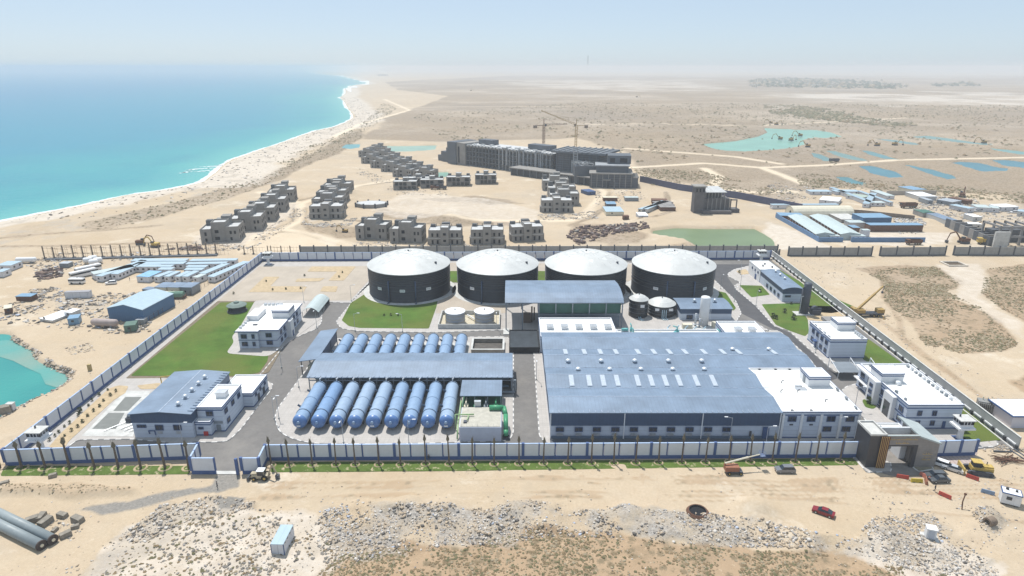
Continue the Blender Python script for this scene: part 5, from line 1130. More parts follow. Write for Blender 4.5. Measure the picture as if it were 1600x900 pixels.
RIGHTP=[(424,727.5),(452,727),(488,726.5),(525,726),(555,726),(592,726),(626,726),(665,725),(702,725),(738,725),(772,725),(811,724.5),(849,724),(887,724),(924,724),(959,724),(993,723.5),(1029,723),(1065,723),(1102,723),(1139,722),(1172,722),(1206,722),(1242,722),(1275,721),(1312,721)]
def place(proto,i,loc,rz,label,**k):
    if i==0:
        proto.location=loc; proto.rotation_euler=(0,0,rz); proto['label']=label
        if k.get('sc'): proto.scale=k['sc'] if isinstance(k['sc'],tuple) else (k['sc'],)*3
        return proto
    return dup(proto,loc,rz,label,**k)
tp=tied_palm(); i=0
for j,(px,py) in enumerate(LEFTP+RIGHTP):
    xx,yy=P(px,py); lb=(f'{ORD[j]} bare tied-up palm from the left on the left grass strip' if j<9 else f'{ORD[j-9]} bare tied-up palm counting right from the backhoe along the front wall')
    o=place(tp,i,(xx,yy,0),random.random()*6,lb,sc=(1.0+(.35 if j<9 else 0),)*2+(random.uniform(.9,1.05),)); o.rotation_euler=(random.uniform(-.02,.02),random.uniform(-.03,.03),random.random()*6); i+=1
def lamp_post():
    t=T('lamp_post','','lamp post',(0,0,0),0,'lamp posts along the plant roads',local=True)
    s=MB(); s.bar((0,0,0),(0,0,7),.10,6,.06); s.build('pole',GALV,t); s=MB(); s.bar((0,0,6.9),(1.5,0,7.3),.05,5); s.build('arm',GALV,t); s=MB(); s.box(1.2,2.1,-.15,.15,7.2,7.35); s.build('lamp_head',WSTEEL,t); s=MB(); s.box(-.2,.2,-.2,.2,0,.5); s.build('base',CONCL,t); return t
lp=lamp_post()
LPX=[(436,655,'on the left kerb of the vessel block'),(467,606,'on the left kerb of the vessel block beside the side shed'),(537,693,'in front of the vessels on the left'),(639,694,'in front of the vessels on the right'),(440,575,'by the corner of the office lawn'),(495,512,'on the pavement beside the arched carport'),(549,471,'at the end of the dead end road beside the court'),(475,473,'at the front edge of the sandy court'),(429,655,'in the road by the control block'),(287,699,'on the pavement nib in front of the pump house'),(555,518,'on the kerb of the lawn before the first big tank'),(629,519,'on the kerb right of the lawn in front of the tanks'),(776,515,'in front of the two bunded tanks'),(1157,430,'on the small garden by the far right building'),(1156,453,'on the corner of the small square lawn'),(1181,479,'beside the kerb below the small square lawn'),(1126,452,'on the pavement right of the rightmost big tank'),(1147,472,'on the kerb beside the small blue hall'),(1274,552,'on the pavement in front of the two-storey block'),(1335,640,'on the paving in front of the office building'),(1140,690,'before the right end of the hall front'),(1305,690,'before the white annex front near the gatehouse'),(838,594,'beside the left wall of the hall'),(1195,705,'just behind the front wall by the hall corner')]
for i,(px,py,w_) in enumerate(LPX): xx,yy=P(px,py); place(lp,i,(xx,yy,.1),random.choice((0,PI/2,PI,-PI/2)),'slim grey lamp post '+w_)
def bush(n=60,r=.5,h=.7,seed=1):
    rr=random.Random(seed); s=MB()
    for i in range(n):
        a=rr.uniform(0,6.28); q=r*rr.random()**.6; z=h*rr.random()**.8; c=Vector((q*math.cos(a)*(1-.4*z/h),q*math.sin(a)*(1-.4*z/h),z)); w=rr.uniform(.08,.2)*(r/.5)
        d1=Vector((rr.uniform(-1,1),rr.uniform(-1,1),rr.uniform(-1,1))).normalized()*w; d2=Vector((rr.uniform(-1,1),rr.uniform(-1,1),rr.uniform(-.3,1))).normalized()*w
        s.add([c-d1,c+d2,c+d1,c-d2],[(0,1,2,3)])
    return s
sp=T('garden_shrub','','shrub',(0,0,0),0,'young shrubs in the plant gardens',local=True); bush(60,.45,.8).build('foliage',LEAF,sp); s=MB(); s.bar((0,0,0),(0,0,.5),.04,4); s.build('stem',TRUNK,sp)
pts=[]
bx=[(P(px,py)) for px,py in [(90,690),(97,682),(104,676),(112,668),(121,662),(130,652),(138,645),(147,636),(157,627),(166,619),(176,612)]]
for k,(xx,yy) in enumerate(bx):
    for d_ in (-2.0,1.4): pts.append((xx+d_+random.uniform(-.5,.5),yy+random.uniform(-.5,.5),f'{["outer","inner"][int(d_>0)]} row shrub number {ORD[k]} from the front in the long planted bed'.replace('number ','')))
for i,(xx,yy,lb) in enumerate(pts): o=place(sp,i,(xx,yy,.2),random.random()*6,lb,sc=random.uniform(.8,1.3)); o['group']='small shrubs in the long planted bed'
for (px,py,sc_,lb) in ((125,645,2.0,'tallest shrub in the long planted bed by the left wall'),(1155,427,1.6,'round shrub in the little sandy garden by the far building'),(1187,457,1.8,'young tree-like shrub in the middle of the small square lawn'),(1225,489,2.2,'shrub in the lawn left of the dark scrubber column'),(1207,497,2.4,'leafy clump at the road edge of the lawn left of the scrubber'),(1212,499,2.0,'second leafy clump at the road edge, behind the kerb'),(1240,500,2.6,'shrub nearest the scrubber column plinth'),(1236,476,1.4,'dark shrub at the far edge of the scrubber lawn'),(1358,631,2.6,'leafy bush in the tiny lawn before the office building'),(476,432,1.3,'shrub in the middle of the sandy court'),(535,427,1.2,'shrub at the right end of the back flower bed'),(530,434,1.2,'shrub in the right part of the back flower bed'),(470,452,1.2,'shrub at the right end of the front flower bed'),(447,453,1.2,'shrub in the front flower bed of the court'),(426,454,1.2,'shrub at the left of the front flower bed'),(416,441,1.2,'shrub in the oblique left flower bed'),(600,494,1.1,'left of the three small shrubs in the lawn before the tanks'),(611,494,1.2,'middle of the three small shrubs in the lawn before the tanks'),(622,494,1.1,'right of the three small shrubs in the lawn before the tanks'),(1420,478,1.0,'lone weed in the dry field beyond the right wall'),(365,460,1.3,'shrub at the left front corner of the court lawn edge')):
    xx,yy=P(px,py); dup(sp,(xx,yy,.2),random.random()*6,lb,sc=sc_,group='young shrubs in the plant gardens')
# ================================================================ VEHICLES
def car(paint,kind='sedan',name='parked_car'):
    t=T(name,'','car',(0,0,0),0,None,local=True); L_=4.5; W=1.8
    if kind=='suv': pr=[(-2.3,.35),(-2.3,.95),(-1.25,1.05),(-.55,1.65),(1.9,1.7),(2.3,1.1),(2.3,.35)]; cab=[(-1.2,1.04),(-.55,1.62),(1.85,1.67),(2.2,1.1)]
    else: pr=[(-2.25,.32),(-2.25,.75),(-1.2,.9),(-1.0,.92),(1.55,.98),(2.25,.9),(2.25,.32)]; cab=[(-1.15,.9),(-.35,1.42),(.85,1.45),(1.75,.97)]
    def ex(pr,w0,w1,m,nm,par):
        n=len(pr); zt=max(z for _,z in pr); zb=min(z for _,z in pr)
        ww=lambda z:w0+(w1-w0)*(z-zb)/(zt-zb+1e-6)
        s=MB(); s.add([(x,-ww(z)/2,z) for x,z in pr]+[(x,ww(z)/2,z) for x,z in pr],[tuple(range(n)),tuple(range(n,2*n))[::-1]]+[(i,n+i,n+(i+1)%n,(i+1)%n) for i in range(n)]); return s.build(nm,m,par)
    if kind=='suv': body=ex([(-2.3,.35),(-2.3,.95),(-1.25,1.08),(2.3,1.12),(2.3,.35)],1.85,1.8,paint,'body',t); ex(cab,1.7,1.4,GLASS,'cabin_glass',t); s=MB(); s.prism([(-.6,-.68),(1.85,-.68),(1.85,.68),(-.6,.68)],1.63,1.71); s.build('cabin_roof',paint,t)
    else: body=ex(pr,1.8,1.7,paint,'body',t); ex(cab,1.6,1.25,GLASS,'cabin_glass',t); s=MB(); s.prism([(-.38,-.6),(.88,-.6),(.88,.6),(-.38,.6)],1.43,1.49); s.build('cabin_roof',paint,t)
    for x_ in (-1.4,1.4):
        for y_ in (-.8,.8):
            s=MB(); s.lathe([(.01,-.11),(.33,-.11),(.33,.11),(.01,.11)],(x_,y_,.33),14,'y'); wh=s.build('wheel',TYRE,t)
            s=MB(); s.lathe([(.01,-.12),(.19,-.12),(.19,.12),(.01,.12)],(x_,y_,.33),8,'y'); s.build('rim',GALV,wh)
    for y_ in (-.62,.62):
        s=MB(); s.box(-2.32 if kind=='suv' else -2.27,-2.2,y_-.18,y_+.18,.6,.75); s.build('headlight',LAMPG,t); s=MB(); s.box(2.2,2.32 if kind=='suv' else 2.27,y_-.18,y_+.18,.65,.82); s.build('tail_light',REDL,t)
    return t
sed=car(WCAR); suv=car(WCAR,'suv')
def putcar(proto,first,px,py,rz,label,paint):
    xx,yy=P(px,py); sw={'white_car_paint':paint} if paint is not WCAR else None
    return dup(proto,(xx,yy,.03),rz,label,swap=sw)
cars=[(suv,1226,737,0.0,'grey hatchback parked on the sand outside the front wall',MCAR),(sed,1286,803,-.62+0,'dark red car parked askew on the open sand near the rubble',RED),(suv,1467,727,-.75+0,'white estate car parked against the gatehouse side',WCAR),(sed,1488,735,-.7,'silver saloon parked right of the white estate car',SILV),(suv,1460,746,-.05,'black pickup-like car in front of the gatehouse planter',GCAR),(sed,1467,752,0.05,'black car with glaring windscreen, nearest to the camera of the gate pair',GCAR)]
P0=P(173,444); 
for c_ in cars: putcar(c_[0],0,*c_[1:])
putcar(suv,0,174,444,.3,'white car parked on the sand in front of the left cabin camp',WCAR)
for k,(px,py,rz,lb) in enumerate(((1382,357,.2,'white van near the canopy of the right cabin camp'),(1493,328,.1,'first pale car in the row by the sheds on the right'),(1500,330,.3,'second pale car in the row by the sheds on the right'),(1508,327,.2,'third pale car in the row by the sheds on the right'),(1527,331,.1,'white pickup parked beside the row of long cabins'),(1545,330,0,'white van parked by the long cabins at the right'),(1584,333,0,'white minibus at the right picture edge'),(1595,331,.1,'second white minibus at the right picture edge'))): putcar(suv,0,px,py,rz,lb,[WCAR,SILV,MCAR][k%3])
for o in (sed,suv):
    for c_ in list(o.children_recursive): bpy.data.objects.remove(c_)
    bpy.data.objects.remove(o)
def bus(label,px,py,rz,L_=11,h=3.0,W=2.5,stripe=None):
    xx,yy=P(px,py); t=T('parked_bus' if L_>8 else 'parked_minibus',label,'bus',(xx,yy,0),rz,local=True)
    s=MB(); s.box(-L_/2,L_/2,-W/2,W/2,.4,h); s.build('body',WCAR,t); s=MB(); s.box(-L_/2-.02,L_/2+.02,-W/2-.02,W/2+.02,h*.55,h*.82); s.build('window_band',GLASS,t); 
    for x_ in (-L_*.3,L_*.3):
        for y_ in (-W/2+.1,W/2-.1): s=MB(); s.lathe([(.01,-.15),(.45,-.15),(.45,.15),(.01,.15)],(x_,y_,.45),12,'y'); s.build('wheel',TYRE,t)
    s=MB(); s.box(-L_/2+.4,L_/2-.4,-W/2+.3,W/2-.3,h,h+.12); s.build('roof_pod',PARA,t)
    return t
bus('large white bus parked beside the left cabin camp',131,432,.95,11,3.1); bus('second large white bus parked close behind the first one',139,425,.95,11,3.1); bus('small white minibus in front of the two large buses',121,443,0,6.5,2.5,2.1)
def wheel(t,x,y,z,r,w=.5,m=TYRE):
    s=MB(); s.lathe([(.01,-w/2),(r*.9,-w/2),(r,-w/3),(r,w/3),(r*.9,w/2),(.01,w/2)],(x,y,z),18,'y'); o=s.build('wheel',m,t); s=MB(); s.lathe([(.01,-w/2-.02),(r*.45,-w/2-.02),(r*.45,w/2+.02),(.01,w/2+.02)],(x,y,z),10,'y'); s.build('rim',YEL,o); return o
xx,yy=P(409,748); t=T('backhoe_loader','dusty pale backhoe loader with raised arm parked outside the open side gate','backhoe',(xx,yy,0),0,local=True)
CY=mat('dusty_cream_machine_paint',(.42,.37,.27),.7,var=.3,scale=2)
s=MB(); s.box(-2.3,2.0,-.9,.9,.7,1.5); s.build('chassis',CY,t); s=MB(); s.box(-2.6,-.8,-.6,.6,1.5,2.0); s.build('bonnet',CY,t)
s=MB(); s.box(-.8,1.0,-.85,.85,1.5,2.8); cb=s.build('cab',GLASS,t); s=MB(); s.box(-.95,1.1,-.95,.95,2.8,2.95); s.build('cab_roof',PARA,cb); s=MB()
for x_,y_ in ((-.8,-.85),(1,-.85),(-.8,.85),(1,.85)): s.bar((x_,y_,1.5),(x_,y_,2.8),.07,4)
s.build('cabin_posts',CY,cb)
for y_ in (-1.05,1.05): wheel(t,1.2,y_,.85,.85,.5); wheel(t,-1.7,y_,.6,.6,.4)
s=MB(); s.bar((2.0,0,1.4),(3.2,.2,4.4),.24,6); s.build('boom',CY,t); s=MB(); s.bar((3.2,.2,4.4),(4.3,.1,1.4),.2,6); s.build('dipper_arm',CY,t); s=MB(); s.box(3.9,4.8,-.5,.6,.2,1.3); s.build('rear_bucket',DSTEEL,t)
s=MB(); s.add([(-3.7,-1.2,.2),(-3.7,1.2,.2),(-2.9,1.2,.2),(-2.9,-1.2,.2),(-3.5,-1.2,1.1),(-3.5,1.2,1.1),(-3.0,1.2,1.2),(-3.0,-1.2,1.2)],[(0,3,2,1),(4,5,6,7),(0,1,5,4),(1,2,6,5),(2,3,7,6),(3,0,4,7)]); s.build('front_bucket',DSTEEL,t)
s=MB(); s.bar((-3.2,-.6,.7),(-1,-.6,1.7),.1,5); s.bar((-3.2,.6,.7),(-1,.6,1.7),.1,5); s.build('loader_arm',CY,t)
t.scale=(.88,)*3
xx,yy=P(1523,738); t=T('yellow_bulldozer','muddy yellow bulldozer with a dark cab parked right of the saloon cars','bulldozer',(xx,yy,0),-.25,local=True)
s=MB(); s.box(-1.2,3.4,-1,1,.9,1.9); s.box(1.2,3.4,-.7,.7,1.9,2.3); s.build('body',YEL,t)
for y_ in (-1.35,1.35): s=MB(); s.lathe([(.01,-.3),(.6,-.3),(.6,.3),(.01,.3)],(-1.6,y_,.6),12,'y'); s.box(-1.6,2.8,y_-.3,y_+.3,.02,1.2); s.lathe([(.01,-.3),(.6,-.3),(.6,.3),(.01,.3)],(2.8,y_,.6),12,'y'); s.build('track',DSTEEL,t)
s=MB(); s.box(-1.0,.8,-.8,.8,1.9,3.1); cb=s.build('cab',ROOMD,t); s=MB(); s.box(-1.2,1.0,-1,1,3.1,3.25); s.build('cab_roof',YEL,cb)
s=MB(); s.box(-3.2,-2.9,-2.0,2.0,.15,1.7); s.build('blade',YEL,t); s=MB(); s.bar((-3,1.2,.8),(-.5,1.2,.9),.12); s.bar((-3,-1.2,.8),(-.5,-1.2,.9),.12); s.build('push_arm',YEL,t)
s=MB(); s.bar((2.2,.3,2.2),(2.2,.3,3.1),.1,6); s.build('exhaust',DSTEEL,t)
xx,yy=P(1146,739); t=T('boom_lift','orange-brown boom lift with a long low cream boom reaching right over the grass','boom lift',(xx,yy,0),0.0,local=True)
s=MB(); s.box(-2.0,2.2,-1.1,1.1,.6,1.0); s.build('chassis',DSTEEL,t); s=MB(); s.box(-2.6,1.2,-1.0,1.0,1.0,2.4); s.build('turntable',ORG,t)
for x_ in (-1.5,1.6):
    for y_ in (-1.1,1.1): wheel(t,x_,y_,.5,.5,.4)
s=MB(); s.bar((-2.6,.2,3.0),(4.2,1.6,4.0),.26,6); b2=s.build('boom',CREAM,t); s=MB(); s.bar((4.2,1.6,4.0),(7.6,2.2,4.5),.16,6); s.build('boom_extension',CREAM,b2); s=MB(); s.bar((-2.4,0,2.2),(-2.6,.2,3.0),.2); s.build('boom_pivot',ORG,t)
s=MB()
for z_ in (4.2,4.8,5.3):
    s.tube([(7.6,1.4,z_),(9.0,1.7,z_),(8.8,3.2,z_),(7.4,2.9,z_),(7.6,1.4,z_)],.05,4)
s.box(7.5,8.9,1.6,3.0,4.1,4.2); s.build('basket',mat('blue_grey_basket',(.15,.20,.32),.5),t)
t.scale=(.88,)*3
# mobile crane beyond right wall
xx,yy=P(1352,494); t=T('mobile_crane','ochre truck crane with raised telescopic boom on the sand beyond the right wall','mobile crane',(xx,yy,0),0.0,local=True)
OC=mat('ochre_crane_paint',(.36,.24,.08),.6,var=.25,scale=1.5)
s=MB(); s.box(-5,6.5,-1.3,1.3,1.0,1.7); s.build('carrier',DSTEEL,t); s=MB(); s.box(4.0,6.6,-1.3,1.3,1.7,3.2); s.build('driver_cab',OC,t)
for x_ in (-4,-2.6,2.6,4.4):
    for y_ in (-1.2,1.2): wheel(t,x_,y_,.6,.6,.5)
s=MB(); s.box(-5.5,-1,-1.4,1.4,1.7,3.0); s.build('slewing_body',OC,t); s=MB(); s.box(-5.8,-4.4,-1.5,1.5,1.8,3.6); s.build('counterweight',OC,t)
s=MB(); s.bar((-3.5,0,3.0),(4.0,3,8.5),.55,4,.5); b2=s.build('boom',OC,t); s=MB(); s.bar((4.0,3,8.5),(7.4,4.4,11),.38,4,.35); s.build('boom_section',OC,b2); s=MB(); s.tube([(7.4,4.4,11),(8.2,4.6,10.9),(7.6,4.5,8.8)],.12); s.box(7.3,7.9,4.2,4.8,8.0,8.8); s.build('hook_block',DSTEEL,b2)
for x_ in (-5,5.6): s=MB(); s.box(x_-.15,x_+.15,-3.2,3.2,.6,.85); s.box(x_-.4,x_+.4,-3.6,-3,.0,.3); s.box(x_-.4,x_+.4,3,3.6,.0,.3); s.build('outrigger',OC,t)
def excavator(label,px,py,rz,m=OC,sc=1,reach=1):
    xx,yy=P(px,py); t=T('excavator',label,'excavator',(xx,yy,0),rz,local=True)
    for y_ in (-1.2,1.2): s=MB(); s.box(-2,2,y_-.35,y_+.35,0,1.0); s.build('track',DSTEEL,t)
    s=MB(); s.box(-2.2,1.6,-1.3,1.3,1.1,2.5); s.build('body',m,t); s=MB(); s.box(.2,1.6,.2,1.3,2.5,3.3); s.build('cab',GLASS,t)
    s=MB(); s.tube([(1.4,-.3,1.8),(4.2,-.3,5.4),(6.6,-.3,4.6)],.3,6); s.build('boom',m,t); s=MB(); s.bar((6.6,-.3,4.6),(7.6,-.3,1.2),.22,6); s.build('dipper_arm',m,t); s=MB(); s.box(7.0,8.0,-.9,.3,.2,1.3); s.build('bucket',DSTEEL,t)
    t.scale=(sc,)*3; return t
for a_ in (('excavator digging on the spit at the left of the turquoise lake',1219,218,2.8),('excavator in the middle of the spit in the turquoise lake',1236,220,.6),('third excavator with raised boom, behind the other two in the lake',1250,213,2.9),('excavator at the tip of the spit in the turquoise lake',1262,230,2.8),('excavator on the left bank above the turquoise lake',1213,195,.2),('pale excavator beside the one on the lake bank',1204,193,2.9),('excavator between two long excavation ponds',1370,228,3.0),('excavator right of the one between the long ponds',1398,227,.1),('far excavator at the right among the ponds',1537,224,2.8),('excavator on the plain beyond the pond line, far centre left',736,142,.3),('excavator among the dust on the far plain',995,152,.2)): excavator(*a_,sc=1.4)
excavator('small yellow excavator on the track between villa rows and plant wall',539,363,2.9,sc=.75); excavator('brown excavator on the sand behind the left post row',220,382,.1,RUST); excavator('earth mover at the rubble right of the camp post row',243,386,2.9,YEL)
excavator('excavator beside the precast yard gate on the right',1505,380,3.1,RUST,1.2)
# tipper trucks
def truck(label,px,py,rz,m=RUST,sc=1):
    xx,yy=P(px,py); t=T('tipper_truck',label,'truck',(xx,yy,0),rz,local=True)
    s=MB(); s.box(-4,4,-1.1,1.1,.8,1.2); s.build('chassis',DSTEEL,t); s=MB(); s.box(-4.2,-2.2,-1.2,1.2,1.0,3.0); cb=s.build('cab',m,t); s=MB(); s.box(-4.23,-3.3,-1.1,1.1,2.0,2.7); s.build('windscreen',GLASS,cb)
    s=MB(); s.add([(-1.9,-1.2,1.3),(4,-1.2,1.3),(4,1.2,1.3),(-1.9,1.2,1.3),(-2.1,-1.35,2.9),(4.2,-1.35,2.9),(4.2,1.35,2.9),(-2.1,1.35,2.9)],[(0,3,2,1),(0,1,5,4),(1,2,6,5),(2,3,7,6),(3,0,4,7)]); s.build('tipping_body',m,t)
    for x_ in (-3,1.6,3):
        for y_ in (-1.1,1.1): wheel(t,x_,y_,.5,.5,.4)
    t.scale=(sc,)*3; return t
truck('dark tipper truck on the sand below the fourth chain villa, left',681,296,0,RUST); truck('second dark tipper truck on the sand below the chain villas',690,296,0,DSTEEL); truck('brown truck at the crossing beside the right cabin camp',1419,325,.0,RUST,1.3); truck('grey brown truck by the blue perimeter wall of the barracks',1427,382,0,RUST); truck('dark truck on the desert road beyond the right pools',1303,253,.1,DSTEEL,1.2); truck('yellow loader truck standing on the light track at the right',1542,382,-.3,YEL,1.2)
excavator('tracked crane with a raised boom beside the right camp',1503,308,.9,RUST,1.3)
# barriers, cabins, pipes near gate
def barrier(label,px,py,rz,m):
    xx,yy=P(px,py); t=T('road_barrier',label,'barrier',(xx,yy,0),rz,local=True)
    s=MB(); s.add([(-1.3,-.3,0),(1.3,-.3,0),(1.3,.3,0),(-1.3,.3,0),(-1.25,-.1,.9),(1.25,-.1,.9),(1.25,.1,.9),(-1.25,.1,.9)],[(0,3,2,1),(4,5,6,7),(0,1,5,4),(1,2,6,5),(2,3,7,6),(3,0,4,7)]); s.build('barrier_body',m,t)
    for x_ in (-.7,.7): s=MB(); s.box(x_-.2,x_+.2,-.34,.34,0,.12); s.build('foot',DSTEEL,t)
barrier('red plastic road barrier left of the yellow one before the gatehouse',1410,747,-.3,REDB); barrier('yellow plastic road barrier before the gatehouse',1432,753,-.1,YELB); barrier('faded red road barrier standing nearly end-on by the black cars',1445,746,-1.2,mat('faded_red_barrier',(.45,.16,.12),.6)); barrier('orange brown road barrier leaning beside the yellow one',1447,753,1.1,ORG); barrier('red road barrier below the bulldozer',1519,748,-.75,REDB); barrier('red road barrier alone on the sand left of the guard cabin',1476,776,-.9,REDB); barrier('blue grey road barrier next to the guard cabin',1543,771,-.55,BLUB)
xx,yy=P(1576,785); t=T('guard_cabin','small white guard cabin with blue edges on the sand at the right','cabin',(xx,yy,0),-.5,local=True)
s=MB(); s.box(-1.8,1.8,-1.3,1.3,.3,2.9); s.build('walls',WHITEP,t); s=MB(); ring(s,-1.9,1.9,-1.4,1.4,2.8,3.0,.2); s.build('roof_trim',NAVY,t); s=MB(); s.box(-1.7,1.7,-1.2,1.2,2.9,3.0); s.build('roof',PARA,t)
s=MB(); s.box(-.9,.1,-1.36,-1.3,1.4,2.2); s.build('window',GLASS,t); s=MB(); s.box(1.8,1.86,-.6,.5,1.4,2.2); s.build('window',GLASS,t); s=MB(); s.box(.6,1.4,-1.36,-1.3,.35,2.3); s.build('door',PARA,t)
for x_ in (-1.2,1.2): s=MB(); s.box(x_-.3,x_+.3,-1.2,1.2,0,.3); s.build('skid',DSTEEL,t)
s=MB(); s.bar((-.8,.4,3.0),(-.8,.4,3.5),.3,8); s.bar((.9,.2,3.0),(.9,.2,3.4),.25,8); s.build('roof_vent',ROOMD,t)
xx,yy=P(1452,840); t=T('white_kiosk','small white cabinet with a door standing on the rubble at the lower right','cabinet',(xx,yy,0),-.35,local=True)
s=MB(); s.box(-.9,.9,-.8,.8,0.15,2.5); s.build('walls',WHITEP,t); s=MB(); s.box(-1.0,1.0,-.9,.9,2.5,2.62); s.build('roof',PARA,t); s=MB(); s.box(-.6,.6,-.85,-.8,.3,2.2); s.build('door',mat('pale_blue_door',(.48,.52,.58),.6),t); s=MB(); s.box(-1.6,1.6,-1.4,1.3,0,.15); s.build('base_slab',CONCL,t)
t=T('white_container','white portable container with pale blue roof lying on the rubble, bottom left of centre','container',(-47.0,107.2,0),-.02,local=True)
s=MB(); s.box(-1.3,1.3,-2.9,2.9,.1,2.7); s.build('walls',CABW,t); s=MB(); s.box(-1.32,1.32,-2.92,2.92,2.7,2.8); s.build('roof',LBLUE,t); s=MB(); s.box(-1.35,-1.2,-2.95,-2.8,.1,2.7); s.box(1.2,1.35,-2.95,-2.8,.1,2.7); s.build('corner_post',NAVY,t)
s=MB()
for k in range(4): s.box(1.3,1.36,-2.2+k*1.4,-1.8+k*1.4,2.35,2.6)
s.build('windows',GLASS,t)
for k,(a_,b_,lb) in enumerate((((66,858),(-60,795),'front one of two huge grey pipes lying on the sand, bottom left'),((84,849),(-60,778),'rear one of two huge grey pipes lying on the sand, bottom left'))):
    A=Vector((*P(*a_),1.0));B=Vector((*P(*b_),1.0)); d=(B-A).normalized(); t=T('large_grey_pipe',lb,'pipe',tuple(A)); s=MB(); s.bar(A,B,1.02,32); o=s.build('pipe_wall',PPIPE,t,True)
    for f in o.data.polygons:
        if len(f.vertices)>4: f.use_smooth=False
    s=MB(); s.bar(A-d*.25,A+d*.05,1.08,28); s.build('end_flange',mat('dark_brown_flange',(.07,.055,.05),.8,var=.3,scale=2),t); s=MB(); s.bar(A-d*.4,A-d*.2,.35,12); s.build('end_plug',CREAM,t)
    s=MB()
    for q in (8,11.5,22,33): s.bar(A+d*q,A+d*(q+.12),1.04,28)
    s.build('weld_ring',PPIPE,t)
xx,yy=P(1540,642); t=T('power_transformer','big grey transformer with cooling fins on the sand beyond the right wall','transformer',(xx,yy,0),-.45,local=True)
s=MB(); s.box(-2.4,2.0,-1.3,1.3,.4,3.2); s.build('tank',mat('grey_transformer_paint',(.25,.25,.24),.6,var=.15),t)
for k in range(9): s=MB(); s.box(-2.3+k*.48,-2.1+k*.48,-2.0,-1.32,.7,3.0); s.build('cooling_fin',MATS['grey_transformer_paint'],t)
s=MB()
for k in range(3): s.bar((-1.2+k*1.1,.3,3.2),(-1.2+k*1.1,.3,4.2),.15,8)
s.build('bushings',CREAM,t); s=MB(); s.lathe([(.01,-1.3),(.45,-1.3),(.45,1.3),(.01,1.3)],(2.6,.2,3.4),12,'y'); s.box(2.0,3.3,-1,1,1.0,1.6); s.build('conservator',GALV,t); s=MB(); s.box(-3,3.2,-1.9,1.5,0,.3); s.build('skid',RUST,t)
t=T('white_hut','white flat-roofed hut with blue roof edge beyond the right wall, cut by the picture edge','hut',(142,158,0))
s=MB(); s.box(135.8,148,152.5,161.0,0,3.6); s.build('walls',mat('lilac_white_wall',(.58,.58,.64),.8,var=.05),t); s=MB(); s.box(135.2,148.6,151.9,161.6,3.6,3.9); rf=s.build('roof',NAVY,t); s=MB(); s.box(135.5,148.3,152.2,161.3,3.91,3.97); s.build('roof_membrane',WHITE,rf)
# round dark well and rubble-side bits
hx,hy=HOLEC; t=T('open_shaft','dark round open shaft ring sunk in the sand beside the rubble','shaft',(hx,hy,0)); s=MB(); s.lathe([(2.1,.35),(1.75,.4),(1.7,.08),(.01,.08)],(hx,hy,.05),28); s.build('dark_bottom',BLACK,t); s=MB(); s.lathe([(2.5,.0),(2.1,.5),(1.9,.45),(1.9,.1)],(hx,hy,.02),28); s.build('rim',RUST,t)
xx,yy=P(1545,822); t=T('concrete_drum','brown concrete pipe ring lying on rubble below the guard cabin','concrete ring',(xx,yy,.2),.3,local=True); s=MB(); s.lathe([(.6,-.9),(1.0,-.9),(1.0,.9),(.6,.9),(.6,-.9)],(0,0,1.0),20,'x'); s.build('ring_body',mat('brown_concrete',(.22,.17,.13),.9,var=.3,scale=2),t)
xx,yy=P(1503,796); t=T('leaning_post','thin leaning rusty post with a knobbed top beside the small rubble patch','post',(xx,yy,0)); s=MB(); s.tube([(xx,yy,0),(xx+.2,yy+.6,1.6),(xx+.7,yy+1.0,3.2)],.14,6); s.box(xx+.5,xx+.9,yy+.8,yy+1.2,3.1,3.5); s.build('pole',RUST,t)
# people
def person(name='person'):
    me=bpy.data.meshes.new('body_src'); J=[(0,0,.95),(0,0,1.2),(0,0,1.42),(0,0,1.52),(0,0,1.68),(-.1,0,.92),(-.13,.12,.5),(-.13,.02,.06),(-.13,-.12,.03),(.1,0,.92),(.13,-.12,.5),(.13,.1,.06),(.13,-.02,.03),(-.2,0,1.40),(-.27,.08,1.12),(-.26,-.06,.9),(.2,0,1.40),(.27,-.08,1.12),(.26,.0,.88)]
    Ed=[(0,1),(1,2),(2,3),(3,4),(0,5),(5,6),(6,7),(7,8),(0,9),(9,10),(10,11),(11,12),(2,13),(13,14),(14,15),(2,16),(16,17),(17,18)]
    Rr=[.14,.14,.13,.06,.11,.1,.075,.05,.045,.1,.075,.05,.045,.07,.05,.04,.07,.05,.04]
    me.from_pydata(J,Ed,[]); o=bpy.data.objects.new('body_src',me); COL.objects.link(o); md=o.modifiers.new('s','SKIN')
    for v,r_ in zip(me.skin_vertices[0].data,Rr): v.radius=(r_,r_*.85)
    me.skin_vertices[0].data[0].use_root=True; o.modifiers.new('u','SUBSURF').levels=1
    dg=bpy.context.evaluated_depsgraph_get(); m2=bpy.data.meshes.new_from_object(o.evaluated_get(dg)); bpy.data.objects.remove(o)
    t=T('person','','person',(0,0,0),0,None,True); m2.materials.clear(); m2.materials.append(CLOTH); m2.materials.append(SKIN)
    for f in m2.polygons: f.material_index=1 if f.center.z>1.5 else 0
    b=bpy.data.objects.new('body',m2); COL.objects.link(b); b.parent=t; s=MB(); s.lathe([(.13,1.68),(.12,1.76),(.01,1.82)],(0,.0,0),10); s.build('hair',BLACK,t); return t
pp=person()
for i,(px,py,lb) in enumerate(((340,763,'person in dark clothes walking on the grey track outside the side gate'),(345,607,'person in dark clothes standing on the big left lawn'),(366,606,'person standing at the edge of the paving beside the office building'),(203,439,'person in the yard between the cabins of the left camp'),(307,455,'person on the sand track beside the left camp fence'),(1460,768,'person in reddish light on the sand below the barriers'),(1373,640,'person sitting level with the office steps'),(670,720,'person between the wall and the palms near the vessels'))):
    xx,yy=P(px,py); place(pp,i,(xx,yy,.1),random.random()*6,lb.replace('sitting level with the office steps','standing on the paving by the office portal').replace('in reddish light ',''))
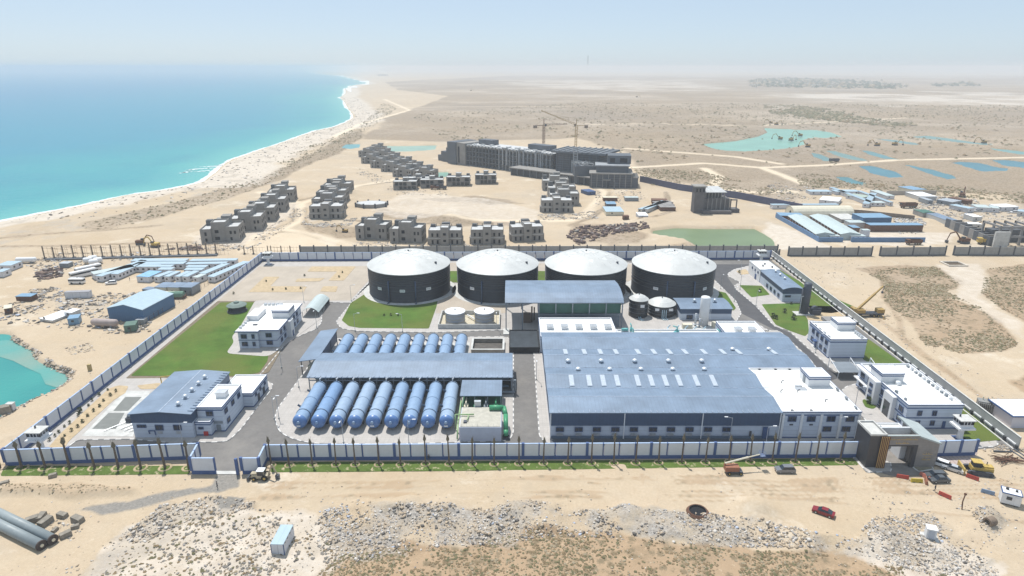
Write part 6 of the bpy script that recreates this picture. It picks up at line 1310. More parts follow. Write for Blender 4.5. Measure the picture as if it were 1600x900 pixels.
# ================================================================ VILLAS UNDER CONSTRUCTION
VC=mat('raw_grey_blockwork',(.27,.26,.245),.95,var=.2,scale=.3); VR=mat('pale_screed_roof',(.50,.51,.51),.9,var=.15,scale=.4); VD=mat('dark_raw_parapet',(.12,.125,.13),.95,var=.2,scale=.3)
def opening(t,x,y,z,w,h,face='-y'):
    s=MB()
    if face=='-y': s.box(x-w/2,x+w/2,y-.06,y+.05,z-h/2,z+h/2)
    elif face=='+x': s.box(x-.05,x+.06,y-w/2,y+w/2,z-h/2,z+h/2)
    else: s.box(x-.06,x+.05,y-w/2,y+w/2,z-h/2,z+h/2)
    return s.build('window_opening',BLACK,t)
def slab(t,x0,x1,y0,y1,z,par=.6,nm='flat_roof'):
    s=MB(); s.box(x0+.25,x1-.25,y0+.25,y1-.25,z+.005,z+.05); o=s.build(nm,VR,t); s=MB(); ring(s,x0,x1,y0,y1,z-.02,z+par,.25); s.build('parapet',VC,o); return o
def villaA():     # symmetrical: projecting stair tower in front, wings either side
    t=T('villa_shell','','unfinished villa',(0,0,0),0,'concrete villa shells under construction',local=True)
    s=MB(); s.box(-9,-2.2,1.5,13,0,7.0); s.box(2.2,9,1.5,13,0,7.0); s.box(-2.2,2.2,0,13,0,8.8); s.box(-9.8,-9,3,8,0,3.4); s.box(9,9.8,3,8,0,3.4); s.build('walls',VC,t)
    slab(t,-9,-2.2,1.5,13,7.0,.35); slab(t,2.2,9,1.5,13,7.0,.35); slab(t,-2.2,2.2,0,5,8.8,.2,'stair_roof')
    s=MB(); s.box(-2.2,2.2,9,12.5,7,9.4); s.box(-8.6,-6,10.5,12.5,7,8.4); s.box(6,8.6,10.5,12.5,7,8.4); s.build('rear_room',VD,t)
    for z in (2.4,5.6): opening(t,0,0,z,1.5,1.1)
    for x in (-6.8,-4,4,6.8):
        opening(t,x,1.5,4.9,1.0,1.7); opening(t,x,1.5,1.5,1.0,1.9)
    for z in (1.6,5): opening(t,9.0,9.8,z,1.5,1.7,'+x'); opening(t,-9.0,9.8,z,1.5,1.7,'-x')
    for x in (-8.2,-5.6,-3,3,5.6,8.2):
        s=MB(); s.box(x-.15,x+.15,12.2,12.5,7,8.5); s.build('column_stub',VD,t)
    s=MB(); s.box(-9.2,9.2,1.2,1.6,3.2,3.5); s.build('floor_edge',CONCL,t)
    return t
def villaB():     # stepped block, tall parapets, tower at the back right
    t=T('villa_shell','','unfinished villa',(0,0,0),0,'concrete villa shells under construction',local=True)
    s=MB(); s.box(-9,-4,0,14,0,6.4); s.box(-4,3,1.5,15,0,9.4); s.box(3,9,.6,13,0,6.8); s.build('walls',VC,t)
    slab(t,-9,-4,0,14,6.4,.7); slab(t,-4,3,1.5,9,9.4,.7); slab(t,3,9,.6,13,6.8,1.0)
    s=MB(); s.box(-8.5,-5.5,10,13,6.4,9.2); s.build('rear_room',VD,t); s=MB(); s.box(-1,3.5,10,15,9.4,11.2); s.build('stair_tower',VC,t)
    for x,y,z,w,h in ((-6.5,0,1.6,1,1.6),(-6.5,0,4.6,1,1.8),(-1.6,1.5,1.8,2.2,1.6),(-1.6,1.5,5.3,1.8,1.6),(5.2,.6,4.8,1,1.6),(7.2,.6,4.8,1,1.6),(5.2,.6,1.6,1,1.6)): opening(t,x,y,z,w,h)
    for y in (3,6.5,10):
        for z in (1.7,4.8): opening(t,9,y,z,1.3,1.9,'+x')
    for z in (1.7,4.8): opening(t,-9,5,z,1.3,1.7,'-x')
    return t
def villaC():     # open frame with slabs, columns and scaffolding
    t=T('villa_shell','','unfinished villa',(0,0,0),0,'concrete villa shells under construction',local=True)
    s=MB(); s.box(-8.5,8.5,4,12,0,7); s.build('rear_walls',VD,t)
    for z in (3.2,6.6): s=MB(); s.box(-9,9,0,12.5,z,z+.35); s.build('floor_slab',VC,t)
    for x in (-8.6,-4.6,-1.6,1.6,4.6,8.6):
        s=MB(); s.box(x-.3,x+.3,.2,.8,0,6.6); s.build('column',VC,t)
    s=MB(); s.box(-8.6,-4.6,.4,.7,.0,3.2); s.box(1.6,4.6,.4,.7,3.5,6.6); s.build('infill_wall',VC,t)
    slab(t,-9,-1.5,0,8,6.97,.3); slab(t,1.5,9,0,8,6.97,.3)
    s=MB(); s.box(-2,2,5,10,7,9.4); s.build('stair_tower',VC,t); slab(t,-2.2,2.2,4.8,10.2,9.4,.2,'stair_roof')
    for x in (-7,7): s=MB(); s.box(x-1.2,x+1.2,9,11.5,7,8.6); s.build('rear_room',VD,t)
    return t
vA,vB,vC=villaA(),villaB(),villaC()
def vp(proto,px,py,rz,label,sc=1,dy=0):
    xx,yy=P(px,py); return dup(proto,(xx,yy+dy,0),rz,label,sc=sc)
for n_,px,py,rz in ((0,580,375,-.12),(1,634,380,-.1),(2,695,384,0),(3,761,383,.0),(4,825,378,.15)):
    vp(vA if n_ in(2,3) else (vB if n_<2 else vA),px,py,rz,ORD[n_]+' villa shell from the left in the row just behind the plant wall',(1.0,.95,1.15))
for n_,px,py in ((0,345,379),(1,385,362),(2,407,347),(3,425,332),(4,440,316)):
    vp(vB,px,py,.18,['nearest','second','middle','fourth','farthest'][n_]+' villa shell of the stepped row along the shore track, far left',(1.12,1.2,1.12) if n_==0 else (1.0,1.3,1.15))
for n_,px,py,rz in ((0,509,343,.04),(1,512,329,.04),(2,518,317,.04),(3,527,305,.04)):
    vp(vB if n_!=0 else vA,px,py,rz,['front','second','third','rearmost'][n_]+' villa shell of the compact cluster left of the round basin',(1.15,1.1,1.15))
for n_,px,py in ((0,870,333),(1,882,322),(2,878,310),(3,868,298)):
    vp(vB if n_ else vA,px,py,.0,['front','second','third','rearmost'][n_]+' villa shell of the compact cluster below the big hotel frame',(1.15,1.1,1.15))
chain=[(577,236),(570,244),(580,251),(574,259),(591,262),(607,267),(598,250),(618,258),(626,275),(640,268),(650,283),(662,276),(632,298),(668,294)]
chain=[(585,240),(572,246),(596,249),(577,256),(610,257),(592,263),(628,264),(609,269),(645,273),(628,277),(660,279),(633,297),(653,291),(675,294)]
CL=['beside the milky pond at the back','second from the back, on its left edge','third from the back, right side','fourth from the back, on its left edge','fifth, right of the middle','sixth, on its lower left edge','seventh, right side','eighth, lower left edge','ninth, right side near the small pond','tenth, near its lower middle','eleventh, right above the front pair','at the front left end','between the front two','at the front right end']
for n_,(px,py) in enumerate(chain): vp(vC if n_>10 else vB,px,py,-.35 if n_<11 else .05,'villa shell in the dense chain: '+CL[n_],(1.05,1.0,.95))
vp(vC,716,291,.0,'open frame villa shell standing apart right of the small green pond',(1.1,1,1.05)); vp(vC,759,288,0,'open frame villa shell nearest the hotel, right of its twin',(1.0,1,1.1))
for o in (vA,vB,vC):
    for c_ in list(o.children_recursive): bpy.data.objects.remove(c_)
    bpy.data.objects.remove(o)
# octagonal concrete basin
cx,cy=P(581,322); t=T('concrete_basin','grey many-sided concrete basin slab among the villas','basin',(cx,cy,0)); po=[(cx+10.5*math.cos(a)*(1.1 if abs(math.cos(a))>.5 else 1),cy+8.5*math.sin(a)) for a in [k*PI/4+PI/8 for k in range(8)]]
s=MB(); s.prism(po,0,2.4); s.build('outer_wall',CONC,t); s=MB(); s.prism([(cx+(x_-cx)*.9,cy+(y_-cy)*.9) for x_,y_ in po],2.4,2.5); s.build('slab_top',VR,t); 
for k in range(8): x_,y_=po[k]; s=MB(); s.box(x_-.5,x_+.5,y_-.5,y_+.5,0,3.2); s.build('corner_post',CONCD,t)
# ================================================================ HOTEL
HT=mat('hotel_raw_frame',(.115,.13,.15),.95,var=.2,scale=.1); HL=mat('hotel_light_frame',(.30,.32,.34),.9,var=.2,scale=.2); HSC=mat('hotel_scaffold_mesh',(.075,.085,.10),.95,var=.3,scale=.3,kind='ribZ',per=1.9,wid=.4,dark=1.7)
def lbox(t,fr,x0,x1,y0,y1,z0,z1,nm,m,par=None): s=MB(); s.box(x0,x1,y0,y1,z0,z1); return s.build(nm,m,par or t)
A=Vector(P(705,255)); B=Vector(P(862,276)); d=B-A; LN=d.length; ang=math.atan2(d.y,d.x)
t=T('hotel_wing','long four-storey unfinished concrete hotel wing with grid of open bays behind the villas','hotel',(A.x,A.y,0),ang,local=True)
FH=4.6; NB=24; bw_=(LN-24)/NB
lbox(t,0,0,LN,4,24,0,20,'bay_shade_core',mat('hotel_dark_inside',(.05,.055,.065),.95,var=.2));  # dark solid core painted as the shade behind the open bays
for k in range(5): lbox(t,0,0,LN,0,26,k*FH+ .0,k*FH+.6,'floor_slab',HT if k<4 else VC)
lbox(t,0,0,LN,0,26,19.4,20.2,'roof_slab',VR)
for k in range(NB+1):
    lbox(t,0,22+k*bw_-.35,22+k*bw_+.35,-.4,4,0,20.6,'bay_pier',HL if k>9 else HT)
s=MB(); s.box(-2,10,-3,27,0,22); s.build('end_tower',HT,t); s=MB(); s.box(10,22,-1.5,26,0,21.6); s.build('end_tower',VC,t); lbox(t,0,12,14,-1.8,-1.4,2,18,'tower_slot',BLACK)
for k,x_ in enumerate((-8,-15,-22)): lbox(t,0,x_-4 if k else x_-1,x_+6,2+k*2,22-k*2,0,15-k*4.5,'stepped_terrace',HT)
for k in (2,3,4): lbox(t,0,22+k*bw_*4.6+bw_*2-.6,22+k*bw_*4.6+bw_*2+.6,-1.0,0,5,21.4,'light_portal',HL); lbox(t,0,22+k*bw_*4.6+bw_*3.2-.6,22+k*bw_*4.6+bw_*3.2+.6,-1.0,0,5,21.4,'light_portal',HL); lbox(t,0,22+k*bw_*4.6+bw_*2,22+k*bw_*4.6+bw_*3.2,-1.0,0,20,21.4,'light_portal',HL)
lbox(t,0,28,46,12,22,20,25,'roof_house',HT); lbox(t,0,92,118,12,22,20,25,'roof_house',HT)
for k in range(14): lbox(t,0,24+k*11,26+k*11+random.random()*3,8,9+random.random()*4,20.2,21.2,'roof_block',VR)
t=T('hotel_podium','low dark podium storey with columns along the front of the hotel wing','podium',(A.x,A.y,0),ang,local=True)
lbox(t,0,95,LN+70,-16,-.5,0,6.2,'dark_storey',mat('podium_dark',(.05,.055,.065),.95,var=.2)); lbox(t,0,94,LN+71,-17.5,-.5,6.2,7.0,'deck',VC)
for k in range(16): lbox(t,0,96+k*(LN-20)/15.,96.9+k*(LN-20)/15.,-17.3,-16.4,0,6.2,'column',HT)
A2=Vector(P(868,279)); t=T('hotel_centre','dark central hotel block with wide scaffolded front and flared roof frame','hotel',(A2.x,A2.y,0),-.5,local=True)
lbox(t,0,0,40,0,30,0,23,'scaffolded_walls',HSC); lbox(t,0,-3,47,-4,32,23,24.6,'roof_frame',HT)
for k in range(9): lbox(t,0,-2+k*5.4,-1.2+k*5.4,-3,31,24.6,25.4,'roof_beam',HL)
for k in range(7): lbox(t,0,.5+k*6.2,1.1+k*6.2,-.6,0,0,23,'facade_post',HT)
lbox(t,0,15,29,-1.2,0,4,17,'portal_frame',HL); lbox(t,0,18,26,-1.5,-.2,4,13,'portal_opening',BLACK)
A3=Vector(P(921,293)); t=T('hotel_end_block','stepped dark end block of the hotel with terraces, nearest to the camera','hotel',(A3.x,A3.y,0),-.12,local=True)
lbox(t,0,0,34,0,30,0,11,'lower_storeys',HSC); lbox(t,0,-.6,34.6,-.8,28,11,12,'terrace_slab',VC); lbox(t,0,5,31,4,30,12,17,'upper_storeys',HT); lbox(t,0,4,32,3,30,17,17.8,'upper_slab',HL); lbox(t,0,14,33,12,30,17.8,24.5,'top_block',HT); lbox(t,0,34,39,2,26,0,8,'side_terrace',HT)
lbox(t,0,16,20,11.8,12,19,22.5,'window_opening',BLACK); lbox(t,0,24,30,11.8,12,19,22.5,'window_opening',BLACK)
for k in range(5): lbox(t,0,34.5,39.5,2+k*5,4+k*5,8,8.8,'step_slab',VC)
for k in range(8): lbox(t,0,1+k*4.6,1.5+k*4.6,-.5,0,0,11,'column',VC)
for k in range(16): lbox(t,0,-8+random.random()*24,-3+random.random()*24,18+random.random()*20,22+random.random()*20,19+random.random()*3,21.5+random.random()*3,'formwork_panel',VC) if False else None
t=T('formwork_clutter','pale tangle of formwork beams between the centre and end block of the hotel','formwork',(A3.x+2,A3.y+30,0),0,local=True)
s=MB(); rr=random.Random(4); lbox(t,0,-13,8,-14,12,0,15,'deck_storeys',HT)
for k in range(60): a=rr.uniform(0,3.1); x_,y_=rr.uniform(-12,7),rr.uniform(-13,11); l_=rr.uniform(2,5); s.bar((x_-l_*math.cos(a),y_-l_*math.sin(a),15.2+rr.random()*2),(x_+l_*math.cos(a),y_+l_*math.sin(a),15.2+rr.random()*3),.25,4)
s.build('beams',VR,t)
# tower cranes
def tower_crane(label,px,py,h,jib,rz,col=OC,tilt=.0):
    xx,yy=P(px,py); t=T('tower_crane',label,'tower crane',(xx,yy,0),rz,local=True)
    s=MB(); w_=1.0
    for a_,b_ in ((-w_,-w_),(w_,-w_),(w_,w_),(-w_,w_)): s.bar((a_,b_,0),(a_,b_,h),.2,4)
    z_=0;k=0
    while z_<h-3:
        s.bar((-w_,-w_,z_),(w_,-w_,z_+3),.12,3); s.bar((w_,w_,z_),(-w_,w_,z_+3),.12,3); s.bar((-w_,-w_,z_+3),(-w_,w_,z_),.12,3); s.bar((w_,-w_,z_+3),(w_,w_,z_),.12,3); z_+=3
    s.build('mast',col,t)
    s=MB(); c_,s_=math.cos(tilt),math.sin(tilt); q=lambda x,y,z:(x*c_-z*s_*0,y,h+x*s_+z)
    for y_ in (-.7,.7): s.bar(q(0,y_,0),q(jib,y_*.4,0),.18,4)
    s.bar(q(0,0,1.8),q(jib,0,.4),.18,4)
    n=int(jib/3)
    for k in range(n): s.bar(q(k*3,-.7,0),q(k*3+1.5,0,1.6),.1,3); s.bar(q(k*3+1.5,0,1.6),q(k*3+3,.7,0),.1,3)
    s.build('jib',col,t); s=MB(); s.bar((0,0,h),(-11,0,h+.3),.35,4); s.build('counter_jib',col,t); s=MB(); s.box(-12.5,-9,-1.2,1.2,h-2.5,h+.5); s.build('counterweight',mat('crane_ballast',(.22,.18,.15),.8),t)
    s=MB(); s.bar((0,0,h),(0,0,h+7),.4,4); s.bar((0,0,h+7),(-10,0,h+.5),.08,3); s.bar((0,0,h+7),q(jib*.6,0,1.4),.08,3); s.build('tower_head',col,t); s=MB(); s.box(.8,2.4,-1.8,-.4,h-1,h+1.4); s.build('operator_cab',GLASS,t); return t
tower_crane('tower crane with horizontal jib behind the hotel wing, on the left',849,246,34,30,.5,RUST); tower_crane('yellowish tower crane with raised jib pointing left behind the hotel centre',899,246,34,42,PI-.3,OC,.35)
xx,yy=P(898,286); t=T('hoist_mast','pale lattice hoist mast standing up the front of the hotel centre','hoist',(xx,yy,0)); s=MB()
for a_ in (-1.6,1.6): s.box(xx+a_-.35,xx+a_+.35,yy-.3,yy+.3,0,30)
for k in range(14): s.box(xx-1.6,xx+1.6,yy-.2,yy+.2,1+k*2.1,1.4+k*2.1)
s.build('mast',HL,t)
# chapel-like tower block
t=T('unfinished_pavilion','dark unfinished hall with square tower and sloped white roof above the green pond','pavilion',(138,420,0),0)
MC=mat('pavilion_raw_concrete',(.12,.115,.12),.95,var=.2,scale=.3)
cx,cy=P(1091,333); 
s=MB(); s.box(cx-3.4,cx+3.4,cy,cy+7,0,17.5); s.build('tower',MC,t); s=MB(); s.box(cx-4.2,cx+4.2,cy-1,cy+8,17.5,18.2); s.build('tower_cap',VC,t); 
s=MB()
for a_ in (-2.2,0,2.2): s.box(cx+a_-.5,cx+a_+.5,cy-.1,cy,14.2,16.5)
s.build('windows',BLACK,t)
s=MB(); s.box(cx+4,cx+21,cy+2,cy+14,0,9.5); s.build('hall_walls',MC,t)
s=MB(); 
for k in range(6): s.box(cx+6+k*2.9,cx+6.5+k*2.9,cy+1.2,cy+2,0,9.6)
s.build('pilasters',CONC,t)
s=MB(); s.add([(cx+4,cy+3,13.2),(cx+19,cy+3,13.2),(cx+16,cy+14,15.5),(cx+6,cy+14,15.5),(cx+4,cy+3,13.6),(cx+19,cy+3,13.6),(cx+16,cy+14,15.9),(cx+6,cy+14,15.9)],[(0,3,2,1),(4,5,6,7),(0,1,5,4),(1,2,6,5),(2,3,7,6),(3,0,4,7)]); s.build('sloped_roof',VR,t)
s=MB()
for k in range(7): s.box(cx+5+k*2.1,cx+5.5+k*2.1,cy+4,cy+4.8,9.5,13.3)
s.build('columns',VC,t); s=MB(); s.box(cx+5,cx+17,cy+9,cy+14,9.5,12.5); s.build('upper_wall',MC,t)
s=MB(); s.box(cx+2,cx+21,cy-4,cy+1,0,2.2); s.build('lower_terrace',MC,t); s=MB(); s.box(cx+21,cx+28,cy+1,cy+8,0,2.4); s.box(cx+22,cx+22.6,cy+3,cy+3.8,0,9); s.box(cx+26,cx+26.6,cy+3,cy+3.8,0,8); s.box(cx+22,cx+26.6,cy+3,cy+3.8,8,8.7); s.build('side_frame',MC,t)
# dark blue long wall between hotel and barracks
def long_wall(label,pts,h,m,th=.5,name='site_wall'):
    q=PP(pts); t=T(name,label,'wall',(*q[0],0)); s=MB()
    for a_,b_ in zip(q,q[1:]):
        a_=Vector(a_);b_=Vector(b_); dd=(b_-a_).normalized(); n_=Vector((-dd.y,dd.x))*th/2; a2=a_-dd*th*.4; b2=b_+dd*th*.4
        s.prism([tuple(a2-n_),tuple(b2-n_),tuple(b2+n_),tuple(a2+n_)],-.2,h)
    s.build('wall_panels',m,t); return t
NWALL=mat('dark_indigo_hoarding',(.09,.10,.17),.8,var=.15,scale=.3); BHO=mat('blue_hoarding',(.12,.22,.38),.7,var=.12,scale=.3)
long_wall('long dark indigo site wall running from the hotel to the barracks',[(1000,284),(1060,297),(1150,310),(1252,330)],5.0,NWALL)
long_wall('blue perimeter wall round the front of the two long barracks',[(1212,340),(1279,378),(1316,378)],2.6,BHO); long_wall('blue perimeter wall right of the barracks gap',[(1330,378),(1444,378)],2.6,BHO)
long_wall('brown wall with bricks behind the small blue sheds of the barracks yard',[(1305,332),(1345,334),(1428,343)],2.6,mat('brown_block_wall',(.22,.18,.15),.9,var=.2))
long_wall('pale long camp wall at the back of the right camp, beside the blue roof',[(1385,305),(1430,304),(1462,304)],3.2,mat('beige_wall',(.42,.38,.33),.9,var=.1))
# ================================================================ CABINS AND SHEDS
GCAB='portable cabins of the left camp'
def cabin(label,fl,fr,bl,h=2.8,group=None,roof=LBLUE,wall=CABW,name='portable_cabin',nw=3,cat='cabin'):
    """footprint from three ground corners in world coordinates"""
    A=Vector(fl);B=Vector(fr);D=Vector(bl); ux=(B-A); w_=ux.length; ux/=w_; uy=(D-A); l_=uy.length; ang=math.atan2(ux.y,ux.x); sg=1 if ux.x*uy.y-ux.y*uy.x>0 else -1
    t=T(name,label,cat,(A.x,A.y,0),ang,group,local=True)
    y0,y1=(0,l_) if sg>0 else (-l_,0)
    s=MB(); s.box(0,w_,y0,y1,.15,h); s.build('walls',wall,t); s=MB(); s.box(-.12,w_+.12,y0-.12,y1+.12,h,h+.14); s.build('roof',roof,t)
    lo=max(w_,l_)
    for k in range(min(nw,10)):
        f=(k+.5)/min(nw,10)
        s=MB()
        if w_>=l_: s.box(w_*f-.55,w_*f+.55,y0-.05,y0+.02,1.2,2.1)
        else: s.box(w_-.02,w_+.05,y0+l_*f-.5,y0+l_*f+.5,1.2,2.1)
        s.build('window',GLASS,t)
    if w_<l_: s=MB(); s.box(w_*.3,w_*.3+.9,y0-.05,y0+.02,1.2,2.0); s.build('window',GLASS,t)
    return t
def cab_px(label,a,b_,c_,h=2.8,zz=None,**k):
    z_=h if zz is None else zz
    return cabin(label,P(*a,z_),P(*b_,z_),P(*c_,z_),h,**k)
# left camp (roof corners as seen)
cab_px('leftmost pale cabin of the left camp, half behind the buses',(142,425),(147,429),(183,409),group=GCAB,nw=4,roof=LGREY)
cab_px('long outer cabin row of the left camp running away from the buses',(149,431),(159,432),(206,405.5),group=GCAB,nw=9)
cab_px('long inner cabin row of the left camp, parallel to the outer one',(173,428),(184,428.5),(219,409.5),group=GCAB,nw=8)
cab_px('long back cabin row along the top of the left camp',(204,408),(289,408),(206,404.5),group=GCAB,nw=10)
cab_px('second back cabin row just in front of the top row',(216,413),(286,412.5),(218,409.5),group=GCAB,nw=8)
cab_px('third cabin row in the courtyard, short and white fronted',(210,417),(245,417),(213,413.5),group=GCAB,nw=4)
cab_px('small cabin right of the third courtyard row',(246,417),(267,417),(248,414),group=GCAB,nw=2); cab_px('small cabin in front of the previous one, beside the courtyard',(246,421.5),(267,421.5),(249,418),group=GCAB,nw=2)
cab_px('blue-roofed double cabin in the middle of the left camp courtyard',(213,432),(233,433),(226,423),group=GCAB,nw=2,roof=mat('cornflower_roof',(.22,.42,.62),.5))
cab_px('first of the four end-on cabins on the lower side of the courtyard',(240,432),(248,433),(259,423),group=GCAB,nw=2); cab_px('second of the four end-on cabins on the lower side of the courtyard',(256,432),(264,432.5),(276,424),group=GCAB,nw=2)
cab_px('third of the four end-on cabins on the lower side of the courtyard',(273,432),(281,432.5),(290,423.5),group=GCAB,nw=2); cab_px('fourth of the four end-on cabins on the lower side of the courtyard',(284,432),(293,432.5),(303,423),group=GCAB,nw=2)
cab_px('small grey cabin standing alone at the lower right of the courtyard',(301,433),(309,434),(314,428),group=GCAB,nw=1,roof=LGREY)
cab_px('top right cabin row of the left camp beyond the gap',(296,408),(368,407),(298,405),group=GCAB,nw=8)
cab_px('second right cabin row under the top right row',(290,413),(352,412),(293,410),group=GCAB,nw=6); cab_px('short cabin in the right court, upper one',(290,417.5),(321,417.5),(294,414.5),group=GCAB,nw=3); cab_px('short cabin in the right court, lower one',(287,422),(315,422),(293,418.5),group=GCAB,nw=3)
cab_px('inner diagonal cabin row on the right of the left camp',(311,427),(321,428),(350,411.5),group=GCAB,nw=7); cab_px('outermost diagonal cabin row next to the fence track',(324,432),(334,433),(368,407.5),group=GCAB,nw=9)
cab_px('long white shed standing alone in the sand left of the blue warehouse',(100,457.5),(139,456),(102,455),group=None,nw=0,name='site_shed',roof=mat('grey_shed_roof',(.30,.30,.32),.7),cat='shed'); cab_px('white cabin with pale roof at the left picture edge',(-6,415),(17,415),(-2,409),nw=2)
cab_px('second small cabin lower at the left picture edge',(-8,425),(4,425),(-8,421),nw=1)
def gable_shed(label,a,b_,c_,h,rise,roof,wall,name='warehouse',cat='warehouse',z=None,open_=False):
    A=Vector(P(*a,h));B=Vector(P(*b_,h));D=Vector(P(*c_,h)); ux=(B-A);w_=ux.length;ux/=w_;l_=(D-A).length; ang=math.atan2(ux.y,ux.x); sg=1 if ux.x*(D-A).y-ux.y*(D-A).x>0 else -1
    t=T(name,label,cat,(A.x,A.y,0),ang,local=True); y0,y1=(0,l_) if sg>0 else (-l_,0)
    pr=[(-.2,h),(w_/2,h+rise),(w_+.2,h)]; s=MB(); s.box(0,w_,y0,y1,0,h-.1)
    if not open_: s.build('walls',wall,t)
    else:
        s=MB(); n=max(2,int(l_/6))
        for k in range(n+1):
            for x_ in (0,w_): s.box(x_-.15,x_+.15,y0+(y1-y0)*k/n-.15,y0+(y1-y0)*k/n+.15,0,h)
        s.build('posts',STEEL,t)
    ro=prof_roof(t,'y',0,0,y0-.2,y1+.2,pr,roof); g=MB(); gable_end(g,'y',y0+.01,0,w_,h-.15,pr,.15); gable_end(g,'y',y1-.16,0,w_,h-.15,pr,.15); g.build('gable_wall',wall,ro)
    return t
BWALL=mat('deep_blue_sheet_wall',(.07,.155,.28),.6,var=.08,kind='ribX',per=1.0,wid=.12,dark=.9)
gable_shed('big bright blue warehouse with pale blue gable roof outside the left wall',(167,481),(222,484),(204,456),5.4,1.8,LBLUE,BWALL)
# open blue-grey shelters beside it
cab_px('blue grey flat shelter roof behind the warehouse on its left',(222,452),(243,454),(228,448),2.4,nw=0,roof=BROOF,name='shelter',wall=ROOMD,cat='shelter')  # near-black walls imitate the shade below the open roof
for k in range(3): cab_px(['left','middle','right'][k]+' bay of the blue grey sheet shelter behind the warehouse',(241+k*20,449),(259+k*20,449.5),(248+k*20,441.5),3.4,nw=0,roof=BROOF,name='shelter',wall=[CREAM,CREAM,STEEL][k],cat='shelter')
cab_px('beige flat truck trailer box between shelter and warehouse',(245,457),(270,457),(246,455.5),2.6,nw=0,name='trailer_box',roof=CREAM,wall=GALV,cat='trailer')
xx,yy=P(276,466); t=T('green_tarp_truck','green tarpaulin-covered truck beside the shelter on the track','truck',(xx,yy,0),.1,local=True); s=MB(); s.lathe([(.01,-3.4),(1.5,-3.2),(1.5,3.2),(.01,3.4)],(0,0,1.6),12,'x'); s.build('tarpaulin',mat('faded_green_tarp',(.15,.26,.20),.9),t); s=MB(); s.box(-3.8,3.8,-1.2,1.2,.3,1.3); s.build('truck_bed',RUST,t)
def tank_x(label,px,py,L_,r,rz,m):
    xx,yy=P(px,py); t=T('horizontal_tank',label,'tank',(xx,yy,0),rz,local=True); s=MB(); s.lathe([(.01,-L_/2-.5),(r*.7,-L_/2-.3),(r,-L_/2+.2),(r,L_/2-.2),(r*.7,L_/2+.3),(.01,L_/2+.5)],(0,0,r+.5),16,'x'); s.build('shell',m,t,True); s=MB(); s.box(-L_*.35,-L_*.28,-r*.8,r*.8,0,r); s.box(L_*.28,L_*.35,-r*.8,r*.8,0,r); s.build('legs',STEEL,t); return t
tank_x('long brownish pressure tank lying in the scrap yard below the warehouse',165,511,9.5,1.4,-.12,mat('dusty_pink_tank',(.38,.32,.30),.6,var=.2))
for k,(px,py) in enumerate(((138,412),(146,409),(154,412),(147,415))): tank_x(['first','second','third','fourth'][k]+' white water tank of the cluster behind the buses',px,py,3.2,1.4,.6,PARA)
tank_x('white road tanker at the back of the scrap heap, far left',42,411,9,1.3,.05,PARA)
cab_px('dark green container on the corner of the scrap yard',(193,510),(211,508),(197,503),2.6,nw=0,name='shipping_container',roof=mat('green_container',(.10,.17,.14),.7),wall=MATS['green_container'],cat='container'); cab_px('blue container in the scrap yard left of the long tank',(105,499),(122,497),(108,493),2.6,nw=0,name='shipping_container',roof=BRIGHTB,wall=BRIGHTB,cat='container'); cab_px('brown container at the left of the scrap yard',(6,483),(18,481),(10,477),2.4,nw=0,name='shipping_container',roof=CREAM,wall=RUST,cat='container')
cab_px('pale blue lean-to roof over scrap at the left',(24,463.5),(48,463.5),(30,459),2.2,nw=0,name='shelter',roof=BRIGHTB,wall=RUST,cat='shelter')
for k,(a_,b_,c2) in enumerate((((62,498),(82,501),(100,486)),((100,488),(112,489),(117,483)),((212,500),(224,500),(216,496)),((92,412),(106,412),(94,409)))): cab_px(['long flat white trailer lying in the scrap yard','small white cabin at the end of the long trailer','grey generator box at the warehouse corner','grey tank box in front of the post row'][k],a_,b_,c2,[1.0,2.2,2,2.2][k],nw=0,name='site_box',roof=[PARA,PARA,GALV,GALV][k],wall=[GALV,GALV,STEEL,STEEL][k],cat='site box')
# row of unfinished concrete posts behind left camp
A=Vector(P(70,404)); B=Vector(P(338,397)); n_=19
pp0=None
for k in range(n_):
    q=A.lerp(B,k/(n_-1)); lb=f'{ORD[k]} bare concrete post from the left in the row behind the left camp'
    if pp0 is None:
        pp0=T('concrete_post',lb,'post',(*q,0),0,'bare concrete posts behind the left camp',local=True); s=MB(); s.box(-.22,.22,-.22,.22,0,6.6); s.build('shaft',mat('tan_raw_post',(.24,.20,.16),.95,var=.2),pp0)
        s=MB()
        for k2 in range(4): s.bar((.35+k2*2.0,0,0),(.35+k2*2.0,0,6.0),.045,4)
        s.bar((0,0,2.6),(8,0,2.2),.07,4); s.bar((0,0,5.6),(8,0,5.0),.07,4); s.build('rebar',RUST,pp0); s=MB(); s.box(-.6,.6,-.8,.8,0,.5); s.build('footing',CONCD,pp0)
    else: dup(pp0,(*q,0),0,lb,sc=(1,1,random.uniform(.9,1.05)))
cab_px('low dark concrete strip foundation under the bare posts',(70,406),(338,399),(70,404),.5,nw=0,name='strip_foundation',roof=CONCD,wall=CONCD,cat='foundation')
for k,px in enumerate((382,396,419,424,440,454,469)):
    xx,yy=P(px,397); dup(pp0,(xx,yy,0),0,f'{ORD[k]} short post from the left behind the corner watchtower',sc=(.8,.8,.7))
# fence strands beside left camp
t=T('mesh_fence','light mesh fence of thin posts between the left camp and the sand track','fence',(0,0,0)); A=Vector(P(205,520)); B=Vector(P(345,432)); s=MB(); w1=MB()
for k in range(24): q=A.lerp(B,k/23); s.bar((q.x,q.y,0),(q.x,q.y,2.2),.07,4)
s.build('posts',RUST,t)
for z_ in (.6,1.3,2.1): w1.bar((A.x,A.y,z_),(B.x,B.y,z_),.03,3)
w1.build('wires',STEEL,t)
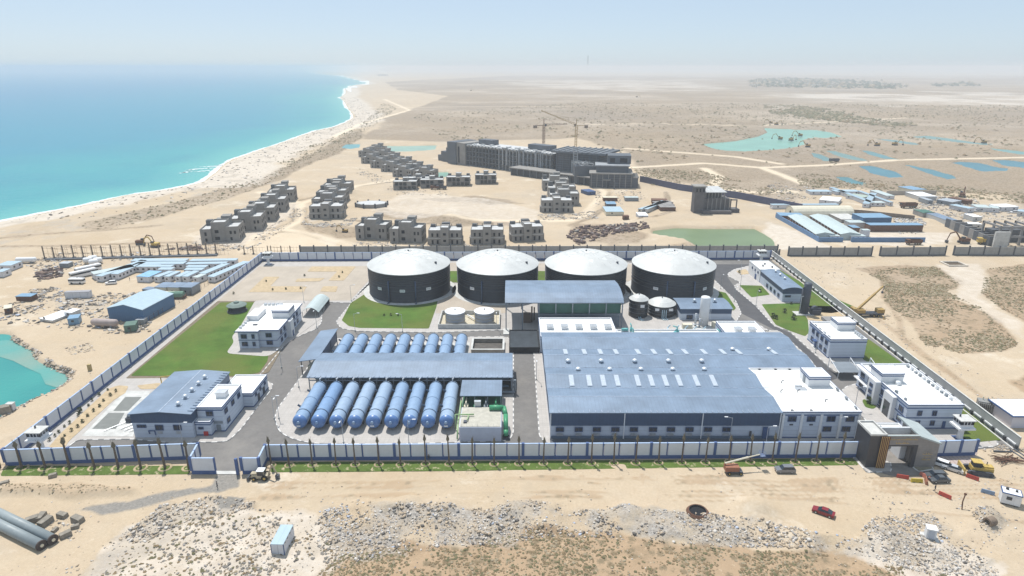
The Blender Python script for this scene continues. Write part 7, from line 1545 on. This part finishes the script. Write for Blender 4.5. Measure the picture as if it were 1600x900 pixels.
# right barracks
WR=mat('pale_green_roof_sheet',(.44,.52,.52),.5,var=.08,kind='ribY',per=1.2,wid=.12,dark=.92)
def barrack(label,fl,fr,bl):
    h=3.4; A=Vector(P(*fl,h));B=Vector(P(*fr,h));D=Vector(P(*bl,h)); ux=(B-A);w_=ux.length;ux/=w_;l_=(D-A).length; ang=math.atan2(ux.y,ux.x); t=T('long_barrack',label,'barrack',(A.x,A.y,0),ang,'pair of long pale-roofed barracks',local=True)
    sh_=(D-A).dot(ux)/l_; s=MB(); sk=lambda x,y:(x+y*sh_,y)
    s.prism([sk(.3,.3),sk(w_-.3,.3),sk(w_-.3,l_),sk(.3,l_)],0,h-.05); s.build('walls',CABW,t)
    s=MB(); v=[(*sk(-.2,0),h),(*sk(w_*.45,0),h+1.1),(*sk(w_+.2,0),h),(*sk(-.2,l_),h),(*sk(w_*.45,l_),h+1.1),(*sk(w_+.2,l_),h)]; s.add(v+[(x,y,z-.15) for x,y,z in v],[(0,1,4,3),(1,2,5,4),(6,9,10,7),(7,10,11,8),(0,3,9,6),(2,8,11,5),(0,6,7,1),(1,7,8,2),(3,4,10,9),(4,5,11,10)]); s.build('roof',WR,t)
    s=MB(); s.add([(*sk(0,0),0),(*sk(w_,0),0),(*sk(w_,0),h),(*sk(w_*.45,0),h+1),(*sk(0,0),h)],[(0,1,2,3,4)]); s.build('end_wall',LGREY,t)
    for k in range(10):
        x_,y_=sk(.25,l_*(k+.5)/10.); s=MB(); s.box(x_-.3,x_+.15,y_-1.3,y_+1.3,.1,2.9); s.build('dark_door',RUST,t)
    return t
barrack('left of the two long pale-roofed barracks above the grey wall',(1275,366),(1305,366),(1231,337)); barrack('right of the two long pale-roofed barracks above the grey wall',(1314,366),(1345,366),(1265,336.5))
cab_px('bright blue roofed shed at the head of the barracks wall',(1219,337),(1257,338),(1212,332),2.8,nw=0,name='site_shed',roof=BRIGHTB,wall=RUST,cat='shed'); cab_px('small pale hut in front of the left barrack',(1297,369),(1313,369),(1297,367),2.6,nw=2,roof=LGREY,name='site_hut',cat='hut'); cab_px('small pale hut in front of the right barrack',(1330,369),(1353,369),(1331,366.5),2.6,nw=3,roof=LGREY,name='site_hut',cat='hut')
gx,gy=P(1275,336); t=T('arched_store','cream arched corrugated store with dark round end behind the barracks','store',(gx,gy,0),.02,local=True); prr=[(-7*math.cos(a),6.0*math.sin(a)) for a in [k*PI/10 for k in range(11)]]
prof_roof(t,'x',0,0,-18,22,[(p,z+.2) for p,z in prr],CREAM,.2); s=MB(); s.add([(-17.9,p,z) for p,z in prr],[tuple(range(11))]); s.add([(21.9,p,z) for p,z in prr],[tuple(range(11))[::-1]]); s.build('end_wall',CREAM,t); s=MB(); s.lathe([(.01,-.1),(1.0,-.1),(1.0,.1),(.01,.1)],(-18.1,-1,2.4),12,'x'); s.build('vent_fan',BLACK,t)
gable=[('blue-roofed open shed in the barracks yard',(1349,340.5),(1394,340),(1343,334),5.5,BRIGHTB,BWALL),('long brown brick shed with blue roof edge in the barracks yard',(1360,352),(1443,352),(1357,348.5),4.0,BRIGHTB,RUST)]
for lb,a_,b_,c2,h_,ro,wa in gable: cab_px(lb,a_,b_,c2,h_,nw=0,name='yard_shed',roof=ro,wall=wa,cat='shed')
cab_px('small blue shed between barracks and brick shed',(1333,356),(1344,356),(1327,352),2.6,nw=0,name='yard_shed',roof=BRIGHTB,wall=RUST,cat='shed'); cab_px('small white hut at the corner of the white yard',(1349,360),(1360,360),(1348,358),4,nw=0,name='yard_shed',roof=LGREY,wall=CABW,cat='shed')
cab_px('pale green lean-to roofs behind the small blue shed',(1328,348),(1352,348),(1318,344),3.4,nw=0,name='yard_shed',roof=LGREY,wall=GALV,cat='shed'); cab_px('pale sand coloured store in the yard corner',(1315,343),(1345,343),(1308,333),2.2,nw=0,name='yard_shed',roof=CONCL,wall=CONC,cat='shed')
GR='portable cabins of the right camp'
RC=[((1256,301),(1264,303),(1262,297)),]
rows=[((1306,318),(1311,320),(1256,299)),((1318,301),(1325,301),(1266,298)),((1348,318),(1358,319),(1304,298)),((1358,316),(1366,316),(1322,297.5)),((1389,316),(1396,316),(1345,298))]
for k,(a_,b_,c2) in enumerate(rows): cab_px(['leftmost diagonal','short back','third diagonal','fourth diagonal','rightmost diagonal'][k]+' cabin row of the right camp beyond the indigo wall',a_,b_,c2,2.8,group=GR,nw=6,roof=mat('dull_blue_roof',(.30,.40,.47),.6))
for k,(a_,b_,c2,r_) in enumerate((((1266,299.5),(1300,299.5),(1268,297),LBLUE),((1306,299.5),(1345,299.5),(1308,297),LBLUE),((1385,306),(1398,306),(1372,297.5),LGREY),((1360,317),(1384,317),(1358,314.5),LGREY),((1280,312),(1310,315),(1283,306),PARA),((1322,305),(1348,309),(1322,301),mat('sage_roof',(.35,.42,.36),.7)))): cab_px(['back left flat cabin','back middle flat cabin','pale wide shed at the right end','low pale-roofed car shelter at the front','white courtyard slab roof','sage courtyard roof'][k]+' of the right camp',a_,b_,c2,2.6,group=GR,nw=3,roof=r_)
R2=[('blue roofed shed above the far camp wall',(1428,297),(1448,296),(1424,292),BRIGHTB,CREAM),('blue grey flat shed in the middle of the right lot',(1478,344),(1496,344),(1464,333),BROOF,GALV),('pale blue shed with pitched roof near the parked vans',(1513,326),(1523,325),(1502,320),LBLUE,CABW),('long white cabin row at the right picture edge',(1565,324),(1592,323),(1562,320),PARA,CABW),('pale cabin row left of the long white row',(1527,324),(1550,325),(1527,320),LGREY,CABW),('second pale cabin row, joining the long white row',(1549,325),(1562,326),(1548,321),LGREY,CABW),('white site office box in the lower right lot',(1521,339),(1535,339),(1521,335),PARA,GALV),('low white trailer below the blue grey shed',(1507,347),(1514,350),(1502,343),PARA,GALV),('grey machine shed in the cluttered right lot',(1464,312),(1488,316),(1466,308),GALV,STEEL),('white machine shed behind the brown truck',(1437,307),(1464,307),(1438,301),PARA,GALV),('small green walled enclosure on the light track',(1443,333),(1462,333),(1441,328),DGREEN,CONC),('red brown container by the tracked crane',(1512,314),(1520,313),(1512,309),RUST,RUST),('small grey block beside the white machine shed',(1450,313),(1458,313),(1449,309),GALV,STEEL),('pale blue sheet pile store on the right lot edge',(1590,330),(1608,332),(1588,327),LBLUE,GALV)]
for lb,a_,b_,c2,r_,w2 in R2: cab_px(lb,a_,b_,c2,3.0,nw=2,name='site_shed',roof=r_,wall=w2,cat='shed')
# centre site (below hotel)
R3=[('blue white striped long shed on the centre lot',(947,331),(975,331),(949,323),LBLUE,CREAM),('second smaller shed behind the striped one',(948,319),(963,319),(949,315),BRIGHTB,DSTEEL),('rusty red container lying alone above the brown ones',(1019,313),(1043,313.5),(1019,310),RUST,RUST),('front brown container of the stack of three',(1032,324),(1056,324),(1033,321),CONC,RUST),('middle brown container of the stack of three',(1028,321),(1054,320),(1030,318),CONC,RUST),('rear brown container of the stack of three',(1026,318),(1052,316.5),(1028,315),CONC,RUST),('pale grey container row end-on, left of the brown ones',(997,326),(1003,327),(992,310),LBLUE,GALV),('second pale grey container row end-on',(1004,326),(1012,327),(999,311),LBLUE,GALV),('white cabins at the foot of the grey container rows',(998,337),(1013,337),(999,332),PARA,CABW),('blue hoarding box below the hotel end block',(918,300),(931,299),(918,296),NAVY,NAVY),('small red container near the striped shed',(974,338),(983,338),(973,336),RUST,RUST),('beige long box behind the grey container rows',(943,309),(965,309),(944,307),CREAM,RUST),('pale long box right of the beige one',(977,309),(998,309),(977,307),LGREY,STEEL)]
for lb,a_,b_,c2,r_,w2 in R3: cab_px(lb,a_,b_,c2,2.6,nw=0,name='shipping_container' if 'container' in lb else 'site_shed',roof=r_,wall=w2,cat='container' if 'container' in lb else 'shed')
# tilted precast frames yard on the right edge
t=T('precast_frames','row of raw concrete frames standing behind the grey wall at the right edge','precast frames',(0,0,0))
for k in range(9):
    xx,yy=P(1492+k*7.5,357+k*3.4); s=MB(); s.box(xx-3.2,xx+3.2,yy-.4,yy+.4,0,5.2); s.box(xx-3.2,xx-2.6,yy+.4,yy+5,0,5.2); s.build('frame_panel',CONC if k%2 else CONCD,t)
t=T('concrete_frame_building','large raw concrete frame of beams and panels at the right picture edge','concrete frame',(0,0,0))
xx,yy=P(1562,384); 
for k in range(6):
    s=MB(); s.box(xx-2+k*6,xx-1+k*6,yy,yy+1,0,11); s.build('column',CONC,t); s=MB(); s.box(xx-2+k*6,xx-1+k*6,yy+13,yy+14,0,11); s.build('column',CONC,t); s=MB(); s.box(xx-2+k*6,xx-1+k*6,yy,yy+14,10,11); s.build('cross_beam',CONC,t)
for z_ in (4.5,9.8): s=MB(); s.box(xx-3,xx+30,yy-.4,yy+.4,z_,z_+1.1); s.build('beam',CONC,t)
s=MB(); s.box(xx-6,xx+2,yy-3,yy-2,0,8.5); s.build('leaning_panel',CONCL,t); s=MB(); s.box(xx,xx+30,yy+8,yy+14,0,7); s.build('dark_infill',CONCD,t)
# ================================================================ RUBBLE, SCRUB, SCRAP, FAR PLAIN
G=np.random.RandomState(12)
def scatter(px,n,seed=0,dens=None):
    p=np.array(PP(px)); g=np.random.RandomState(seed); x0,y0=p.min(0); x1,y1=p.max(0); out=[]
    got=0
    while got<n:
        xx=g.uniform(x0,x1,n*2); yy=g.uniform(y0,y1,n*2); k=sdist(xx,yy,p)>0
        if dens: k&=(fbm(xx,yy,dens,3,seed)>g.uniform(.30,.62,len(xx)))
        out.append(np.stack([xx[k],yy[k]],1)); got+=k.sum()
    return np.concatenate(out)[:n]
def stones(name,groups,mats,label,cat,flat=.6,seed=1,SCL=.62):
    """groups: (points, size_min, size_max, weights over mats)"""
    g=np.random.RandomState(seed); V=[];MI=[]
    base=np.array([(-1,-1,-.4),(1,-1,-.4),(1,1,-.4),(-1,1,-.4),(-1,-1,1),(1,-1,1),(1,1,1),(-1,1,1)],float)
    for pts,a,b_,w_ in groups:
        n=len(pts); sz=(a+(b_-a)*g.rand(n)**3.0)*SCL; th=g.rand(n)*6.28; asp=g.uniform(.5,1.0,n); hh=g.uniform(.3,1,n)*flat
        v=base[None]*np.stack([sz,sz*asp,sz*hh],1)[:,None,:]*g.uniform(.6,1.15,(n,8,3))
        c_,s_=np.cos(th)[:,None],np.sin(th)[:,None]; x_=v[...,0]*c_-v[...,1]*s_; y_=v[...,0]*s_+v[...,1]*c_; tl=g.uniform(-.5,.5,n)[:,None]
        z_=v[...,2]+x_*tl; zz=gz(pts[:,0],pts[:,1])
        V.append(np.stack([x_+pts[:,0:1],y_+pts[:,1:2],z_+zz[:,None]],-1)); MI.append(g.choice(len(mats),n,p=np.array(w_)/sum(w_)))
    V=np.concatenate(V); MI=np.concatenate(MI); n=len(V)
    F=np.array([(0,3,2,1),(4,5,6,7),(0,1,5,4),(1,2,6,5),(2,3,7,6),(3,0,4,7)]); F=(F[None]+np.arange(n)[:,None,None]*8).reshape(-1,4)
    me=bpy.data.meshes.new(name); me.vertices.add(n*8); me.vertices.foreach_set('co',V.ravel()); me.loops.add(F.size); me.loops.foreach_set('vertex_index',F.ravel().astype(np.int32)); me.polygons.add(len(F)); me.polygons.foreach_set('loop_start',(np.arange(len(F))*4).astype(np.int32)); me.polygons.foreach_set('loop_total',np.full(len(F),4,np.int32)); me.polygons.foreach_set('material_index',np.repeat(MI,6).astype(np.int32)); me.update()
    for m_ in mats: me.materials.append(m_)
    o=bpy.data.objects.new(name,me); COL.objects.link(o); stuff(tag(o,label,cat)); return o
S1=mat('bleached_rubble',(.54,.505,.46),.9,var=.2,scale=2); S2=mat('grey_rubble',(.31,.29,.27),.9,var=.25,scale=2); S3=mat('tan_rubble',(.42,.34,.25),.95,var=.25,scale=2); S4=mat('dark_rubble',(.13,.12,.11),.95,var=.3,scale=2); S5=mat('bluish_debris',(.40,.44,.52),.8,var=.2,scale=2)
SM=[S1,S2,S3,S4,S5]
Z_A=[(492,815),(520,790),(560,783),(640,790),(765,795),(800,782),(870,785),(880,800),(990,793),(1070,800),(1180,812),(1250,826),(1330,840),(1330,862),(1180,856),(1080,852),(960,842),(860,838),(770,852),(700,852),(620,864),(520,880)]
Z_B=[(1330,840),(1370,806),(1430,803),(1462,802),(1475,835),(1560,878),(1560,905),(1440,895),(1330,865)]
stones('rubble',[(scatter(Z_A,4200,1,5),.08,.8,[2,3,5,1.5,.2]),(scatter(Z_A,3800,2,11),.06,.5,[5,4,2,1,.6]),(scatter(Z_B,3400,3,6),.06,.6,[5,4,2,1,.2]),
 (scatter([(60,905),(150,868),(195,822),(255,800),(300,782),(400,795),(470,800),(530,830),(540,870),(480,905)],1700,4,13),.06,.6,[3,3,4,1.5,0]),
 (scatter([(500,800),(545,790),(550,835),(510,850),(500,830)],420,5),.1,.5,[6,1,.2,.5,4]),
 (scatter([(1515,800),(1550,795),(1575,815),(1560,835),(1535,830)],420,6),.06,.5,[5,3,2,1,.3]),
 (scatter([(180,840),(260,790),(330,778),(400,785),(395,800),(300,815),(220,850)],900,7,4),.08,.8,[2,3,4,1.5,0]),
 (scatter([(60,815),(120,808),(135,825),(110,845),(80,830)],130,8),.1,.6,[2,3,4,1,0])],SM,'broken concrete and stone rubble dumped in a long band across the foreground','rubble',.7,1,.55)
stones('shore_rocks',[(scatter([(0,519),(24,524),(60,548),(90,570),(118,578),(112,595),(60,625),(0,655),(0,645),(95,600),(104,585),(60,570),(50,548)],1500,9,5),.12,.8,[3,2,5,2,0]),
 (scatter([(100,545),(140,535),(150,548),(110,555)],200,10),.1,.6,[2,2,4,2,0])],SM,'rocks and rubble along the bank of the turquoise lagoon, left','rocks',.5,2,.7)
bp_=[]
g_=np.random.RandomState(3)
for (a_,b_) in zip(COAST[2:22],COAST[3:23]):
    a_=np.array(a_);b_=np.array(b_); L2=np.linalg.norm(b_-a_); n=int(min(260,L2*1.3)); t_=g_.rand(n)[:,None]; d_=(b_-a_)/L2; nn_=np.array([d_[1],-d_[0]]); off=g_.rand(n)[:,None]**1.3*42+3; bp_.append(a_+(b_-a_)*t_+nn_*off)
bp_=np.concatenate(bp_); bp_=bp_[sdist(bp_[:,0],bp_[:,1],COAST)<-2]
stones('beach_rocks',[(bp_[:len(bp_)],.3,1.9,[2,3,3,2,0])],SM,'scattered rocks and ledges on the white beach','rocks',.35,3,.8)
# debris around villas, scrap yards
VZ=[[(300,380),(315,372),(390,385),(395,370),(460,330),(455,322),(480,330),(440,360),(392,392),(330,392)],[(470,350),(482,335),(490,350),(560,340),(548,352),(500,356)],[(550,378),(870,384),(870,390),(550,390)],[(840,336),(930,330),(935,342),(850,344)],[(560,262),(640,292),(700,300),(700,306),(620,304),(555,270)]]
stones('site_debris',[(scatter(z_,700,20+i,6),.2,1.1,[5,3,3,1,0]) for i,z_ in enumerate(VZ)]+[(scatter([(0,478),(60,462),(150,480),(200,495),(235,500),(235,520),(150,522),(80,512),(0,505)],800,30,7),.2,1.3,[2.5,2,3,3,.6]),
 (scatter([(100,395),(240,395),(240,402),(200,410),(150,420),(60,425),(30,410)],600,31,7),.2,1.2,[2,2,3,2,.3]),(scatter([(40,452),(95,450),(110,466),(60,472)],500,32,5),.2,1.2,[2,3,3,2,.6]),(scatter([(100,462),(235,455),(235,470),(160,478),(100,476)],500,33,5),.2,1.3,[3,1,3,2,.4]),
 (scatter([(1440,305),(1530,312),(1530,322),(1440,322)],900,34,8),.3,1.8,[5,3,2,2,.4]),(scatter([(1390,315),(1600,330),(1600,350),(1500,352)],700,35,10),.3,1.5,[4,3,2,2,.3]),(scatter([(1395,340),(1440,342),(1450,352),(1400,350)],500,36),.3,1.3,[7,2,1,1,1]),(scatter([(1400,355),(1445,353),(1440,366),(1405,366)],160,37),.3,1.3,[3,2,2,1,0]),
 (scatter([(1200,285),(1270,292),(1280,312),(1230,318),(1200,308)],500,38,9),.3,1.5,[4,2,3,2,0]),(scatter([(930,300),(1000,296),(1010,310),(950,325),(930,318)],400,39,6),.2,1.2,[4,2,3,2,0]),(scatter([(1540,690),(1600,700),(1600,720),(1560,722),(1535,705)],500,40,4),.06,.5,[2,2,4,2,0])],SM,'loose building debris and spoil around the villas, camps and scrap yards','debris',.6,4,.75)
stones('brown_material_stacks',[(scatter([(885,368),(900,356),(945,352),(985,352),(990,358),(950,368),(905,384)],330,41),.6,1.9,[0,1,2,8,0]),(scatter([(935,352),(1005,348),(1015,356),(970,366),(935,360)],260,42),.5,1.8,[0,1,2,8,0]),(scatter([(55,425),(95,415),(98,432),(60,440)],150,43),.5,1.6,[0,1,2,8,0]),(scatter([(330,388),(310,392),(255,390),(300,385)],120,44),.4,1.6,[1,1,2,6,0])],[S1,S2,mat('brown_timber',(.20,.14,.11),.95,var=.3,scale=2),mat('dark_brown_timber',(.11,.08,.075),.95,var=.3,scale=2),S5],'stacks of brown formwork timber and bundles behind the plant wall','timber stacks',.8,5,.9)
# scrub
def tufts(name,groups,mats,label,seed=1):
    g=np.random.RandomState(seed); V=[];MI=[]
    base=np.array([(1,0,.25),(.3,.95,.3),(-.8,.6,.2),(-.8,-.6,.3),(.3,-.95,.2),(0,0,1),(0,0,-.2)],float); Fb=np.array([(0,1,5),(1,2,5),(2,3,5),(3,4,5),(4,0,5)])
    for pts,a,b_,w_ in groups:
        n=len(pts)
        for rep in range(2):
            sz=(a+(b_-a)*g.rand(n)**1.8)*(1 if rep==0 else .6); off=(g.rand(n,2)-.5)*sz[:,None]*1.2; th=g.rand(n)*6.28
            v=base[None]*np.stack([sz,sz,sz*g.uniform(.5,1,n)],1)[:,None,:]*g.uniform(.55,1.25,(n,7,3)); c_,s_=np.cos(th)[:,None],np.sin(th)[:,None]
            x_=v[...,0]*c_-v[...,1]*s_; y_=v[...,0]*s_+v[...,1]*c_; p=pts+off
            V.append(np.stack([x_+p[:,0:1],y_+p[:,1:2],v[...,2]+gz(p[:,0],p[:,1])[:,None]],-1)); MI.append(g.choice(len(mats),n,p=np.array(w_)/sum(w_)))
    V=np.concatenate(V); MI=np.concatenate(MI); n=len(V); F=(Fb[None]+np.arange(n)[:,None,None]*7).reshape(-1,3)
    me=bpy.data.meshes.new(name); me.vertices.add(n*7); me.vertices.foreach_set('co',V.ravel()); me.loops.add(F.size); me.loops.foreach_set('vertex_index',F.ravel().astype(np.int32)); me.polygons.add(len(F)); me.polygons.foreach_set('loop_start',(np.arange(len(F))*3).astype(np.int32)); me.polygons.foreach_set('loop_total',np.full(len(F),3,np.int32)); me.polygons.foreach_set('material_index',np.repeat(MI,len(Fb)).astype(np.int32)); me.update()
    for m_ in mats: me.materials.append(m_)
    o=bpy.data.objects.new(name,me); COL.objects.link(o); stuff(tag(o,label,'scrub')); return o
T1=mat('dry_brown_scrub',(.21,.155,.09),.95,var=.35,scale=3); T2=mat('olive_scrub',(.14,.13,.07),.95,var=.35,scale=3); T3=mat('grey_straw_scrub',(.30,.25,.17),.95,var=.3,scale=3)
tufts('foreground_scrub',[(scatter([(490,899),(530,868),(640,850),(720,860),(780,840),(850,826),(1000,843),(1160,860),(1300,866),(1450,893),(1560,912),(490,912)],4200,50,6),.10,.42,[4,3,2]),(scatter([(150,905),(500,905),(470,830),(300,800),(200,850)],260,51,8),.1,.45,[3,3,3]),(scatter([(0,760),(150,763),(210,768),(120,776),(0,771)],160,52),.1,.3,[3,2,2])],[T1,T2,T3],'low dry brown and olive scrub covering the sandy ground at the bottom edge')
F1=[(1345,422),(1462,417),(1502,443),(1478,455),(1530,480),(1585,530),(1590,541),(1560,549),(1500,552),(1445,538),(1408,492),(1382,470),(1380,440)]
tufts('field_scrub',[(scatter(F1,5200,53,14),.2,.7,[3,3,4]),(scatter([(1541,420),(1600,414),(1660,414),(1660,515),(1600,500),(1560,480),(1533,458)],2200,54,14),.2,.7,[3,3,4])],[T1,T2,T3],'dry scrub field beyond the right wall of the plant')
tufts('dune_scrub',[(scatter([(118,352),(220,326),(300,309),(360,290),(410,277),(450,258),(500,232),(540,210),(570,212),(530,240),(470,262),(400,296),(330,318),(250,340),(160,362)],900,55),.4,1.4,[3,3,2]),(scatter([(430,250),(500,222),(560,200),(600,160),(620,170),(560,215),(500,240),(450,262)],700,56,20),.6,2.2,[2,4,3])],[T1,T2,T3],'sparse scrub clumps on the dunes behind the beach')
tufts('plain_scrub',[(scatter([(700,220),(640,180),(900,160),(1600,165),(1600,245),(1450,250),(1300,262),(1100,258),(985,255),(900,215)],5200,57,70),.8,3.2,[3,3,4]),(scatter([(985,262),(1100,268),(1240,305),(1150,305),(1020,290)],1100,58,30),.5,1.6,[3,3,3]),(scatter([(1240,268),(1400,285),(1600,300),(1600,318),(1540,312),(1400,300),(1250,292)],1200,59,30),.5,1.6,[3,4,3]),
 (scatter([(1190,163),(1280,167),(1340,182),(1440,196),(1400,199),(1300,190),(1205,178)],1500,60,60),2,5,[2,6,2])],[T1,T2,T3],'scrub bushes dotting the wide desert plain beyond the hotel')
# loose concrete blocks by the big pipes
blk=None
for k,(px,py,sc_) in enumerate(((51,815,1.25),(65,811,1.2),(72,819,1.4),(98,808,1.1),(122,815,1.3),(103,838,1.1),(86,830,.7),(118,825,.8))):
    xx,yy=P(px,py); lb=['grey concrete block on the sand, leftmost of the group above the pipes','second concrete block of the group above the grey pipes','largest concrete block of the group above the grey pipes','concrete block lying behind the small rubble patch near the pipes','concrete block at the right end of the rubble near the pipes','low concrete block just right of the pipe ends','small dark block between the pipes and the rubble patch','small block below the right end of the pipe-side rubble'][k]
    if blk is None:
        blk=T('concrete_block',lb,'concrete block',(xx,yy,0),.5,'concrete blocks beside the big grey pipes',local=True); s=MB(); s.add([(-1,-.6,0),(1,-.55,0),(.95,.6,0),(-1,.5,0),(-.9,-.55,.9),(.95,-.5,1.0),(.9,.5,1.05),(-.95,.5,.85)],[(0,3,2,1),(4,5,6,7),(0,1,5,4),(1,2,6,5),(2,3,7,6),(3,0,4,7)]); s.build('block_body',mat('sandy_grey_block',(.27,.245,.205),.95,var=.3,scale=1.5,bump=.05),blk); blk.scale=(sc_,)*3
    else: dup(blk,(xx,yy,0),random.random()*3,lb,sc=sc_)
for k,(px,py,lb,sc_) in enumerate(((83,745,'lone brown boulder at the edge of the left grass strip',.9),(8,757,'flat dark stone at the left edge below the wall',.9),(5,645,'dark boulder at the lagoon bank, at the left picture edge',2.2))): xx,yy=P(px,py); dup(blk,(xx,yy,0),.4,lb,sc=sc_,group='boulders')
cab_px('small white concrete hut by the lagoon bank',(8,632),(18,632),(9,629),2.2,nw=0,name='small_hut',roof=CONCL,wall=CABW,cat='hut')
xx,yy=P(141,579); t=T('stone_marker','small yellowish stone marker standing on the sand right of the lagoon','marker',(xx,yy,0)); s=MB(); s.box(xx-.5,xx+.5,yy-.4,yy+.4,0,2.2); s.build('stone',mat('yellow_stone',(.40,.32,.16),.9),t)
# steel piles at the right front
t=T('steel_bundle','tangled pile of scaffold tubes on the sand beyond the right end of the wall','scaffold pile',(0,0,0)); cx,cy=P(1574,720); s=MB(); rr=random.Random(8)
for k in range(26): a=rr.uniform(-.5,.5); s.bar((cx-3*math.cos(a)+rr.uniform(-1,1),cy-3*math.sin(a)+rr.uniform(-1.3,1.3),.15+rr.random()*.7),(cx+3*math.cos(a)+rr.uniform(-1,1),cy+3*math.sin(a)+rr.uniform(-1.3,1.3),.15+rr.random()*.7),.07,4)
stuff(s.build("tubes",RUST,t))
for k,(a_,b_,lb) in enumerate((((1552,706),(1580,707),'thin beam lying on the sand right of the front wall end'),((1578,704),(1599,718),'first of two long pipes lying obliquely outside the right wall end'),((1583,702),(1604,716),'second of two long pipes lying obliquely outside the right wall end'),((1430,743),(1432,746),'tiny post stub on the gatehouse drive'))):
    if k==3: break
    A=P(*a_);B=P(*b_); t=T('lying_beam',lb,'beam',(*A,0)); s=MB(); s.bar((*A,.25),(*B,.25),.2,5); s.build('beam_body',CONCD,t)
# chalk white setting-out ridges on the field beyond the right wall
# far village, mast and skyline
vl=None
vill=[(1186,131,1.0,3.2)]+[(1200+random.uniform(-25,215),random.uniform(124,137),random.uniform(.6,1.3),random.uniform(.7,1.3)) for k in range(34)]
for k,(px,py,sc_,hh) in enumerate(vill):
    xx,yy=P(px,py); 
    if vl is None:
        vl=T('village_house','taller pale block at the left end of the far hazy village','house',(xx,yy,0),0,'pale houses of the far village on the plain',local=True); s=MB(); s.box(-11,11,-8,8,-6,9); s.build('walls',CREAM,vl); s=MB(); s.box(-11.5,11.5,-8.5,8.5,9,9.8); s.build('roof',CONCL,vl); vl.scale=(sc_,sc_,hh)
    else: dup(vl,(xx,yy,0),random.random(),'small pale house lost among the trees of the far hazy village',sc=(sc_,sc_,hh))
tufts('far_trees',[(scatter([(1170,126),(1230,122),(1330,126),(1420,133),(1400,139),(1250,138),(1170,134)],700,61),8,20,[1,6,1]),(scatter([(1450,131),(1520,129),(1530,134),(1460,135)],90,62),8,22,[1,6,1])],[T1,mat('far_tree_green',(.05,.07,.04),.95),T3],'dark tree belt round the far hazy village on the plain')
xx,yy=P(918,112); t=T('radio_mast','single tall thin mast standing up from the hazy horizon','mast',(xx,yy,0)); s=MB(); s.bar((xx,yy,0),(xx,yy,260 if yy<8000 else 330),9,4,5); s.build('mast_shaft',STEEL,t)
for k,(px,py,w_,h_) in enumerate(((603,111,220,60),(608,110.5,160,110),(622,110.5,330,90),(598,118,100,14))):
    xx,yy=P(px,py); t=T('far_block',['low hazy block at the left of the far skyline','tall hazy block on the far skyline','wide hazy block on the far skyline beside the tall one','low dark strip of buildings behind the far beach'][k],'distant building',(xx,yy,0)); s=MB(); s.box(xx-w_/2,xx+w_/2,yy-60,yy+60,-5,h_); s.build('walls',CONC,t)
# tidy prototype caches

hx2,hy2=P(1490,413); t=T('square_excavation','dark square pit dug at the head of the pale track beyond the right wall','pit',(hx2,hy2,0)); s=MB(); s.box(hx2-4,hx2+4,hy2-3,hy2+3,.05,.12); s.build('dark_bottom',mat('shadowed_pit_soil',(.10,.075,.05),.95,var=.3),t); s=MB(); ring(s,hx2-4.8,hx2+4.8,hy2-3.8,hy2+3.8,-.2,.6,.8); s.build('spoil_rim',mat('chalky_spoil',(.55,.50,.43),.95,var=.2),t)
stones('pebbles',[(scatter([(0,742),(1600,730),(1600,900),(0,900)],1500,70,10),.04,.28,[2,3,6,2,0]),(scatter([(1340,780),(1600,740),(1600,900),(1450,900)],700,71,6),.05,.35,[3,3,4,1,.3]),(scatter([(130,480),(350,420),(400,410),(260,560),(100,640)],400,72,8),.06,.3,[2,2,5,2,0]),(scatter([(1210,405),(1340,405),(1420,520),(1600,620),(1600,690),(1560,660),(1380,520)],900,73,10),.08,.4,[3,3,4,2,0])],SM,'pebbles and small stones strewn over the open sand','pebbles',.6,8,.8)
tufts('brush_heaps',[(scatter([(560,905),(150,905),(230,850),(330,800),(470,815),(520,850)],620,74,5),.12,.5,[2,1,5])],[T1,T2,mat('grey_dead_brush',(.20,.185,.165),.95,var=.3,scale=3)],'heaps of grey dead brush on the pale dumping ground, bottom left')
